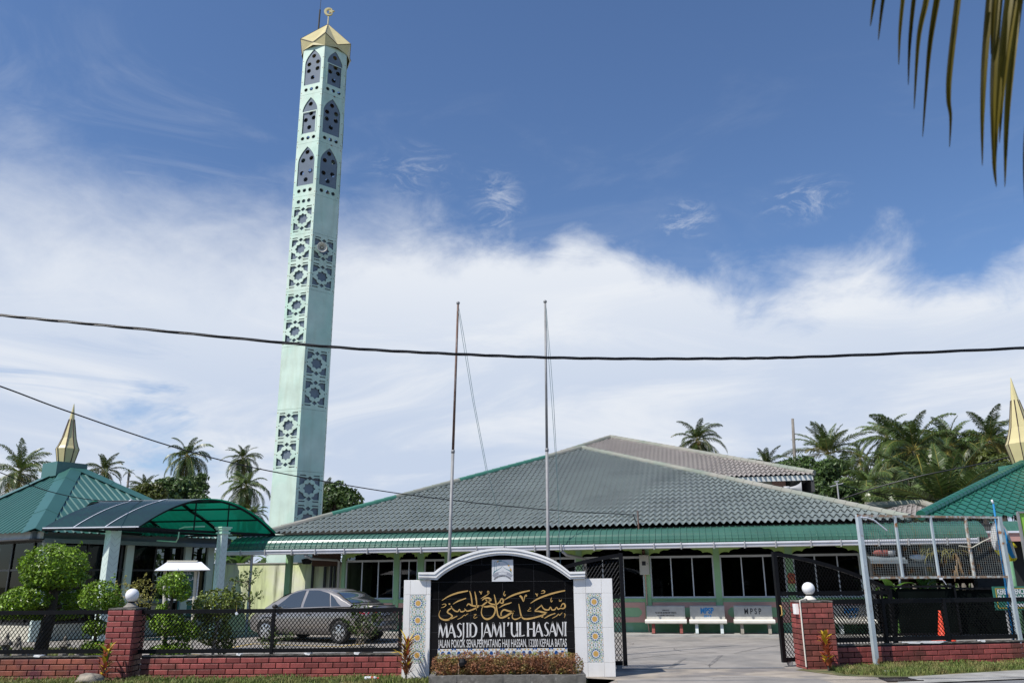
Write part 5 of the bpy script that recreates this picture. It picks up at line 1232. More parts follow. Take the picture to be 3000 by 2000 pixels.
# panel break heights on the lit left face, from the photograph
brk = [at(x, y, YM).z for x, y in ((944, 128), (925, 268), (912, 412), (895, 568), (889, 680), (878, 846), (870, 1010), (862, 1195), (853, 1378))] + [at(850, 1378, YM).z * 2 - at(862, 1195, YM).z, 0.0]
brk = sorted(brk, reverse=True)
LEFT = ['arch', 'arch_square', 'arch_wide', 'stars_lattice', 'lattice2', 'lattice2', 'plain', 'lattice2', 'plain', 'plain']
RIGHT = ['arch_square', 'arch', 'arch_wide', 'plain', 'lattice2', 'plain', 'lattice2', 'plain', 'lattice2', 'plain']
def star_hole(c, r): return star(c[0], c[1], r, r * .74, 8, math.pi / 8)
def add_face(i, kinds):
    a, b = hexv[i], hexv[(i + 1) % 6]; d = (b - a).normalized(); n = Vector((d.y, -d.x, 0)); n = n if n.dot(a - cen) > 0 else -n; w = (b - a).length
    for (zt, zb), kind in zip(zip(brk, brk[1:]), kinds):
        h = zt - zb
        if h < .3: continue
        def fn(x, z, dd): return a + d * x + Vector((0, 0, z)) + n * dd
        pb = MB(); opens = []; stars = []
        if kind == 'plain': pb.hexa([fn(0, zb, -.03), fn(w, zb, -.03), fn(w, zb, 0), fn(0, zb, 0), fn(0, zt - .012, -.03), fn(w, zt - .012, -.03), fn(w, zt - .012, 0), fn(0, zt - .012, 0)]); pb.build('plain_panel', G['minaret_mint'], MN_T)
        else:
            if kind.startswith('lattice') or kind == 'stars_lattice':
                cells = [(zb + h * .03, zb + h * .5), (zb + h * .5, zb + h * .97)] if kind == 'lattice2' else [(zb + h * .03, zb + h * .76)]
                m0 = w * .11; m1 = w * .89; W_ = m1 - m0
                for z0, z1 in cells:
                    H_ = z1 - z0; cx, cz = w / 2, (z0 + z1) / 2; u = W_ / 2; vz = H_ / 2
                    def Q(x, z): return (cx + x * u, cz + z * vz)
                    opens.append([Q(x, z) for x, z in [(.62 * r * math.cos(t), .41 * r * math.sin(t)) for r, t in [((1 if k % 2 == 0 else .76), math.pi * k / 8 + math.pi / 2) for k in range(16)]]])
                    for sx in (-1, 1):
                        for sz in (-1, 1):
                            opens.append([Q(sx * x, sz * z) for x, z in ((1.0, .17), (1.0, .74), (.50, .74), (.21, .585), (.50, .50), (.54, .35), (.78, .27))])
                            opens.append([Q(sx * x, sz * z) for x, z in ((.98, .82), (.98, .90), (.42, .90), (.32, .82))])
                        opens.append([Q(0 + .26 * math.cos(t), sx * .68 + .15 * math.sin(t)) for t in (0, math.pi / 2, math.pi, math.pi * 1.5)])
                        opens.append([Q(sx * x, z) for x, z in ((1.02, .07), (.90, 0), (1.02, -.07))])
                if kind == 'stars_lattice': stars = [(w * x, zb + h * .86) for x in (.27, .5, .73)]
            else:
                m0, m1 = w * (.13 if kind != 'arch_square' else .16), w * (.87 if kind != 'arch_square' else .84); base = zb + h * .20; cx = w / 2; sp = zb + h * .66; tp = zb + h * .93
                P_ = [(m0, base), (m1, base), (m1, sp)] + [(cx + (m1 - cx) * (1 - t ** 1.75), sp + (tp - sp) * t) for t in [k / 7 for k in range(1, 7)]] + [(cx, tp)]
                P_ += [(2 * cx - x, z) for x, z in reversed(P_[3:-1])] + [(m0, sp)]
                if kind == 'arch_square':
                    fr = MB(); z = sp - h * .02
                    fr.prism([(m0, z - .05), (m1, z - .05), (m1, z), (m0, z)], fn, -.005, .02); fr.prism([(m0, base), (m0 + .06, base), (m0 + .06, z - .05), (m0, z - .05)], fn, -.005, .02); fr.prism([(m1 - .06, base), (m1, base), (m1, z - .05), (m1 - .06, z - .05)], fn, -.005, .02); fr.build('panel_frame', G['minaret_mint'], MN_T)
                opens.append(P_); stars = [(w * x, zb + h * .10) for x in (.25, .5, .75)]
            # perforated mint sheet: boundary with holes filled by a scanline of triangles
            holes = opens + [star_hole(c, .13) for c in stars]
            perforated(pb, (0, zb, w, zt - .012), holes, fn, .03); pb.build('lattice_panel' if 'lattice' in kind else 'arch_panel', G['minaret_mint'], MN_T)
            if 'arch' in kind:      # grey inner sheet with star holes
                ip = MB(); cx = w / 2; spots = [(cx, .80), (cx - w * .20, .64), (cx + w * .20, .66), (cx - w * .20, .50), (cx + w * .20, .52), (cx, .35)]
                if kind == 'arch_wide': spots = [(cx, .83), (cx - w * .17, .68), (cx + w * .20, .70), (cx - w * .19, .44), (cx + w * .19, .46), (cx, .31)]
                if kind == 'arch_square': spots = [(cx, .80), (cx + w * .05, .60), (cx - w * .18, .48), (cx + w * .18, .50), (cx, .32)]
                perforated(ip, (w * .06, zb + h * .18, w * .94, zb + h * .95), [star_hole((x, zb + h * q), .155) for x, q in spots], lambda x, z, dd: fn(x, z, dd - .045), .012); ip.build('inner_sheet', G['minaret_backing'], MN_T)
                ds = MB(); ds.prism([(w * .03, zb + h * .02), (w * .97, zb + h * .02), (w * .97, zt - h * .02), (w * .03, zt - h * .02)], fn, -.5, -.48)
        rv = MB()
        for x in (.04, .96):
            for q in (.05, .28, .5, .72, .95): rv.prism([(w * x - .018, zb + h * q - .022), (w * x + .018, zb + h * q - .022), (w * x + .018, zb + h * q + .022), (w * x - .018, zb + h * q + .022)], fn, 0.0, .006)
        if kind != 'plain': rv.build('rivets', G['rust_spot'], MN_T)
def perforated(mb, rect, holes, fn, th):
    bm = bmesh.new(); x0, z0, x1, z1 = rect; edges = []
    def loop(P):
        vs = [bm.verts.new((x, z, 0)) for x, z in P]
        for i in range(len(vs)): edges.append(bm.edges.new((vs[i], vs[(i + 1) % len(vs)])))
    loop([(x0, z0), (x1, z0), (x1, z1), (x0, z1)])
    hs = []
    for hl in holes:
        loop(hl); hs.append(hl)
    bmesh.ops.triangle_fill(bm, edges=edges, use_beauty=True)
    bm.verts.index_update(); V = [v.co.copy() for v in bm.verts]; F = []
    for f in bm.faces:
        c = f.calc_center_median()
        if any(inside((c.x, c.y), hl) for hl in hs): continue
        F.append(tuple(v.index for v in f.verts))
    bm.free(); n = len(V)
    mb.add([fn(v.x, v.y, 0) for v in V], F)
    for P in holes:     # thickness inside the cut-outs
        k = len(P); mb.add([fn(x, z, 0) for x, z in P] + [fn(x, z, -th) for x, z in P], [(i, (i + 1) % k, k + (i + 1) % k, k + i) for i in range(k)])
    P = [(x0, z0), (x1, z0), (x1, z1), (x0, z1)]; mb.add([fn(x, z, 0) for x, z in P] + [fn(x, z, -th) for x, z in P], [(i, (i + 1) % 4, 4 + (i + 1) % 4, 4 + i) for i in range(4)])
add_face(5, LEFT); add_face(0, RIGHT)
for i in (1, 2, 3, 4): add_face(i, ['arch', 'arch_square', 'arch_wide', 'lattice2', 'lattice2', 'lattice2', 'plain', 'lattice2', 'plain', 'plain'])
# internal ladder frame visible through the star holes
fr = MB()
for z in (brk[1], brk[2], brk[3] + .3): fr.box(cen.x - .9, cen.y - .9, z - .06, cen.x + .9, cen.y + .9, z)
fr.tube([cen + Vector((.3, 0, brk[3])), cen + Vector((.3, 0, ZT))], .05, 6); fr.tube([cen + Vector((-.4, .2, brk[3])), cen + Vector((-.4, .2, ZT))], .05, 6); fr.build('inner_frame', G['rusty_pole'], MN_T)
# folded star crown
apex = Vector((cen.x, cen.y, ZT + 2.35)); tip = []; notch = []
for k in range(6):
    d = (hexv[k] - cen); d.z = 0; tip.append(Vector((cen.x, cen.y, ZT + .56)) + d.normalized() * HS * 1.17)
    e = ((hexv[k] + hexv[(k + 1) % 6]) / 2 - cen); notch.append(Vector((cen.x, cen.y, ZT + .16)) + e.normalized() * HS * .98)
cw = MB()
for k in range(6):
    hv = Vector((hexv[k].x, hexv[k].y, ZT - .12)) + (hexv[k] - cen).normalized() * .02
    for nn_ in (notch[k], notch[k - 1]):
        cw.add([apex, tip[k], nn_], [(0, 1, 2)]); cw.add([tip[k], hv, nn_], [(0, 1, 2)])
        em = Vector((nn_.x, nn_.y, ZT - .03)); cw.add([hv, em, nn_], [(0, 1, 2)])
cw.build('gold_crown', G['gold_panel'], MN_T, fix=True)
sm2 = MB()
for k in range(6):
    for nn_ in (notch[k], notch[k - 1]): sm2.bar(tip[k], nn_, .03, .03)
    sm2.bar(apex, tip[k], .02, .02)
sm2.build('crown_seam', G['gold_dark_seam'], MN_T)
ms_ = MB(); ms_.tube([apex - Vector((0, 0, .1)), apex + Vector((0, 0, .55))], .035, 8); fin = ms_.build('finial_mast', G['gold_panel'], MN_T)
cm = MB(); fc = apex + Vector((.05, 0, .85)); 
def CF(x, z, d): return fc + Vector((x * .48 * math.cos(.1), x * .48 * math.sin(.1) + d, z * .48))
pts = []
for k in range(27): t = R(35) + R(290) * k / 26; pts.append((-.10 + .56 * math.cos(t), .56 * math.sin(t)))
for k in range(27): t = R(48) + R(264) * (1 - k / 26); pts.append((-.02 + .38 * math.cos(t) + .05, .40 * math.sin(t)))
nn_ = 27
for k in range(nn_ - 1):
    A, B, C_, D_ = pts[k], pts[k + 1], pts[2 * nn_ - 2 - k], pts[2 * nn_ - 1 - k]
    cm.hexa([CF(*A, .05), CF(*B, .05), CF(*C_, .05), CF(*D_, .05), CF(*A, -.05), CF(*B, -.05), CF(*C_, -.05), CF(*D_, -.05)])
cm.prism(star(.20, .08, .42, .17, 5, math.pi / 2 - .15), CF, -.05, .05); cm.build('crescent_and_star', G['gold_panel'], fin, fix=True)
an = MB(); p = at(933, 82, YM + 1.4); an.tube([p - Vector((0, 0, .5)), p + Vector((.02, 0, 1.25))], .05, 6); an.tube([p + Vector((.02, 0, 1.25)), p + Vector((.06, 0, 3.0))], .015, 5); an.build('lightning_rod', G['soffit_dark'], MN_T)
a0_, b0_ = hexv[0], hexv[1]; fn_ = Vector(((b0_ - a0_).y, -(b0_ - a0_).x, 0)).normalized()
hp = at(944, 724, YM - .05)
horn('horn_loudspeaker', 'cream horn loudspeaker on the shaded lattice face halfway up the minaret', hp, (.35, -.90, -.12), .27, .34, G['horn_cream'])
horn('horn_loudspeaker', 'cream horn loudspeaker seen edge-on at the right edge of the minaret', at(979, 740, YM + 1.2) + Vector((.05, 0, 0)), (.93, .3, -.05), .26, .3, G['horn_cream'])
# ================================================================ LEFT GLASS HALL WITH CORRUGATED HIP ROOF
LB = thing('glass_hall', 'glass walled hall with green corrugated hip roof and tall gold spire, left edge', 'building', (-16, 30, 0))
LZ = 3.3; C0 = gr(104, 1551, LZ); C0 = Vector((-14.72, 25.8, LZ)); er = Vector((.584, .812, 0)).normalized(); el_ = Vector((-.86, .51, 0)).normalized()
CR = C0 + er * 7.2; CL = C0 + el_ * 7.6; CBk = CR + el_ * 7.6
AP = at(215, 1364, 30.9)
def corrugated(mb, O, P, apex, pitch=.26, A=.035):
    O, P, apex = Vector(O), Vector(P), Vector(apex); Ax = (P - O).normalized(); W = (P - O).length; ua = (apex - O).dot(Ax); B = (apex - O) - Ax * ua; H = B.length; B.normalize(); N = Ax.cross(B); N = N if N.z > 0 else -N
    pf = [(0, 0), (.30, 0), (.40, 1), (.60, 1), (.70, 0)]; us = []
    k = 0
    while k * pitch < W:
        us += [((k + a) * pitch, h) for a, h in pf if (k + a) * pitch < W]; k += 1
    V = []
    for u, h in us:
        vm = H * u / ua if u < ua else H * (W - u) / (W - ua)
        V += [O + Ax * u - B * .12 + N * A * h, O + Ax * u + B * max(0, vm) + N * A * h]
    mb.add(V, [(2 * i, 2 * i + 2, 2 * i + 3, 2 * i + 1) for i in range(len(us) - 1)])
r = MB(); corrugated(r, CL, C0, AP); corrugated(r, C0, CR, AP); corrugated(r, CR, CBk, AP); corrugated(r, CBk, CL, AP); LR = r.build('roof', G['corr_green'], LB)
def flat_cap(mb, a, b, n1, w=.36):
    a, b = Vector(a) + Vector((0, 0, .07)), Vector(b) + Vector((0, 0, .07)); d = (b - a).normalized(); s = d.cross(Vector((0, 0, 1))).normalized() * w
    k = 4
    for i in range(k):
        p, q = a + (b - a) * (i / k), a + (b - a) * ((i + 1) / k + .004); li = Vector((0, 0, .012 * (i % 2)))
        for sg in (1, -1): mb.hexa([p + li, q + li, q + s * sg - Vector((0, 0, .16)) + li, p + s * sg - Vector((0, 0, .16)) + li, p + li + Vector((0, 0, .015)), q + li + Vector((0, 0, .015)), q + s * sg - Vector((0, 0, .145)) + li, p + s * sg - Vector((0, 0, .145)) + li])
c = MB()
for e in (C0, CR, CL, CBk): flat_cap(c, e + (e - AP).normalized() * .1, AP, None)
c.build('hip_cap', G['corr_green'], LR)
fz = MB()
for a, b, m in ((CL, C0, 0), (C0, CR, 1)):
    d = (b - a).normalized(); n = Vector((d.y, -d.x, 0)); fz.cur = m
    fz.hexa([a - n * .16 + Vector((0, 0, -.26)), b - n * .16 + Vector((0, 0, -.26)), b - n * .28 + Vector((0, 0, -.26)), a - n * .28 + Vector((0, 0, -.26)), a - n * .16 + Vector((0, 0, -.03)), b - n * .16 + Vector((0, 0, -.03)), b - n * .28 + Vector((0, 0, -.03)), a - n * .28 + Vector((0, 0, -.03))])
fz.build('fascia', [G['white_fascia'], G['grey_fascia']], LB)
inn = [C0 + er * .55 + el_ * .55, CR - er * .45 + el_ * .55, CBk - er * .45 - el_ * .5, CL + er * .55 - el_ * .5]
inn = [Vector((p.x, p.y, 0)) for p in inn]
fl = MB(); fl.prism([(p.x, p.y) for p in inn], lambda x, y, d: Vector((x, y, d)), 0, .48); PLI = fl.build('plinth', G['cream_wall'], LB)
cl = MB(); cl.prism([(p.x, p.y) for p in [C0, CR, CBk, CL]], lambda x, y, d: Vector((x, y, d)), 3.0, 3.04); cl.build('ceiling', G['soffit_dark'], LB)
cr_ = MB(); ci = (inn[0] + inn[2]) / 2; q = [ci + (p - ci) * .55 for p in inn]; cr_.prism([(p.x, p.y) for p in q], lambda x, y, d: Vector((x, y, d)), .48, 3.0); cr_.build('inner_core', G['dark_inside'], LB)
def LFr(a, b):
    d = (b - a).normalized(); n = Vector((d.y, -d.x, 0)); return (lambda s, o, z: a + d * s + n * o + Vector((0, 0, z))), (b - a).length
fA, lnA = LFr(inn[0], inn[1]); fB, lnB = LFr(inn[3], inn[0])
for f, ln, bays in ((fA, lnA, [0.35, 1.5, 2.65, 2.95, 3.9, 4.9, 5.2, 6.0]), (fB, lnB, [.0, 1.7, 3.4, 5.0, 6.2])):
    fm = MB()
    for s in bays: fm.fbox(f, s - .035, -.04, .48, s + .035, .04, 3.0)
    for z in (.52, 2.12, 2.98): fm.fbox(f, 0.02, -.035, z - .03, ln - .02, .03, z + .03)
    W_ = fm.build('window', G['dark_frame'], LB)
    p = MB(); p.quad(f(0, 0, .48), f(ln, 0, .48), f(ln, 0, 3.0), f(0, 0, 3.0)); p.build('pane', G['window_glass'], W_)
    bn_ = MB(); bn_.fbox(f, .05, .002, 1.02, ln - .05, .006, 1.16); bn_.build('frosted_band', G['grey_fascia'], W_)
    cu = MB()
    rn = random.Random(3)
    for k in range(14 if f is fA else 0):
        s = rn.uniform(.2, ln - .4); cu.fbox(f, s, -.35, .5, s + rn.uniform(.1, .3), -.32, 2.9)
    if cu.v: cu.build('curtain', G['curtain_green'], W_)
tn = MB(); tn.fbox(fA, 4.9, .01, .5, lnA - .05, .03, 1.05); tn.build('teal_panel', G['teal_paint'], LB)
for f, s in ((fA, .0), (fA, 2.78), (fA, 5.0), (fA, lnA - .25)):
    c = MB(); c.fbox(f, s, -.1, .0, s + .26, .12, 3.02); c.build('column', G['pale_tile'], LB)
gt2 = MB(); gt2.fbox(fA, -.2, .42, 2.92, lnA + .3, .60, 3.05); gt2.build('gutter', G['grey_fascia'], LB)
# spire on the ridge
def spire(parent, c, base, s=1.0, n=8):
    hs = MB(); c = Vector(c)
    return hs
def gold_spire(parent, foot, tipp, boxw, boxh, rb, n=8, a0=0.3):
    foot, tipp = Vector(foot), Vector(tipp); H = tipp.z - foot.z; t = MB()
    ax = lambda z: Vector((foot.x, foot.y, foot.z + z))
    pr = [(rb * .72, 0), (rb, H * .235), (rb * .86, H * .285), (rb * .60, H * .42), (rb * .245, H * .735), (rb * .24, H * .74), (.012, H)]
    t.lathe(pr, ax(0), n, a0); sp = t.build('gold_spire', G['gold_panel'], parent)
    e = MB()
    for k in range(n):
        an = a0 + 2 * math.pi * k / n
        for (r0, z0), (r1, z1) in zip(pr[:5], pr[1:5]): e.bar(ax(z0) + Vector((math.cos(an) * r0, math.sin(an) * r0, 0)), ax(z1) + Vector((math.cos(an) * r1, math.sin(an) * r1, 0)), .028, .028)
    e.build('spire_seam', G['gold_dark_seam'], sp)
    return sp
sf_ = at(192, 1357, 30.9); st_ = at(213, 1183, 30.9)
b = MB(); b.box(-.56, -.56, -.55, .56, .56, -.02, Matrix.Translation((sf_.x, sf_.y, sf_.z)) @ Matrix.Rotation(R(54), 4, 'Z')); b.build('spire_base', G['corr_green'], LB)
gold_spire(LB, sf_, st_, 0, 0, .40)

# ================================================================ CURVED GREEN PORCH CANOPY
CN = thing('porch_canopy', 'barrel vaulted green polycarbonate canopy on two tiled columns beside the glass hall', 'canopy', (-11.5, 27, 0))
FL, FRr, BLc = gr(398, 1545, 3.3), gr(805, 1565, 3.3), gr(125, 1549, 3.3); dep = BLc - FL
def cano(t, s, lift=0.0):
    s = s * (1 + .95 * min(1.0, max(0.0, (t - .32) * 2.4))) if s > 0 else s
    a = R(38); tt = (t - .5) * 2; rise = 1.02
    return FL + (FRr - FL) * t + dep * s + Vector((0, 0, rise * (math.cos(tt * a * 1.25) - math.cos(a * 1.25)) / (1 - math.cos(a * 1.25)) + lift))
NT = 28
shp = MB(); shp.smooth = True
V = [cano(t / NT, s, .03) for s in (-.03, .33, .67, 1.0) for t in range(NT + 1)]
shp.add(V, [(k * (NT + 1) + i, k * (NT + 1) + i + 1, (k + 1) * (NT + 1) + i + 1, (k + 1) * (NT + 1) + i) for k in range(3) for i in range(NT)]); shp.build('polycarbonate_sheet', G['poly_green'], CN)
tr = MB()
for s in (.33, .67):
    for i in range(NT): tr.bar(cano(i / NT, s, .042), cano((i + 1) / NT, s, .042), .05, .012)
tr.bar(cano(0, -.03, .03), cano(0, 1.0, .03), .04, .035); tr.build('sheet_trim', G['sheet_white'], CN)
for s in (.0, .33, .67, 1.0):
    a = MB()
    for i in range(NT): a.bar(cano(i / NT, s, -.03), cano((i + 1) / NT, s, -.03), .05, .06)
    a.bar(cano(0, s, -.02), cano(1, s, -.02), .05, .08)
    for t in ((.38, .62) if s == 0 else ()): a.bar(cano(t, s, -.04), Vector((cano(t, s).x, cano(t, s).y, 3.27)), .035, .035)
    a.build('arch_truss', G['black_paint'], CN)
pl_ = MB()
for t in (.0, .14, .28, .42, .58, .72, .86, 1.0): pl_.bar(cano(t, 0, -.02), cano(t, 1, -.02), .04, .05)
pl_.build('purlin', G['black_paint'], CN)
def tiled_column(x, y, ztop, w, cap):
    T = Matrix.Translation((x, y, 0)) @ Matrix.Rotation(math.atan2(er.y, er.x), 4, 'Z'); h = w / 2
    c = MB(); c.cur = 0
    zz = 0; 
    c.hexa([T @ Vector(p) for p in [(-h, -h, 0), (h, -h, 0), (h, h, 0), (-h, h, 0), (-h, -h, ztop), (h, -h, ztop), (h, h, ztop), (-h, h, ztop)]])
    co = c.build('tiled_column', G['pale_tile'], CN)
    j = MB()
    for face in range(4):
        Rf = T @ Matrix.Rotation(math.pi / 2 * face, 4, 'Z'); z = .1
        while z < ztop - .2:
            for sg in (-1, 1): j.hexa([Rf @ Vector(p) for p in [(sg * h * .05, -h - .002, z), (sg * h * .05, -h - .002, z + .012), (sg * h * .9, -h - .002, z + .16), (sg * h * .9, -h - .002, z + .148), (sg * h * .05, -h + .003, z), (sg * h * .05, -h + .003, z + .012), (sg * h * .9, -h + .003, z + .16), (sg * h * .9, -h + .003, z + .148)]])
            z += .19
    j.build('tile_joint', G['tile_joint'], co)
    if cap:
        k = MB()
        for a_, b_, g_ in ((ztop - .22, ztop - .16, .04), (ztop - .10, ztop - .04, .05), (ztop - .04, ztop, .08)): k.box(-h - g_, -h - g_, a_, h + g_, h + g_, b_, T)
        k.build('capital', G['mint_tile'], co)
p = gr(334, 1549, 3.3); tiled_column(p.x, p.y, 3.25, .33, False)
p = at(650, 1600, 27.6); tiled_column(p.x, p.y, at(650, 1543, 27.6).z, .24, True)
cd = MB(); cd.tube([at(600, 1541, 27.2), at(540, 1543, 27.2), at(526, 1548, 27.2), at(522, 1575, 27.2), at(516, 1586, 27.4), at(460, 1583, 28)], .022, 8); cd.build('conduit', G['mint_tile'], CN)

# ================================================================ NOTICE BOARD WITH WHITE HIPPED ROOF
NB = thing('notice_board', 'green Arabic notice board under a white hipped sheet roof behind small topiary', 'notice board', at(535, 1800, 22)[:])
YN = 22.0
def NQ(x, y, d=0): return at(x, y, YN - d)
b = MB(); b.poly([NQ(452, 1670, .35), NQ(616, 1668, .35), NQ(590, 1645, 0), NQ(490, 1645, 0)]); b.poly([NQ(616, 1668, .35), NQ(616, 1670, -.45), NQ(590, 1645, 0)]); b.poly([NQ(452, 1670, .35), NQ(490, 1645, 0), NQ(452, 1672, -.45)]); b.poly([NQ(616, 1670, -.45), NQ(452, 1672, -.45), NQ(490, 1645, 0), NQ(590, 1645, 0)]); b.build('roof', G['sheet_white'], NB)
b = MB(); b.bar(NQ(491, 1643), NQ(579, 1643), .06, .04); b.build('ridge_strip', G['cream_wall'], NB)
b = MB(); b.poly([NQ(499, 1673), NQ(582, 1673), NQ(574, 1753), NQ(495, 1755)]); b.add([NQ(x, y, -.04) for x, y in ((499, 1673), (582, 1673), (574, 1753), (495, 1755))], [(3, 2, 1, 0)]); BO = b.build('board', G['board_green'], NB)
b = MB()
for p, q in (((498, 1672), (583, 1672)), ((583, 1672), (575, 1754)), ((575, 1754), (494, 1756)), ((494, 1756), (498, 1672))): b.bar(NQ(*p, .01), NQ(*q, .01), .03, .03)
b.build('frame', G['aluminium'], BO)
w = MB(); rn = random.Random(5)
def squig(x0, x1, y, hgt, wd):
    x = x1; pts = []
    while x > x0:
        pts.append((x, y + rn.uniform(-hgt, hgt), wd * rn.uniform(.5, 1.2))); x -= rn.uniform(2.0, 4.0)
    ribbon(w, pts, lambda a, b_, d: NQ(a, b_, .02 + d), None, .002, 3)
    for _ in range(4): a = rn.uniform(x0, x1); ribbon(w, [(a, y - hgt * 2.4, wd), (a + .8, y - hgt * 3.2, wd)], lambda p, q, d: NQ(p, q, .02 + d), None, .002, 2)
squig(516, 563, 1680, 1.3, 1.1)
for a, h in ((536, 5), (549, 6), (557, 5)): ribbon(w, [(a, 1676 - h * .4, 1.0), (a - .6, 1682, 1.3)], lambda p, q, d: NQ(p, q, .02 + d), None, .002, 2)
squig(520, 578, 1697, 1.8, 1.7)
for a in (572, 565, 553, 541): ribbon(w, [(a, 1688, 1.2), (a - 1.5, 1693, 1.8), (a - 2.5, 1698, 1.5)], lambda p, q, d: NQ(p, q, .02 + d), None, .002, 3)
for y in (1728, 1733, 1738, 1746, 1750): squig(556, 573, y, .6, .8)
w.build('arabic_lettering', G['sheet_white'], BO)
b = MB(); b.poly([NQ(x, y, .02) for x, y in ((501, 1675), (508, 1675), (508, 1682), (501, 1682))]); b.build('small_emblem', G['pink_trim'], BO)
for xt, xb in ((484, 478), (574, 562)):
    b = MB(); t_ = NQ(xt, 1672); e = NQ(xb, 1860); f = t_ + (e - t_) * (t_.z / max(.01, t_.z - e.z)); b.tube([f, t_], .045, 8); b.build('post', G['cream_wall'], NB)

# ================================================================ STAINED BOUNDARY WALL, BANANA CLUMP, PLANTER PODS
bw = thing('boundary_wall', 'mould streaked yellow green boundary wall in front of the minaret foot', 'wall', at(800, 1780, 31.6)[:])
wa, wb_ = at(560, 1650, 31.8), at(1090, 1655, 30.6); b = MB(); d = (wb_ - wa); d.z = 0; nn_ = Vector((d.y, -d.x, 0)).normalized()
za = at(700, 1652, 31.4).z
A, B = Vector((wa.x, wa.y, 0)), Vector((wb_.x, wb_.y, 0)); b.hexa([A, B, B - nn_ * .15, A - nn_ * .15, A + Vector((0, 0, za)), B + Vector((0, 0, za)), B - nn_ * .15 + Vector((0, 0, za)), A - nn_ * .15 + Vector((0, 0, za))]); b.build('wall_face', G['mould_wall'], bw)
b = MB(); b.bar(A - nn_ * .07 + Vector((0, 0, za + .02)), B - nn_ * .07 + Vector((0, 0, za + .02)), .20, .04); b.build('coping', G['concrete'], bw)
def leaf_blade(mb, base, d, ln, w, droop, up0, n=6, fold=.25):
    """arched strap leaf with a raised midrib valley"""
    d = Vector(d); d.z = 0; d.normalize(); s = Vector((-d.y, d.x, 0)); p = Vector(base); ang_ = up0; L_, M_, R_ = [], [], []
    for i in range(n + 1):
        t = i / n; ww = w * math.sin(math.pi * min(1, .12 + .88 * t) ** .8) * .5 + .001
        nz = Vector((-d.x * math.sin(ang_), -d.y * math.sin(ang_), math.cos(ang_)))
        M_.append(p.copy()); L_.append(p + s * ww + nz * ww * fold); R_.append(p - s * ww + nz * ww * fold)
        p = p + (d * math.cos(ang_) + Vector((0, 0, math.sin(ang_)))) * (ln / n); ang_ -= droop / n
    V = L_ + M_ + R_; k = n + 1
    mb.add(V, [(i, i + 1, k + i + 1, k + i) for i in range(n)] + [(k + i, k + i + 1, 2 * k + i + 1, 2 * k + i) for i in range(n)])
def banana(label, base, n, ln, seed, w=.42, stem_h=.6):
    rn = random.Random(seed); t = thing('banana_plant', label, 'plant', Vector(base)[:]); st_ = MB(); lv = MB()
    st_.tube([Vector(base), Vector(base) + Vector((.05, 0, stem_h))], [.12, .07], 8); st_.build('stem', G['banana_leaf'], t)
    for i in range(n): a = rn.uniform(0, 6.283); leaf_blade(lv, Vector(base) + Vector((0, 0, stem_h * rn.uniform(.7, 1))), (math.cos(a), math.sin(a), 0), ln * rn.uniform(.7, 1.15), w * rn.uniform(.7, 1.1), rn.uniform(1.0, 2.0), rn.uniform(.7, 1.35), 8)
    lv.build('leaves', G['banana_leaf'], t)
banana('banana clump behind the yellow green wall, under the awning end', (at(700, 1640, 34).x, 34, 1.4), 16, 1.9, 2, stem_h=1.0)

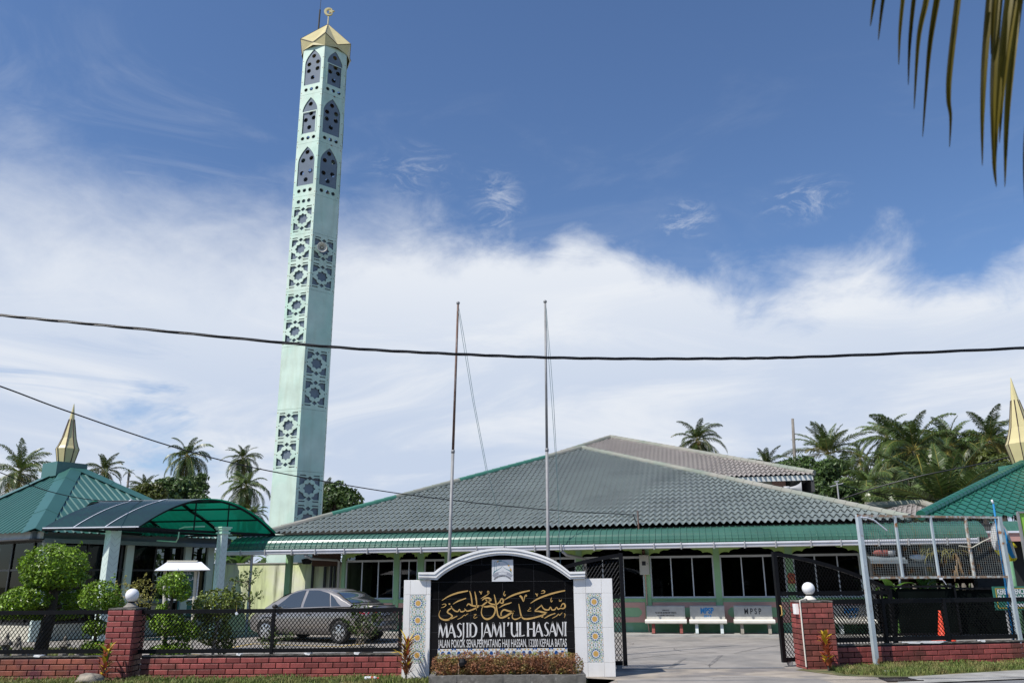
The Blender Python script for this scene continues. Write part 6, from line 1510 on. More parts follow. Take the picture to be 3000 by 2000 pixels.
# ================================================================ CARS
def car(name, label, mpaint, origin, heading, L=4.45, Wd=1.72, H=1.46, plate=''):
    """sedan facing local +x; origin on the ground under its middle"""
    t = thing(name, label, 'car', Vector(origin)[:])
    T = Matrix.Translation(origin) @ Matrix.Rotation(heading, 4, 'Z')
    hw = Wd / 2; k = L / 4.45
    belt = [(-2.18, .96), (-2.0, .99), (-1.5, 1.005), (-.9, .985), (0, .955), (.8, .925), (1.25, .90), (1.75, .82), (2.1, .72), (2.2, .62)]
    top_ = belt
    def ip(tab, x):
        x = max(tab[0][0], min(tab[-1][0], x))
        for (a, za), (b, zb) in zip(tab, tab[1:]):
            if a <= x <= b:
                u = (x - a) / (b - a); return za + (zb - za) * (u * u * (3 - 2 * u) * .5 + u * .5)
        return tab[-1][1]
    wid = [(-2.22, .62), (-2.12, .76), (-1.8, .835), (-1.0, .86), (0, .86), (1.0, .86), (1.6, .84), (2.0, .76), (2.2, .58)]
    bot = [(-2.22, .46), (-2.1, .32), (-1.8, .25), (-1, .21), (1, .20), (1.7, .22), (2.1, .28), (2.2, .40)]
    xs = sorted({round(-2.22 + 4.42 * i / 40, 3) for i in range(41)})
    M_ = MB(); M_.smooth = True; V = []; sec = 17
    for x in xs:
        w_ = ip(wid, x) * hw / .86; zb = ip(bot, x); zt = ip(belt, x); h_ = zt - zb; half = []
        half = [(0, zb), (w_ * .80, zb), (w_ * .94, zb + h_ * .10), (w_ * .985, zb + h_ * .35), (w_, zb + h_ * .60), (w_ * .985, zb + h_ * .80), (w_ * .93, zb + h_ * .95), (w_ * .80, zt + .012), (0, zt + .04)]
        ring = [(y, z) for y, z in half] + [(-y, z) for y, z in reversed(half[1:-1])]
        sec = len(ring); V += [T @ Vector((x * k, y, z)) for y, z in ring]
    F = [(i * sec + j, i * sec + (j + 1) % sec, (i + 1) * sec + (j + 1) % sec, (i + 1) * sec + j) for i in range(len(xs) - 1) for j in range(sec)]
    F += [tuple(range(sec - 1, -1, -1)), tuple((len(xs) - 1) * sec + j for j in range(sec))]
    M_.add(V, F); body = M_.build('body', mpaint, t)
    # greenhouse
    roofc = [(-1.62, 1.01), (-1.35, 1.14), (-1.0, 1.32), (-.7, 1.42), (-.3, 1.455), (.15, 1.455), (.5, 1.40), (.85, 1.26), (1.2, 1.06), (1.42, .92)]
    def side(x, tt, off=0.0):      # tt 0 belt .. 1 roof edge
        zb = ip(belt, x) - .01; zr = ip(roofc, x) * H / 1.46; wb = hw * .95; wr = hw * .70
        z = zb + (zr - zb) * tt; full = (z - .95) / .5; y = wb + (wr - wb) * max(0, full) ** 1.15; return Vector((x * k, y + off, z + off * .4))
    gx = [-1.62 + 3.04 * i / 30 for i in range(31)]
    for_ = MB(); for_.smooth = True; V = []; rows = [0, .25, .5, .75, .93]
    for x in gx:
        sd = [side(x, r_) for r_ in rows]; zr = sd[-1].z; zc = ip(roofc, x) * H / 1.46; e = sd[-1]
        arch = [Vector((x * k, e.y * .80, zr + (zc - zr) * .65 + .012)), Vector((x * k, e.y * .45, zc + .012)), Vector((x * k, 0, zc + .02))]
        half = sd + arch; V += [T @ p for p in half] + [T @ Vector((p.x, -p.y, p.z)) for p in reversed(half[:-1])]
    sg = 15; for_.add(V, [(i * sg + j, i * sg + j + 1, (i + 1) * sg + j + 1, (i + 1) * sg + j) for i in range(30) for j in range(sg - 1)]); for_.build('cabin', mpaint, body)
    def patch(name, pts, m, off, sides=(1, -1), par_=None):
        """pts: polygon of (x, t) on the cabin side"""
        for s in sides:
            b = MB(); b.smooth = True
            lo = [p for p in pts]; n = 10
            # bottom/top chains given as two lists
            bl, tl = pts
            def chain(c, u):
                f = u * (len(c) - 1); i = min(int(f), len(c) - 2); g = f - i; return (c[i][0] + (c[i + 1][0] - c[i][0]) * g, c[i][1] + (c[i + 1][1] - c[i][1]) * g)
            V = []
            for i in range(n + 1):
                a = chain(bl, i / n); c_ = chain(tl, i / n)
                for j in range(5):
                    u = j / 4; p = side(a[0] + (c_[0] - a[0]) * u, a[1] + (c_[1] - a[1]) * u, off); V.append(T @ Vector((p.x, p.y * s, p.z)))
            F = [(i * 5 + j, (i + 1) * 5 + j, (i + 1) * 5 + j + 1, i * 5 + j + 1) for i in range(n) for j in range(4)]
            b.add(V, F if s < 0 else [f[::-1] for f in F]); b.build(name, m, par_ or body)
    blk = G['car_trim']; gls = G['car_window']
    patch('window', ([(.12, .06), (.5, .06), (1.12, .10)], [(.10, .90), (.38, .88), (.62, .82)]), gls, .008)
    patch('window', ([(-.92, .06), (-.4, .06), (.02, .06)], [(-.78, .80), (-.4, .90), (.0, .90)]), gls, .008)
    patch('window', ([(-1.30, .10), (-1.1, .07), (-.96, .06)], [(-1.02, .62), (-.92, .74), (-.83, .80)]), gls, .008)
    # windscreen and rear screen on the cabin centre line
    for nm_, x0, x1 in (('rear_window', -1.56, -.92), ('windscreen', 1.34, .72)):
        b = MB(); b.smooth = True; V = []
        for i in range(9):
            x = x0 + (x1 - x0) * i / 8; zc = ip(roofc, x) * H / 1.46; e = side(x, .93); u = i / 8
            for j in range(9):
                v = (j / 8 - .5) * 2 * .88; y = e.y * v; z = zc + .024 - (zc - e.z) * abs(v) ** 2.2 * .6 + .006; V.append(T @ Vector((x * k, y, z + .01)))
        F = [(i * 9 + j, i * 9 + j + 1, (i + 1) * 9 + j + 1, (i + 1) * 9 + j) for i in range(8) for j in range(8)]; b.add(V, F); b.build(nm_, gls, body)
    def onside(x, z, s, off=0.0):
        zb, zt = ip(bot, x), ip(belt, x); w_ = ip(wid, x) * hw / .86; f = (z - zb) / (zt - zb); tb = [(0, .80), (.10, .94), (.35, .985), (.60, 1), (.80, .985), (.95, .93), (1, .80)]; return Vector((x * k, s * (w_ * ip(tb, f) + off), z))
    for xw in (-1.32, 1.30):
        for s in (1, -1):
            ah = MB(); c = (xw, .30)
            pts = [T @ onside(xw + .385 * math.cos(a), max(.215, .31 + .385 * math.sin(a)), s, .006) for a in [math.pi * i / 16 for i in range(17)]]
            ctr = T @ onside(xw, .30, s, .006); ah.add([ctr] + pts, [(0, i + 1, i + 2) if s < 0 else (0, i + 2, i + 1) for i in range(16)]); ah.build('wheel_arch', blk, body)
            wy = s * (hw - .085); Tw = T @ Matrix.Translation((xw * k, wy, .30)) @ Matrix.Rotation(math.pi / 2 * -s, 4, 'X'); Q = Tw.to_3x3(); cc = Tw.translation
            tr_ = MB(); tr_.smooth = True; tr_.lathe([(.20, -.10), (.285, -.105), (.302, -.07), (.304, .06), (.29, .10), (.26, .112), (.205, .10)], cc, 28, T=Q); w0 = tr_.build('tyre', G['tyre'], t)
            rm = MB(); rm.smooth = False
            rm.lathe([(.205, .075), (.21, .104), (.19, .108), (.18, .085)], cc, 28, T=Q); rm.lathe([(.02, .112), (.06, .112), (.065, .09)], cc, 14, T=Q)
            for q in range(7):
                a = 2 * math.pi * q / 7
                def RP_(r_, da, z): return cc + Q @ Vector((r_ * math.cos(a + da), r_ * math.sin(a + da), z))
                rm.hexa([RP_(.05, -.5, .085), RP_(.19, -.20, .08), RP_(.19, .20, .08), RP_(.05, .5, .085), RP_(.05, -.5, .112), RP_(.19, -.20, .102), RP_(.19, .20, .102), RP_(.05, .5, .112)])
            rm.build('rim', G['alloy'], w0)
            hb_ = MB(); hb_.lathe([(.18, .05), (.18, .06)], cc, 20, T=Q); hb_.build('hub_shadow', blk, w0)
    for s in (1, -1):
        tl = MB(); tl.smooth = True
        A_ = [(-2.175, .90), (-2.12, .93), (-1.95, .925), (-1.83, .90), (-1.92, .83), (-2.08, .78), (-2.17, .80)]
        tl.poly([T @ onside(x, z, s, .012) for x, z in (A_ if s < 0 else A_[::-1])]); q = [(.62, .80), (.40, .82), (.40, .90), (.64, .93)]
        tl.poly([T @ Vector((-2.225 * k - .004 if y < .5 else -2.20 * k - .02, s * y, z)) for y, z in (q if s > 0 else q[::-1])]); tl.build('tail_light', G['tail_red'], body)
        mr = MB(); mr.smooth = True; mr.ball(T @ Vector((.95 * k, s * (hw + .07), .99)), .085, 8, .75); mr.build('mirror', blk, body)
        for x in (-.22, .72 - .85 + .95):
            dh = MB(); dh.smooth = True; dh.tube([T @ onside(x - .09, .80, s, .012), T @ onside(x, .80, s, .035), T @ onside(x + .09, .80, s, .012)], .013, 6); dh.build('door_handle', blk if x > .5 else mpaint, body)
        dl = MB()
        for x, z0, z1 in ((.07, .28, .95), (-.92, .42, .97), (1.12, .34, .90)):
            for i in range(6):
                za, zb = z0 + (z1 - z0) * i / 6, z0 + (z1 - z0) * (i + 1) / 6; dl.bar(T @ onside(x, za, s, .001), T @ onside(x, zb, s, .001), .008, .006)
        dl.build('door_groove', blk, body)
    rb = MB(); rb.smooth = True
    bp = [T @ Vector((-2.20 * k - .05, y, z)) for y, z in ((-.66, .36), (.66, .36), (.70, .52), (-.70, .52))]
    rb.hexa([T @ Vector(p) for p in [(-2.24 * k, -.60, .32), (-2.24 * k, .60, .32), (-2.05 * k, .74, .30), (-2.05 * k, -.74, .30), (-2.26 * k, -.64, .56), (-2.26 * k, .64, .56), (-2.05 * k, .80, .58), (-2.05 * k, -.80, .58)]]); rb.build('bumper', mpaint, body)
    pb_ = MB(); pb_.hexa([T @ Vector(p) for p in [(-2.235 * k, -.26, .72), (-2.235 * k, .26, .72), (-2.20 * k, .26, .72), (-2.20 * k, -.26, .72), (-2.235 * k, -.26, .84), (-2.235 * k, .26, .84), (-2.20 * k, .26, .84), (-2.20 * k, -.26, .84)]]); npb = pb_.build('number_plate', G['number_plate'], body)
    if plate:
        tx = MB(); put_text(tx, plate, .10, lambda x, y, d: T @ Vector((-2.236 * k - d, -x, .745 + y)), .003, width=.44, bold=.002); tx.build('plate_lettering', G['sheet_white'], npb)
    sp = MB(); sp.hexa([T @ Vector(p) for p in [(-2.16 * k, -.60, .985), (-2.16 * k, .60, .985), (-1.95 * k, .62, .99), (-1.95 * k, -.62, .99), (-2.20 * k, -.58, 1.015), (-2.20 * k, .58, 1.015), (-1.95 * k, .60, 1.01), (-1.95 * k, -.60, 1.01)]]); sp.build('boot_lip', mpaint, body)
    return t
mat('car_window', (0.035, 0.042, 0.045), 0.03, var=0.0, spec=0.9, coat=1.0)
cr0, cf0 = gr(1000, 1884), gr(774, 1877); dvec = (cf0 - cr0); dvec.z = 0; hd_ = math.atan2(dvec.y, dvec.x); dn_ = dvec.normalized(); sd_ = Vector((-dn_.y, dn_.x, 0))
mid = (cr0 + cf0) / 2 - Vector((sd_.x, sd_.y, 0)) * (.80) * (1 if sd_.y < 0 else -1) * 1.0
car('parked_car', 'grey saloon car parked behind the mesh fence left of the sign', G['car_grey'], mid + dn_ * -.02, hd_, L=4.62, Wd=1.76, H=1.50, plate='PMQ 4371')

# ================================================================ RIGHT BUILDING, VERANDA AND ITS CLUTTER
RBt = thing('emerald_hall', 'emerald tiled hip roofed hall with gold spire at right edge, pink beam', 'building', at(2950, 1600, 25)[:])
RZ = 3.3; e0 = gr(2716, 1522, RZ); e0 = Vector((11.55, 23.3, RZ)); ru = Vector((1, .0, 0)); 
eA = at(2700, 1514, 25.7); eB = eA + Vector((15.0, -.1, 0)); RA = at(2990, 1364, 31.0)
RA = Vector((eA.x + 7.3, 31.0, at(2990, 1366, 32.0).z))
hipdir = at(2990, 1366, 31.9)
RA = hipdir + (hipdir - eA) * .12
tf = MB(); tile_face(tf, eA, eB, RA, wave=.31, course=.46, A=.03, step=.03); tf.build('roof', G['tile_emerald'], RBt)
bk = MB(); bk.poly([eA, RA, eA + Vector((8, 14, 0))]); bk.poly([eB, eB + Vector((0, 14, 0)), RA]); bk.build('side_roof', G['tile_emerald'], RBt)
cp = MB(); ridge_cap(cp, eA, RA, r=.15, seg=.33, lift=.06); cp.build('hip_cap', G['tile_emerald'], RBt)
sf2, st2 = at(3003, 1362, 32.4), at(2967, 1106, 32.4); sf2.x = at(2990, 1362, 32.4).x + .24
b = MB(); b.box(-.7, -.7, -.75, .7, .7, 0, Matrix.Translation(sf2) @ Matrix.Rotation(R(20), 4, 'Z')); b.build('spire_base', G['ridge_green'], RBt)
gold_spire(RBt, sf2, Vector((sf2.x, sf2.y, st2.z)), 0, 0, .62, a0=.1)
aw2 = MB(); pr2 = [(0, 0), (.25, -.01), (.45, -.06), (.60, -.16), (.68, -.28), (.69, -.34)]; x = 0; W2 = []
a0 = at(2884, 1529, 25.3); n = len(pr2)
while x < 9:
    for dx, h in ((0, 0), (.14, 0), (.155, .022), (.18, .022), (.192, 0)):
        for o, z in pr2: W2.append(a0 + Vector((x + dx, -o - h * .5, z + h)))
    x += .2
k = len(W2) // n; aw2.add(W2, [(i * n + j, (i + 1) * n + j, (i + 1) * n + j + 1, i * n + j + 1) for i in range(k - 1) for j in range(n - 1)]); aw2.build('awning', G['awning_green'], RBt)
pbm = at(2886, 1563, 24.5); pz1, pz0 = at(2886, 1561, 24.5).z, at(2890, 1585, 24.5).z
b = MB(); b.box(pbm.x, 24.5, pz0, pbm.x + 9, 24.7, pz1); b.build('pink_beam', G['pink_wall'], RBt); b = MB(); b.box(pbm.x - .05, 24.45, pz1 + .002, pbm.x + 9, 24.75, pz1 + .06); b.build('beam_flashing', G['sheet_white'], RBt)
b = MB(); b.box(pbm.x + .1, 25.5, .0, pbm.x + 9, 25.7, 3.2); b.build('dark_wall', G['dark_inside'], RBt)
pp = at(2965, 1680, 20.5); b = MB(); b.smooth = True; b.tube([(pp.x, 20.5, 0), (pp.x - .02, 20.5, at(2945, 1610, 20.5).z + .3)], .075, 12); tag(b.build('green_post', G['skirting_green']), 'pale green round post behind the flag and parking sign', 'post')
# open veranda right of the mosque: floor, back balustrade, dark interior, tarp screens
VR = thing('veranda', 'dark open veranda with pink balustrade behind the billboard frame', 'building', MF(8.5, -4, 0)[:])
b = MB(); b.fbox(MF, 5.95, -9.0, 0, 14, 1.0, .10); b.build('floor', G['concrete'], VR)
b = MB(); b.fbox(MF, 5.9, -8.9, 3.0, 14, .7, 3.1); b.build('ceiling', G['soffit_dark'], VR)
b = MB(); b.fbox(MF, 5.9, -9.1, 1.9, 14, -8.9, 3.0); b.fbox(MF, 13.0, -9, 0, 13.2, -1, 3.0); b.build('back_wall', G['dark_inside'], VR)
def VZ(x, y, o): p = onpl(x, y, MF(0, o, 0), MN); q = p - W0; return q.dot(MU), p.z
bo = -6.0; s0_, zr_ = VZ(2580, 1704, bo); s1_, _ = VZ(2830, 1704, bo); _, zb_ = VZ(2700, 1735, bo); zt2 = zr_ + .42
b = MB(); b.fbox(MF, s0_ - .5, bo - .1, zr_ - .06, s1_ + 2.5, bo + .1, zr_ + .05); b.build('balustrade_rail', G['bench_red'], VR)
b = MB(); b.fbox(MF, s0_ - .5, bo - .12, zr_ + .05, s1_ + 2.5, bo - .02, zr_ + .40); b.build('pink_panel', G['pink_wall'], VR)
bl = MB(); s = s0_ - .4; bl.smooth = True
while s < s1_ + 2.4: bl.lathe([(.07, 0), (.05, .06), (.085, .22), (.05, .42), (.04, .5), (.07, .6)], MF(s, bo, zr_ - .66), 8); s += .24
bl.build('balusters', G['pink_wall'], VR); b = MB(); b.fbox(MF, s0_ - .5, bo - .08, .1, s1_ + 2.5, bo + .08, zr_ - .66); b.build('low_wall', G['pink_wall'], VR)
for pxx, oo, w_, m in ((2632, -1.2, .30, 'wood_brown'), (2712, -2.5, .32, 'green_wall'), (2860, -3.0, .25, 'green_wall'), (2900, -2.0, .2, 'green_wall')):
    s_, _ = VZ(pxx, 1700, oo); b = MB(); b.fbox(MF, s_, oo - w_, .1, s_ + w_, oo, 3.0); b.build('pillar', G[m], VR)
# black hoarding standing in front of the veranda
hg = thing('hoarding', 'black netting hoarding in steel frame standing behind the right fence', 'hoarding', at(2760, 1860, 24.4)[:])
def HQ(x, y, d=0.0): return at(x, y, 24.4 - d)
zg = at(2690, 1860, 24.4).z
x0h, x1h = HQ(2590, 1800).x, HQ(2806, 1800).x; zt_h = HQ(2700, 1717).z; x2h = HQ(3060, 1800).x; zt2h = HQ(2880, 1722).z
b = MB(); b.box(x0h, 24.4, .12, x1h, 24.44, zt_h - .06); b.box(x1h + .03, 24.6, .12, x2h, 24.64, zt2h - .04); b.build('netting', G['tarp_dark'], hg)
b = MB()
for p_, q_ in (((x0h, .12), (x0h, zt_h)), ((x1h, .0), (x1h, zt_h)), ((x0h, zt_h), (x1h, zt_h)), ((x0h, .14), (x1h, .14))): b.bar((p_[0], 24.38, p_[1]), (q_[0], 24.38, q_[1]), .06, .06, up=(0, 1, 0))
b.bar((x1h + .03, 24.58, zt2h), (x2h, 24.58, zt2h - .03), .06, .06, up=(0, 1, 0)); b.build('frame', G['black_paint'], hg)
# parking sign, cone, poster board
YK = 19.2
ks = thing('parking_sign', 'green parking sign with yellow border and white arrow at right edge', 'sign', at(2950, 1780, YK)[:])
def KQ(x, z, d=0): return Vector((x, YK - d, z))
kx0, kz1 = at(2907, 1717, YK).x, at(2907, 1717, YK).z; kz0 = at(2920, 1786, YK).z; kx1 = kx0 + 1.15
b = MB(); b.box(kx0, YK, kz0, kx1, YK + .03, kz1); BO = b.build('board', G['sign_green'], ks)
b = MB()
for q in ((kx0 + .05, kz1 - .055, kx1 - .05, kz1 - .035), (kx0 + .05, kz0 + .035, kx1 - .05, kz0 + .055), (kx0 + .05, kz0 + .055, kx0 + .07, kz1 - .055), (kx1 - .07, kz0 + .055, kx1 - .05, kz1 - .055)): b.box(q[0], YK - .004, q[1], q[2], YK - .001, q[3])
b.build('border', G['sign_yellow'], BO)
b = MB(); hk = kz1 - kz0
put_text(b, 'KERETA PENCERAMAH', .2, lambda x, y, d: KQ(kx0 + .10 + .46 + x, kz1 - hk * .33 + y * .85, d), .004, width=.94, bold=.006); put_text(b, 'SILA PARKING DI DALAM', .2, lambda x, y, d: KQ(kx0 + .10 + .46 + x, kz1 - hk * .62 + y * .85, d), .004, width=.94, bold=.006)
az0 = kz0 + hk * .20; b.poly([KQ(x, z, .004) for x, z in ((kx0 + .22, az0), (kx0 + .45, az0 - hk * .10), (kx0 + .45, az0 - hk * .05), (kx1 - .18, az0 - hk * .05), (kx1 - .18, az0 + hk * .06), (kx0 + .45, az0 + hk * .06), (kx0 + .45, az0 + hk * .11))]); b.build('lettering', G['sheet_white'], BO)
for q in (kx0 + .25, kx1 - .2): b = MB(); b.tube([(q, YK + .05, 0), (q, YK + .05, kz0 + .1)], .025, 8); b.build('post', G['pvc_grey'], ks)
tc_ = thing('traffic_cone', 'tall red traffic cone leaning on nothing behind the right fence post', 'cone', at(2752, 1873, 21.5)[:])
tc_['label'] = 'tall slim red traffic cone with wide base, behind the right fence'
cb = gr(2766, 1871); cb = Vector((at(2764, 1870, 23.5).x, 23.5, .0)); zt_c = at(2752, 1787, 23.5).z
b = MB(); b.smooth = True; b.lathe([(.15, .08), (.13, .12), (.035, zt_c - .06), (.03, zt_c)], cb, 20); b.build('cone_body', G['cone_red'], tc_)
b = MB(); b.smooth = True; b.lathe([(.30, .0), (.31, .03), (.27, .06), (.17, .085)], cb, 22); b.build('cone_base', G['cone_red'], tc_)
po = thing('poster_board', 'bright green poster board in grey metal frame cut by right picture edge', 'poster board', at(2990, 1600, 17.5)[:])
YO = 17.6; ox0, oz1, oz0 = at(2980, 1500, YO).x, at(2980, 1500, YO).z, at(2998, 1645, YO).z
b = MB(); b.box(ox0, YO, oz0, ox0 + 1.6, YO + .05, oz1); pq_ = b.build('panel', G['poster_green'], po)
b = MB()
for p_, q_ in (((ox0, oz0), (ox0, oz1)), ((ox0, oz1), (ox0 + 1.6, oz1)), ((ox0 + 1.6, oz1), (ox0 + 1.6, oz0)), ((ox0 + 1.6, oz0), (ox0, oz0))): b.bar((p_[0], YO - .01, p_[1]), (q_[0], YO - .01, q_[1]), .035, .06, up=(0, 1, 0))
b.build('frame', G['steel_grey'], po); b = MB(); b.box(ox0 + .12, YO - .006, oz1 - .25, ox0 + .5, YO - .002, oz1 - .12); b.build('printed_box', G['board_green'], pq_)
for q in (ox0 + .25, ox0 + 1.35): b = MB(); b.bar((q, YO + .08, 0), (q, YO + .08, oz1), .06, .06, up=(0, 1, 0)); b.build('post', G['galv_paint'], po)
# things seen through the billboard mesh
for (pxx, pyy, YY, sc_, lab) in ((2590, 1640, 25.0, .38, 'small curved green and grey canopy roof inside the veranda, left of its pillar'), (2680, 1650, 26.0, .3, 'short grey curved roof end inside the veranda, right of the green canopy')):
    c = at(pxx, pyy, YY); t = thing('canopy_roof', lab, 'roof', c[:]); b = MB(); b.smooth = True; V = []
    for i in range(9):
        a = math.pi * (.15 + .7 * i / 8)
        for xx in (-1, 1): V.append(c + Vector((xx * sc_ * 1.4, .3 * math.cos(a), .22 * math.sin(a) - .1)))
    b.add(V, [(2 * i, 2 * i + 1, 2 * i + 3, 2 * i + 2) for i in range(8)]); b.build('sheet', G['teal_paint'] if sc_ > .4 else G['grey_fascia'], t); b = MB(); b.bar(c + Vector((-sc_ * 1.4, -.32, -.05)), c + Vector((sc_ * 1.4, -.32, -.05)), .03, .10); b.build('fascia', G['grey_fascia'], t)
    b = MB(); b.tube([c + Vector((sc_, 0, 0)), Vector((c.x + sc_, c.y, .1))], .03, 6); b.build('post', G['pvc_grey'], t)
for (pxx, pyy, rr, m_, lab) in ((2583, 1618, .15, 'bench_red', 'red cloth bundle lying on the small grey canopy behind the mesh'), (2603, 1619, .13, 'flag_white', 'white cloth bundle lying right of the red one behind the mesh'), (2690, 1632, .14, 'emblem_blue', 'pale blue cloth bundle on the curved roof end behind the mesh')):
    c = at(pxx, pyy, 24.9); t = thing('cloth_bundle', lab, 'cloth', c[:]); b = MB(); b.smooth = True; V = []
    for i in range(7):
        for j in range(12):
            d = Vector((math.sin(math.pi * i / 6) * math.cos(6.283 * j / 12), math.sin(math.pi * i / 6) * math.sin(6.283 * j / 12), math.cos(math.pi * i / 6))); V.append(c + Vector((d.x * rr * 1.7, d.y * rr, d.z * rr * .7)) * (1 + .4 * noise.noise(d * 2.2 + c)))
    b.add(V, [(i * 12 + j, i * 12 + (j + 1) % 12, (i + 1) * 12 + (j + 1) % 12, (i + 1) * 12 + j) for i in range(6) for j in range(12)]); b.build('cloth', G[m_], t)
banana('young banana plant behind the billboard mesh, left part', (at(2610, 1700, 24.5).x, 24.5, .1), 9, 1.0, 5, .24, 1.1)
banana('tall banana plant behind the middle of the billboard mesh', (at(2700, 1700, 25.5).x, 25.5, .1), 8, .9, 8, .2, 1.3)
dp_ = thing('hanging_dry_frond', 'dry palm frond strips hanging from the veranda eave behind the mesh', 'palm frond', at(2760, 1600, 24)[:]); b = MB(); rn = random.Random(9)
for i in range(42):
    c = at(2715 + rn.uniform(0, 95), 1612 + rn.uniform(-4, 10), 24.0 + rn.uniform(-.3, .3)); leaf_blade(b, c, (rn.uniform(-1, 1), -.3, 0), rn.uniform(.3, .7), .035, rn.uniform(1.2, 2.2), rn.uniform(-.2, .5), 5)
b.build('strips', G['palm_leaf_old'], dp_)
dl = thing('dry_branch', 'brown dry leaf bundle dangling inside the billboard mesh', 'branch', at(2805, 1640, 19)[:]); b = MB()
for i in range(7): c = at(2803 + rn.uniform(-5, 8), 1615 + rn.uniform(0, 60), 19.0); b.tube([c, c + Vector((rn.uniform(-.05, .1), 0, -rn.uniform(.2, .45)))], [.02, .004], 5)
b.build('dry_leaves', G['dry_leaf'], dl)
mat('leaf_hedge', (0.13, 0.17, 0.022), 0.4, var=0.35, vscale=3, island=0.6, trans=0.2)
# ================================================================ GARDEN: TOPIARY, SHRUBS, ORNAMENTS
def pxr(r, Y): return r / CAM_F * Y * 1.035
def topiary(name, label, cat, trunk, balls, Y, leaf, ls, dens, seed, bark_m='bark', twigs=0):
    """trunk: list of (px, py, radius_m); balls: (px, py, rx_px, ry_px, dY)"""
    rn = random.Random(seed); pts = [at(x, y, Y) for x, y, r in trunk]; pts[0].z = min(pts[0].z, 0) if trunk[0][1] > 1880 else pts[0].z
    t = thing(name, label, cat, (pts[0].x, pts[0].y, 0)); b = MB(); b.smooth = True; b.tube(pts, [r for _, _, r in trunk], 9)
    m = MB()
    for (x, y, rx, ry, dY) in balls:
        c = at(x, y, Y + dY); R_ = (pxr(rx, Y), pxr(rx, Y) * .85, pxr(ry, Y))
        near = min(pts, key=lambda p: (p - c).length)
        b.tube([near, (near + c) / 2 + Vector((0, 0, -.04)), c], [trunk[-1][2] * .8, trunk[-1][2] * .6, .012], 6)
        area = (R_[0] * R_[2] + R_[0] * R_[1]) * 3.2; leafball(m, c, R_, int(area * dens * 6.5 / (ls * ls)), ls, rn, shell=.82)
        for _ in range(twigs):
            a = Vector((rn.gauss(0, 1), rn.gauss(0, .6), abs(rn.gauss(0, 1)))).normalized(); p = c + Vector((a.x * R_[0], a.y * R_[1], a.z * R_[2])) * .95; q = p + a * rn.uniform(.05, .18) + Vector((0, 0, .03))
            for k in range(5): leafball(m, p + (q - p) * (k / 4), (.03, .03, .03), 3, ls, rn)
    b.build('trunk', G[bark_m], t); m.build('foliage', G[leaf], t); return t
topiary('topiary_tree', 'largest cloud pruned topiary tree behind the left fence panel', 'topiary', [(112, 1928, .15), (125, 1880, .13), (140, 1830, .12), (150, 1780, .11), (158, 1720, .10), (160, 1680, .06)],
        [(160, 1655, 88, 56, 0), (160, 1690, 86, 34, 0), (80, 1755, 66, 34, -.2), (40, 1780, 62, 28, -.2), (210, 1758, 46, 28, .45), (150, 1800, 80, 13, .5)], 17.6, 'leaf_topiary', .072, 1.35, 21, twigs=3)
topiary('topiary_tree', 'small three tier topiary tree left of the globe pillar', 'topiary', [(272, 1926, .035), (278, 1880, .035), (283, 1830, .03), (290, 1770, .03)], [(292, 1745, 54, 42, 0), (282, 1838, 36, 20, 0), (285, 1897, 40, 18, 0), (330, 1770, 30, 26, .1)], 17.3, 'leaf_topiary', .064, 1.35, 22, twigs=2)
topiary('topiary_tree', 'ball topped topiary tree in front of the green notice board', 'topiary', [(470, 1935, .045), (482, 1880, .04), (492, 1830, .04), (500, 1770, .035), (512, 1725, .03)], [(508, 1712, 42, 34, 0), (535, 1735, 24, 22, 0), (476, 1782, 18, 13, 0), (492, 1825, 48, 32, 0), (545, 1848, 34, 26, .1), (520, 1905, 38, 22, 0), (475, 1905, 34, 16, 0)], 17.8, 'leaf_topiary', .064, 1.35, 23, twigs=2)
topiary('garden_bush', 'bushy yellow green shrub left of the white paper tag on the fence', 'shrub', [(622, 1930, .03), (626, 1890, .03), (632, 1850, .03), (640, 1800, .03)], [(635, 1768, 60, 40, 0), (682, 1764, 34, 30, .2), (600, 1790, 34, 26, 0), (625, 1850, 46, 34, .2), (650, 1893, 26, 18, .2)], 18.4, 'leaf_hedge', .072, 1.0, 24, 'bark_pale', 6)
topiary('garden_shrub', 'loose pale yellow variegated shrub behind the globe lamp', 'shrub', [(395, 1850, .02), (398, 1800, .02), (402, 1760, .02)], [(360, 1745, 34, 34, 0), (415, 1740, 38, 44, 0), (385, 1772, 46, 26, 0)], 20.5, 'leaf_yellow', .055, .16, 25, 'bark_pale', 9)
topiary('sapling', 'thin sparse sapling beside the grey awning post', 'sapling', [(733, 1800, .02), (731, 1760, .02), (732, 1730, .018), (726, 1700, .014)], [(735, 1690, 12, 16, 0), (716, 1708, 12, 8, 0), (700, 1702, 10, 5, 0), (745, 1752, 12, 8, 0), (722, 1722, 8, 10, 0), (690, 1700, 8, 4, 0), (752, 1690, 6, 6, 0), (738, 1768, 9, 9, 0)], 23.0, 'leaf_sapling', .07, .09, 26, 'bark', 3)
topiary('weed', 'spindly green weed growing behind the middle fence post', 'plant', [(800, 1925, .006), (805, 1890, .006), (820, 1870, .005)], [(785, 1880, 10, 14, 0), (832, 1872, 10, 10, 0), (812, 1900, 14, 10, 0), (780, 1908, 10, 10, 0)], 16.6, 'leaf_sapling', .045, .08, 27, 'bark', 6)
pt_ = topiary('potted_bush', 'sparse green bush in a round stone pot behind the grey car boot', 'potted plant', [(1052, 1888, .012), (1058, 1870, .012), (1062, 1850, .01)], [(1040, 1830, 20, 26, 0), (1075, 1820, 22, 30, 0), (1095, 1835, 18, 14, 0), (1062, 1855, 28, 16, 0), (1045, 1805, 8, 14, 0), (1085, 1860, 14, 10, .1)], 18.6, 'leaf_sapling', .058, .10, 28, 'bark_pale', 10)
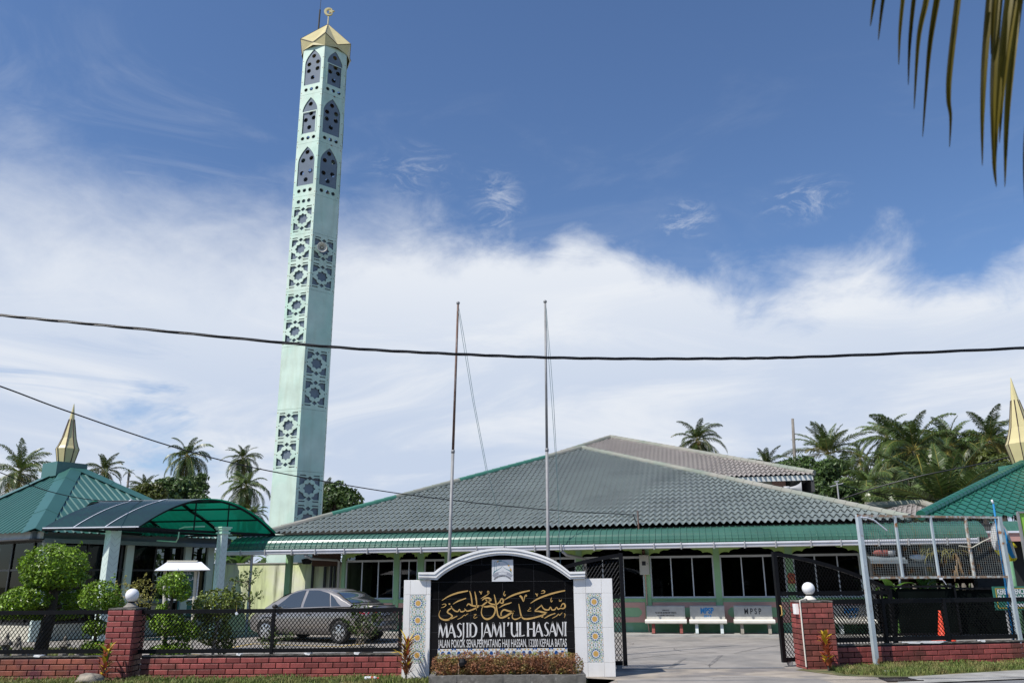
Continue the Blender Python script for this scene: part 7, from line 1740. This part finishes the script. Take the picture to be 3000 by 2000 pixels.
pc = gr(1054, 1920); pc.y = 18.6; pc.x = at(1054, 1900, 18.6).x; b = MB(); b.smooth = True; b.lathe([(.20, .0), (.26, .12), (.30, .27), (.33, .30), (.33, .34), (.28, .34), (.27, .28), (.02, .28)], pc, 20); b.build('pot', G['ornament_stone'], pt_)
st_ = MB(); rn = random.Random(2)
for i in range(16): a = at(1052 + rn.uniform(-10, 10), 1885, 18.6); q = at(1062 + rn.uniform(-45, 45), 1830 + rn.uniform(-25, 25), 18.6); st_.tube([a, (a + q) / 2 + Vector((0, 0, .03)), q], [.008, .004], 4) if False else st_.tube([a, (a + q) / 2, q], [.009, .006, .003], 4)
st_.build('stems', G['bark_pale'], pt_)
# croton clumps at the wall foot
def croton(label, base, h, n, seed, cols, w=.05, ln=.16, spread=.7):
    rn = random.Random(seed); t = thing('croton_plant', label, 'plant', Vector(base)[:]); bs = [MB() for _ in cols]; sm_ = MB()
    for s in range(3): 
        a = rn.uniform(0, 6.28); sm_.tube([Vector(base), Vector(base) + Vector((math.cos(a) * .03, math.sin(a) * .03, h * .5)), Vector(base) + Vector((math.cos(a) * .05, math.sin(a) * .05, h * .9))], [.012, .010, .006], 6)
    for i in range(n):
        u = i / n; z = h * (.12 + .85 * u); a = i * 2.4 + rn.uniform(-.3, .3); k = min(len(cols) - 1, int(rn.random() ** (1.6 - u) * len(cols)))
        leaf_blade(bs[k], Vector(base) + Vector((math.cos(a) * .03, math.sin(a) * .03, z)), (math.cos(a), math.sin(a), 0), ln * rn.uniform(.7, 1.2), w * rn.uniform(.8, 1.2), rn.uniform(.4, 1.4) * spread, rn.uniform(.5, 1.3), 5)
    sm_.build('stem', G['bark'], t)
    for bb, c in zip(bs, cols): 
        if bb.v: bb.build('leaves', G[c], t)
p = gr(300, 2004); croton('red and yellow croton growing against the left brick pillar', (at(303, 1990, 15.55).x, 15.55, 0), .62, 34, 31, ['croton_red', 'croton_yellow', 'leaf_topiary'], .06, .17)
croton('bright yellow topped croton in front of the right brick pillar', (at(2426, 1945, 16.35).x, 16.35, 0), .66, 52, 32, ['croton_red', 'croton_yellow', 'croton_red'], .075, .16)
croton('brown spiky cordyline beside the white left sign pillar', (at(1190, 1985, 15.4).x, 15.4, 0), .68, 80, 33, ['croton_brown', 'croton_brown', 'croton_red', 'croton_yellow'], .035, .24, .5)
rk = thing('rock', 'pale rough boulder lying on the verge left of the croton', 'rock', gr(262, 1998)[:]); b = MB(); b.smooth = True; V = []
for i in range(9):
    for j in range(16):
        d = Vector((math.sin(math.pi * i / 8) * math.cos(6.283 * j / 16), math.sin(math.pi * i / 8) * math.sin(6.283 * j / 16), math.cos(math.pi * i / 8))); q = 1 + .45 * noise.noise(d * 1.9 + Vector((4, 2, 1))); V.append(Vector((at(262, 1995, 15.35).x, 15.35, .05)) + Vector((d.x * .23, d.y * .16, d.z * .125)) * q)
b.add(V, [(i * 16 + j, i * 16 + (j + 1) % 16, (i + 1) * 16 + (j + 1) % 16, (i + 1) * 16 + j) for i in range(8) for j in range(16)]); b.build('stone', G['stone'], rk)
def ornament(label, px_, base_y, top_y, Y, prof, m='ornament_stone'):
    c = at(px_, base_y, Y); c.z = 0; H_ = at(px_, top_y, Y).z; t = thing('stone_ornament', label, 'garden ornament', c[:])
    b = MB(); b.lathe([(r, z * H_) for r, z in prof], c, 10); b.build('carved_stone', G[m], t)
LAN = [(.10, 0), (.10, .08), (.06, .12), (.05, .40), (.09, .44), (.09, .50), (.065, .52), (.065, .66), (.12, .70), (.10, .76), (.03, .84), (.035, .92), (.005, 1.0)]
TOR = [(.08, 0), (.085, .15), (.10, .18), (.06, .30), (.09, .34), (.10, .42), (.06, .46), (.08, .55), (.10, .60), (.06, .70), (.07, .80), (.04, .86), (.045, .94), (.01, 1.0)]
ornament('tall dark stone garden lantern at left picture edge', 12, 1928, 1850, 17.0, LAN)
ornament('stone totem ornament beside the left edge lantern', 46, 1928, 1860, 17.0, TOR)
ornament('short stone lantern between the totem and topiary trunk', 52, 1932, 1886, 16.7, [(.11, 0), (.10, .4), (.06, .5), (.12, .66), (.11, .72), (.05, .80), (.01, 1)])
ornament('white stone pedestal beside the topiary trunk foot', 80, 1928, 1905, 16.8, [(.12, 0), (.12, .2), (.06, .4), (.07, .8), (.10, 1.0)], 'concrete')
ornament('tall stone lantern standing alone right of the topiary trunk', 184, 1924, 1858, 17.3, LAN)
ornament('small pale stone lantern between tall lantern and small topiary', 231, 1926, 1884, 17.2, [(.09, 0), (.06, .2), (.05, .5), (.10, .56), (.08, .66), (.11, .72), (.05, .82), (.03, .92), (.005, 1)])
tg = thing('paper_tag', 'small white paper tag tied on the fence rail by a string', 'tag', at(692, 1790, 16.05)[:]); b = MB(); b.tube([at(693, 1770, 16.06), at(693, 1790, 16.06)], .004, 4); b.build('string', G['sign_yellow'], tg); b = MB(); b.poly([at(x, y, 16.05) for x, y in ((688, 1795), (694, 1790), (698, 1797), (695, 1801), (696, 1800), (690, 1800))]); b.build('slip', G['sheet_white'], tg)
bt = thing('plastic_bottle', 'crushed clear plastic bottle with red cap lying on the grass', 'bottle', gr(1090, 1995)[:]); c = at(1068, 1992, 15.45); c.z = .04; Q = Matrix.Rotation(math.pi / 2, 3, 'Y')
b = MB(); b.smooth = True; b.lathe([(.03, 0), (.034, .02), (.030, .06), (.034, .10), (.034, .18), (.014, .22)], c, 12, T=Q); b.build('body', G['plastic_clear'], bt); b = MB(); b.lathe([(.016, .22), (.016, .25)], c, 10, T=Q); b.build('cap', G['plastic_red'], bt); b = MB(); b.lathe([(.0355, .11), (.0355, .16)], c, 12, T=Q); b.build('wrapper', G['croton_red'], bt)
lt = thing('drink_packet', 'flattened green and white drink packet on the right grass', 'litter', gr(2611, 1972)[:]); c = gr(2611, 1972); b = MB(); b.box(c.x - .10, c.y - .03, .03, c.x + .09, c.y + .03, .05); b.build('packet', G['sheet_white'], lt); b = MB(); b.box(c.x - .04, c.y - .032, .029, c.x + .03, c.y + .032, .052); b.build('print', G['poster_green'], lt)
dg = thing('drain_grate', 'dark iron drain grate set in the concrete pavement', 'drain grate', gr(2640, 1988)[:]); b = MB(); A_, B_, C_, D_ = gr(2575, 1985, .012), gr(2660, 1983, .012), gr(2705, 1992, .012), gr(2600, 1995, .012)
for i in range(14):
    u0, u1 = i / 14, (i + .62) / 14; b.quad(A_.lerp(B_, u0), A_.lerp(B_, u1), D_.lerp(C_, u1), D_.lerp(C_, u0))
b.bar(A_, B_, .03, .02); b.bar(D_, C_, .03, .02); b.build('grate_bars', G['drain_iron'], dg)

# ================================================================ PALMS AND TREES BEHIND
def frond_geo(mb, ribs, base, az_, el0, ln, droop, rn, npair=66, lw=.07, ll=1.0, sag=.9, wind=Vector((.25, .1, 0))):
    p = Vector(base); d = Vector((math.cos(az_), math.sin(az_), 0)); a = el0; n = 12; pts = [p.copy()]; tn = []
    for i in range(n):
        v = d * math.cos(a) + Vector((0, 0, math.sin(a))) + wind * (.35 * (i / n)); v.normalize(); tn.append(v); p = p + v * (ln / n); pts.append(p.copy()); a -= droop / n * (.5 + i / n)
    tn.append(tn[-1]); ribs.tube(pts, [.03 * ln / 4 * (1 - .85 * i / n) + .003 for i in range(n + 1)], 4)
    side = d.cross(Vector((0, 0, 1))).normalized(); tw = rn.uniform(-.5, .5)
    for i in range(npair):
        u = .12 + .88 * (i + rn.random() * .6) / npair; f = u * n; k = min(int(f), n - 1); g = f - k; q = pts[k].lerp(pts[k + 1], g); t = tn[k]
        upv = side.cross(t).normalized(); l = ll * (math.sin(math.pi * min(1, .18 + .80 * u)) ** .7) * rn.uniform(.8, 1.1) * ln / 4
        for s in (-1, 1):
            if rn.random() < .05: continue
            o = (side * s * (.85 + .1 * rn.random()) + t * (.55 + .5 * u) + upv * rn.uniform(.05, .35) + upv * tw * s * .5).normalized(); dn = Vector((0, 0, -1)) * sag + wind * .9
            m1 = q + o * l * .5 + dn * l * .06; e = q + o * l * .88 + dn * l * .34; wv = t.cross(o).cross(o).normalized() * (lw * .5 * ln / 4); wv = t * (lw * .5 * ln / 4)
            mb.add([q - wv * .6, q + wv * .6, m1 + wv, m1 - wv, e], [(0, 1, 2, 3), (3, 2, 4)])
def palm_set(seed, nf, ln, el_lo, el_hi, droop, sag=.9, nuts=6, wind=Vector((.25, .1, 0))):
    rn = random.Random(seed); g, o, r, c = MB(), MB(), MB(), MB()
    for i in range(nf):
        u = i / (nf - 1); az_ = i * 2.39996 + rn.uniform(-.25, .25); e = el_hi + (el_lo - el_hi) * u ** .9 + rn.uniform(-.12, .12); old = u > .86
        frond_geo(o if old else g, r, (0, 0, 0), az_, e, ln * rn.uniform(.82, 1.08) * (.8 + .3 * min(1, u * 2)), droop * (.7 + .6 * u) * rn.uniform(.85, 1.2), rn, sag=sag, wind=wind)
    for i in range(nuts): a = rn.uniform(0, 6.28); c.smooth = True; c.ball((math.cos(a) * .28, math.sin(a) * .28, -.30 - .18 * rn.random()), .15, 6)
    def me(b, m, nm):
        if not b.v: return None
        ob = b.build(nm, m); d = ob.data; bpy.data.objects.remove(ob); return d
    return [('crown', me(g, G['palm_leaf'], 'crown')), ('old_fronds', me(o, G['palm_leaf_old'], 'old_fronds')), ('frond_ribs', me(r, G['palm_rib'], 'frond_ribs')), ('coconuts', me(c, G['coconut'], 'coconuts'))]
PS = [palm_set(41, 30, 4.0, -1.0, 1.4, 1.7, sag=1.3), palm_set(42, 25, 4.0, -.6, 1.45, 1.5, sag=1.2, wind=Vector((.4, .1, 0))), palm_set(43, 32, 4.0, -1.15, 1.3, 1.9, sag=1.6), palm_set(44, 22, 4.4, .1, 1.5, 1.0, nuts=0), palm_set(45, 11, 3.0, .0, 1.3, 1.7, sag=1.3, nuts=0)]
def palm(label, px_, py_, wpx, Y, k, rz=0.0, trunk=True, foot=None, sz=1.0, group='palms'):
    c = at(px_, py_, Y); sc = pxr(wpx / 2, Y) / (3.5 if 'left' in group else 3.25); f = Vector((c.x, c.y, 0)) if foot is None else at(foot[0], foot[1], Y)
    if foot is not None:
        f = c + (f - c) * (c.z / (c.z - f.z))
    t = thing('coconut_palm', label, 'palm tree', f[:], group)
    if trunk:
        b = MB(); b.smooth = True; n = 10; b.tube([f.lerp(c, i / n) + Vector((.25 * math.sin(i / n * 3.14) * sc, 0, 0)) for i in range(n + 1)], [.22 * (1 - .45 * i / n) * max(.8, sc) for i in range(n + 1)], 9); b.build('trunk', G['palm_trunk'], t)
    for nm, d in PS[k]:
        if d is None: continue
        o = bpy.data.objects.new(nm, d); COL.objects.link(o); o.parent = t; o.location = c - f; o.rotation_euler = (0, 0, rz); o.scale = (sc, sc, sc * sz)
    return t
GL_, GR_ = 'coconut palms beyond the left hall', 'coconut palms of the right grove'
palm('wind blown coconut palm left of the golden spire, at the left edge', 58, 1385, 185, 70, 1, .4, sz=1.25, group=GL_)
palm('coconut palm just right of the spire, above the corrugated roof', 305, 1378, 125, 80, 1, 1.4, group=GL_)
palm('tiny areca palm with drooping tuft beside the corrugated roof slope', 378, 1385, 48, 80, 4, .3, sz=1.1, group=GL_)
palm('half hidden coconut palm poking over the dense round tree', 425, 1430, 105, 84, 1, 2.2, group=GL_)
palm('tall full coconut palm with leaning grey trunk, above the canopy', 548, 1338, 150, 80, 2, .7, foot=(537, 1440), sz=1.25, group=GL_)
palm('slim tall coconut palm with long bare trunk left of the minaret', 712, 1342, 118, 85, 0, 2.1, foot=(698, 1490), group=GL_)
palm('drooping coconut palm below the slim tall one, left of minaret', 722, 1425, 150, 80, 2, 3.3, sz=1.1, group=GL_)
palm('low dark coconut palm between the canopy end and minaret base', 742, 1505, 90, 78, 0, 1.0, group=GL_)
palm('young upright coconut palm right behind the minaret foot', 950, 1455, 110, 62, 3, .4, group=GL_)
palm('lone coconut palm above the brown upper roof', 2043, 1290, 150, 75, 0, .2, sz=1.2, group=GR_)
palm('small pale coconut palm left of the bare dead trunk', 2246, 1365, 130, 70, 1, 1.0, group=GR_)
palm('upright spiky coconut palm right of the bare dead trunk', 2425, 1330, 180, 62, 3, 2.0, sz=1.05, group=GR_)
palm('thin coconut palm sunk between two bigger crowns', 2520, 1345, 110, 68, 1, 1.7, group=GR_)
palm('tall coconut palm with orange nuts on the left of the grove peak', 2598, 1283, 175, 60, 0, .9, sz=1.15, group=GR_)
palm('biggest coconut palm with nut clusters in the grove middle', 2676, 1320, 290, 52, 0, 2.6, foot=(2692, 1420), sz=1.15, group=GR_)
palm('broad low coconut palm in front of the mango tree', 2545, 1425, 250, 47, 2, .5, group=GR_)
palm('ragged coconut palm right of the grove peak', 2785, 1305, 190, 60, 1, 2.9, sz=1.1, group=GR_)
palm('huge upright frond palm rising behind the emerald roof hip', 2775, 1500, 400, 38, 3, 1.2, sz=.95, group=GR_)
palm('coconut palm left of the right gold spire, topmost at the edge', 2898, 1290, 200, 58, 1, .1, sz=1.1, group=GR_)
palm('yellowing low coconut palm hugging the emerald hip ridge', 2860, 1440, 200, 46, 2, 2.2, group=GR_)
palm('low coconut palm behind the small annexe roof', 2640, 1500, 220, 43, 2, 1.9, group=GR_)
palm('background coconut palm filling the grove behind the biggest one', 2735, 1390, 240, 66, 0, 4.1, group=GR_)
palm('slender coconut palm between the grove peak and biggest palm', 2640, 1335, 150, 64, 0, 5.0, group=GR_)
palm('short coconut palm with long outer fronds beside the mango tree', 2480, 1405, 190, 56, 1, 3.6, group=GR_)
dt = thing('dead_palm_trunk', 'bare headless palm trunk standing above the mango tree', 'tree', at(2330, 1400, 60)[:])
b = MB(); b.smooth = True; f0, f1, f2 = at(2331, 1420, 60), at(2328, 1340, 60), at(2322, 1226, 60); b.tube([Vector((f0.x, 60, 0)), f0, f1, f2], [.16, .14, .125, .10], 8); b.build('trunk', G['palm_trunk'], dt)
def leafy_tree(label, px_, py_, rx, ry, Y, leaf, seed, ls=.28, n=5200, lumps=26, name='broadleaf_tree', asp=.5):
    rn = random.Random(seed); c = at(px_, py_, Y); R_ = (pxr(rx, Y), pxr(rx, Y) * .8, pxr(ry, Y)); t = thing(name, label, 'tree', (c.x, c.y, 0))
    b = MB(); b.smooth = True; b.tube([(c.x, c.y, 0), (c.x + .1, c.y, c.z * .5), (c.x, c.y, c.z)], [.3, .22, .12], 8); m = MB(); dens = int(n / lumps)
    for i in range(lumps):
        d = Vector((rn.gauss(0, 1), rn.gauss(0, 1), rn.gauss(0, 1) + .25)).normalized(); k = rn.uniform(.45, .86); q = c + Vector((d.x * R_[0], d.y * R_[1], d.z * R_[2])) * k; r_ = min(R_) * rn.uniform(.30, .46)
        b.tube([(c.x, c.y, c.z * .75), c.lerp(q, .5) - Vector((0, 0, .1)), q], [.10, .06, .02], 5)
        leafball(m, q, (r_ * 1.15, r_ * 1.1, r_ * .9), dens, ls, rn, shell=.6, up=.5, asp=asp)
    b.build('trunk', G['bark'], t); m.build('crown', G[leaf], t); return t
leafy_tree('dense round mango tree left of the tall palm, above the canopy', 510, 1455, 95, 55, 62, 'leaf_dark', 51, .34, 6500)
leafy_tree('yellow green bushy tree behind the corrugated roof slope', 430, 1452, 55, 40, 58, 'leaf_olive', 52, .30, 3500)
leafy_tree('feathery tree behind the tall palm trunk', 575, 1430, 42, 45, 66, 'leaf_dark', 53, .24, 2600)
leafy_tree('bushy mango tree right of the minaret foot', 985, 1472, 62, 55, 55, 'leaf_dark', 54, .30, 4200)
leafy_tree('glossy mango tree in front of the palms, right of upper roof', 2375, 1405, 105, 75, 52, 'leaf_dark', 55, .36, 7500, 34, asp=.34)
leafy_tree('lower mango branches behind the roof antenna', 2440, 1462, 80, 50, 46, 'leaf_dark', 56, .30, 3800, asp=.34)
leafy_tree('yellowish broadleaf tree left of the right spire base', 2915, 1395, 62, 80, 44, 'leaf_olive', 57, .32, 5200, 30, asp=.4)
leafy_tree('yellowish low tree touching the emerald ridge', 2870, 1450, 50, 45, 42, 'leaf_olive', 58, .30, 3000, asp=.4)
leafy_tree('dark tall tree behind the grove palms', 2735, 1360, 120, 100, 78, 'leaf_dark', 59, .45, 6500, 34)
leafy_tree('dark tree behind the topmost edge palm', 2880, 1345, 85, 75, 76, 'leaf_dark', 60, .45, 4200)
leafy_tree('dark tree filling the low gap behind the biggest palm', 2620, 1450, 140, 70, 70, 'leaf_dark', 61, .45, 5200)
leafy_tree('dark shrubbery tree behind the boundary wall and banana', 690, 1600, 70, 45, 42, 'leaf_dark', 62, .28, 2600)
leafy_tree('dark tree behind the right veranda, seen through the mesh', 2990, 1680, 45, 60, 30, 'leaf_dark', 63, .2, 2600)
o = MB(); rn = random.Random(77)
for i in range(70):
    x = -75 + 150 * i / 69; leafball(o, (x, 92 + rn.uniform(-3, 3), 2.4), (2.2, 2, 2.6 + rn.uniform(-.6, .8)), 150, .8, rn)
tag(o.build('far_treeline', G['leaf_dark']), 'far dark tree belt behind the buildings', 'trees', kind='stuff')

o = MB(); rn = random.Random(78)  # unseen tree row behind the camera, added to darken reflections in glass and granite
for i in range(60):
    x = -95 + 190 * i / 59; hh = rn.uniform(3.2, 5.4); leafball(o, (x, -27 + rn.uniform(-2, 2), hh * .9), (2.6, 2.2, hh), 420, 1.3, rn); leafball(o, (x + 1.5, -31, 3.0), (2.6, 1.5, 3.6), 260, 1.5, rn)
tag(o.build('added_treeline', G['leaf_dark']), 'unseen tree belt added behind the camera to darken reflections in the panes', 'trees', kind='stuff')

# ================================================================ OVERHANGING FROND CLOSE TO THE CAMERA
FT = thing('overhanging_palm_frond', 'blurred palm frond tip hanging into the top right of the picture', 'palm frond', at(2800, -200, 2.3)[:]); YF2 = 2.3
def OV(x, y, d=0): return at(x, y, YF2 + d)
lv = MB(); LV = [[(2572, -60), (2561, 0), (2550, 78)], [(2603, -70), (2587, 0), (2573, 119)], [(2655, -80), (2645, 0), (2636, 100), (2633, 190)], [(2690, -90), (2677, 0), (2665, 130), (2661, 250)], [(2728, -100), (2714, 0), (2691, 115), (2678, 320)], [(2766, -110), (2745, 0), (2722, 153), (2703, 402)],
     [(2822, -120), (2806, 0), (2783, 200), (2779, 290), (2785, 345), (2782, 432)], [(2915, -130), (2900, 0), (2884, 190), (2878, 345), (2878, 486)], [(2945, -130), (2926, 0), (2911, 230), (2909, 380), (2911, 510)], [(2980, -140), (2956, 0), (2925, 268), (2913, 460), (2919, 548)], [(3005, -140), (2984, 0), (2952, 306), (2944, 548)], [(2930, -130), (2913, 0), (2903, 160)], [(3075, -150), (3050, 100), (3008, 400), (3003, 600)], [(2998, -140), (2972, 0), (2940, 240), (2928, 420)]]
W_ = [11, 11, 11, 12, 17, 18, 17, 21, 22, 24, 26, 16, 26, 20]
for P_, w in zip(LV, W_):
    Q = catmull([(x, y, 0) for x, y in P_], 8); n = len(Q); V = []
    for i, (x, y, _) in enumerate(Q):
        u = i / (n - 1); ww = w * (1 - u ** 2.2) * .55 + .8; dd = .05 * math.sin(u * 2 + w)
        V += [OV(x - ww, y, dd), OV(x, y, dd + .012), OV(x + ww, y, dd)]
    lv.add(V, [f for i in range(n - 1) for f in ((3 * i, 3 * i + 1, 3 * i + 4, 3 * i + 3), (3 * i + 1, 3 * i + 2, 3 * i + 5, 3 * i + 4))])
mat('frond_leaf', (0.105, 0.085, 0.012), 0.4, var=.2, vscale=8, island=.4, trans=.35); lv.build('leaflets', G['frond_leaf'], FT)
rc = MB(); rc.smooth = True; rc.tube([OV(2545, -40), OV(2650, -78), OV(2800, -118), OV(2960, -135), OV(3120, -150), OV(3300, -155)], [.004, .007, .010, .013, .016, .018], 8); rc.build('rachis', G['palm_rib'], FT)
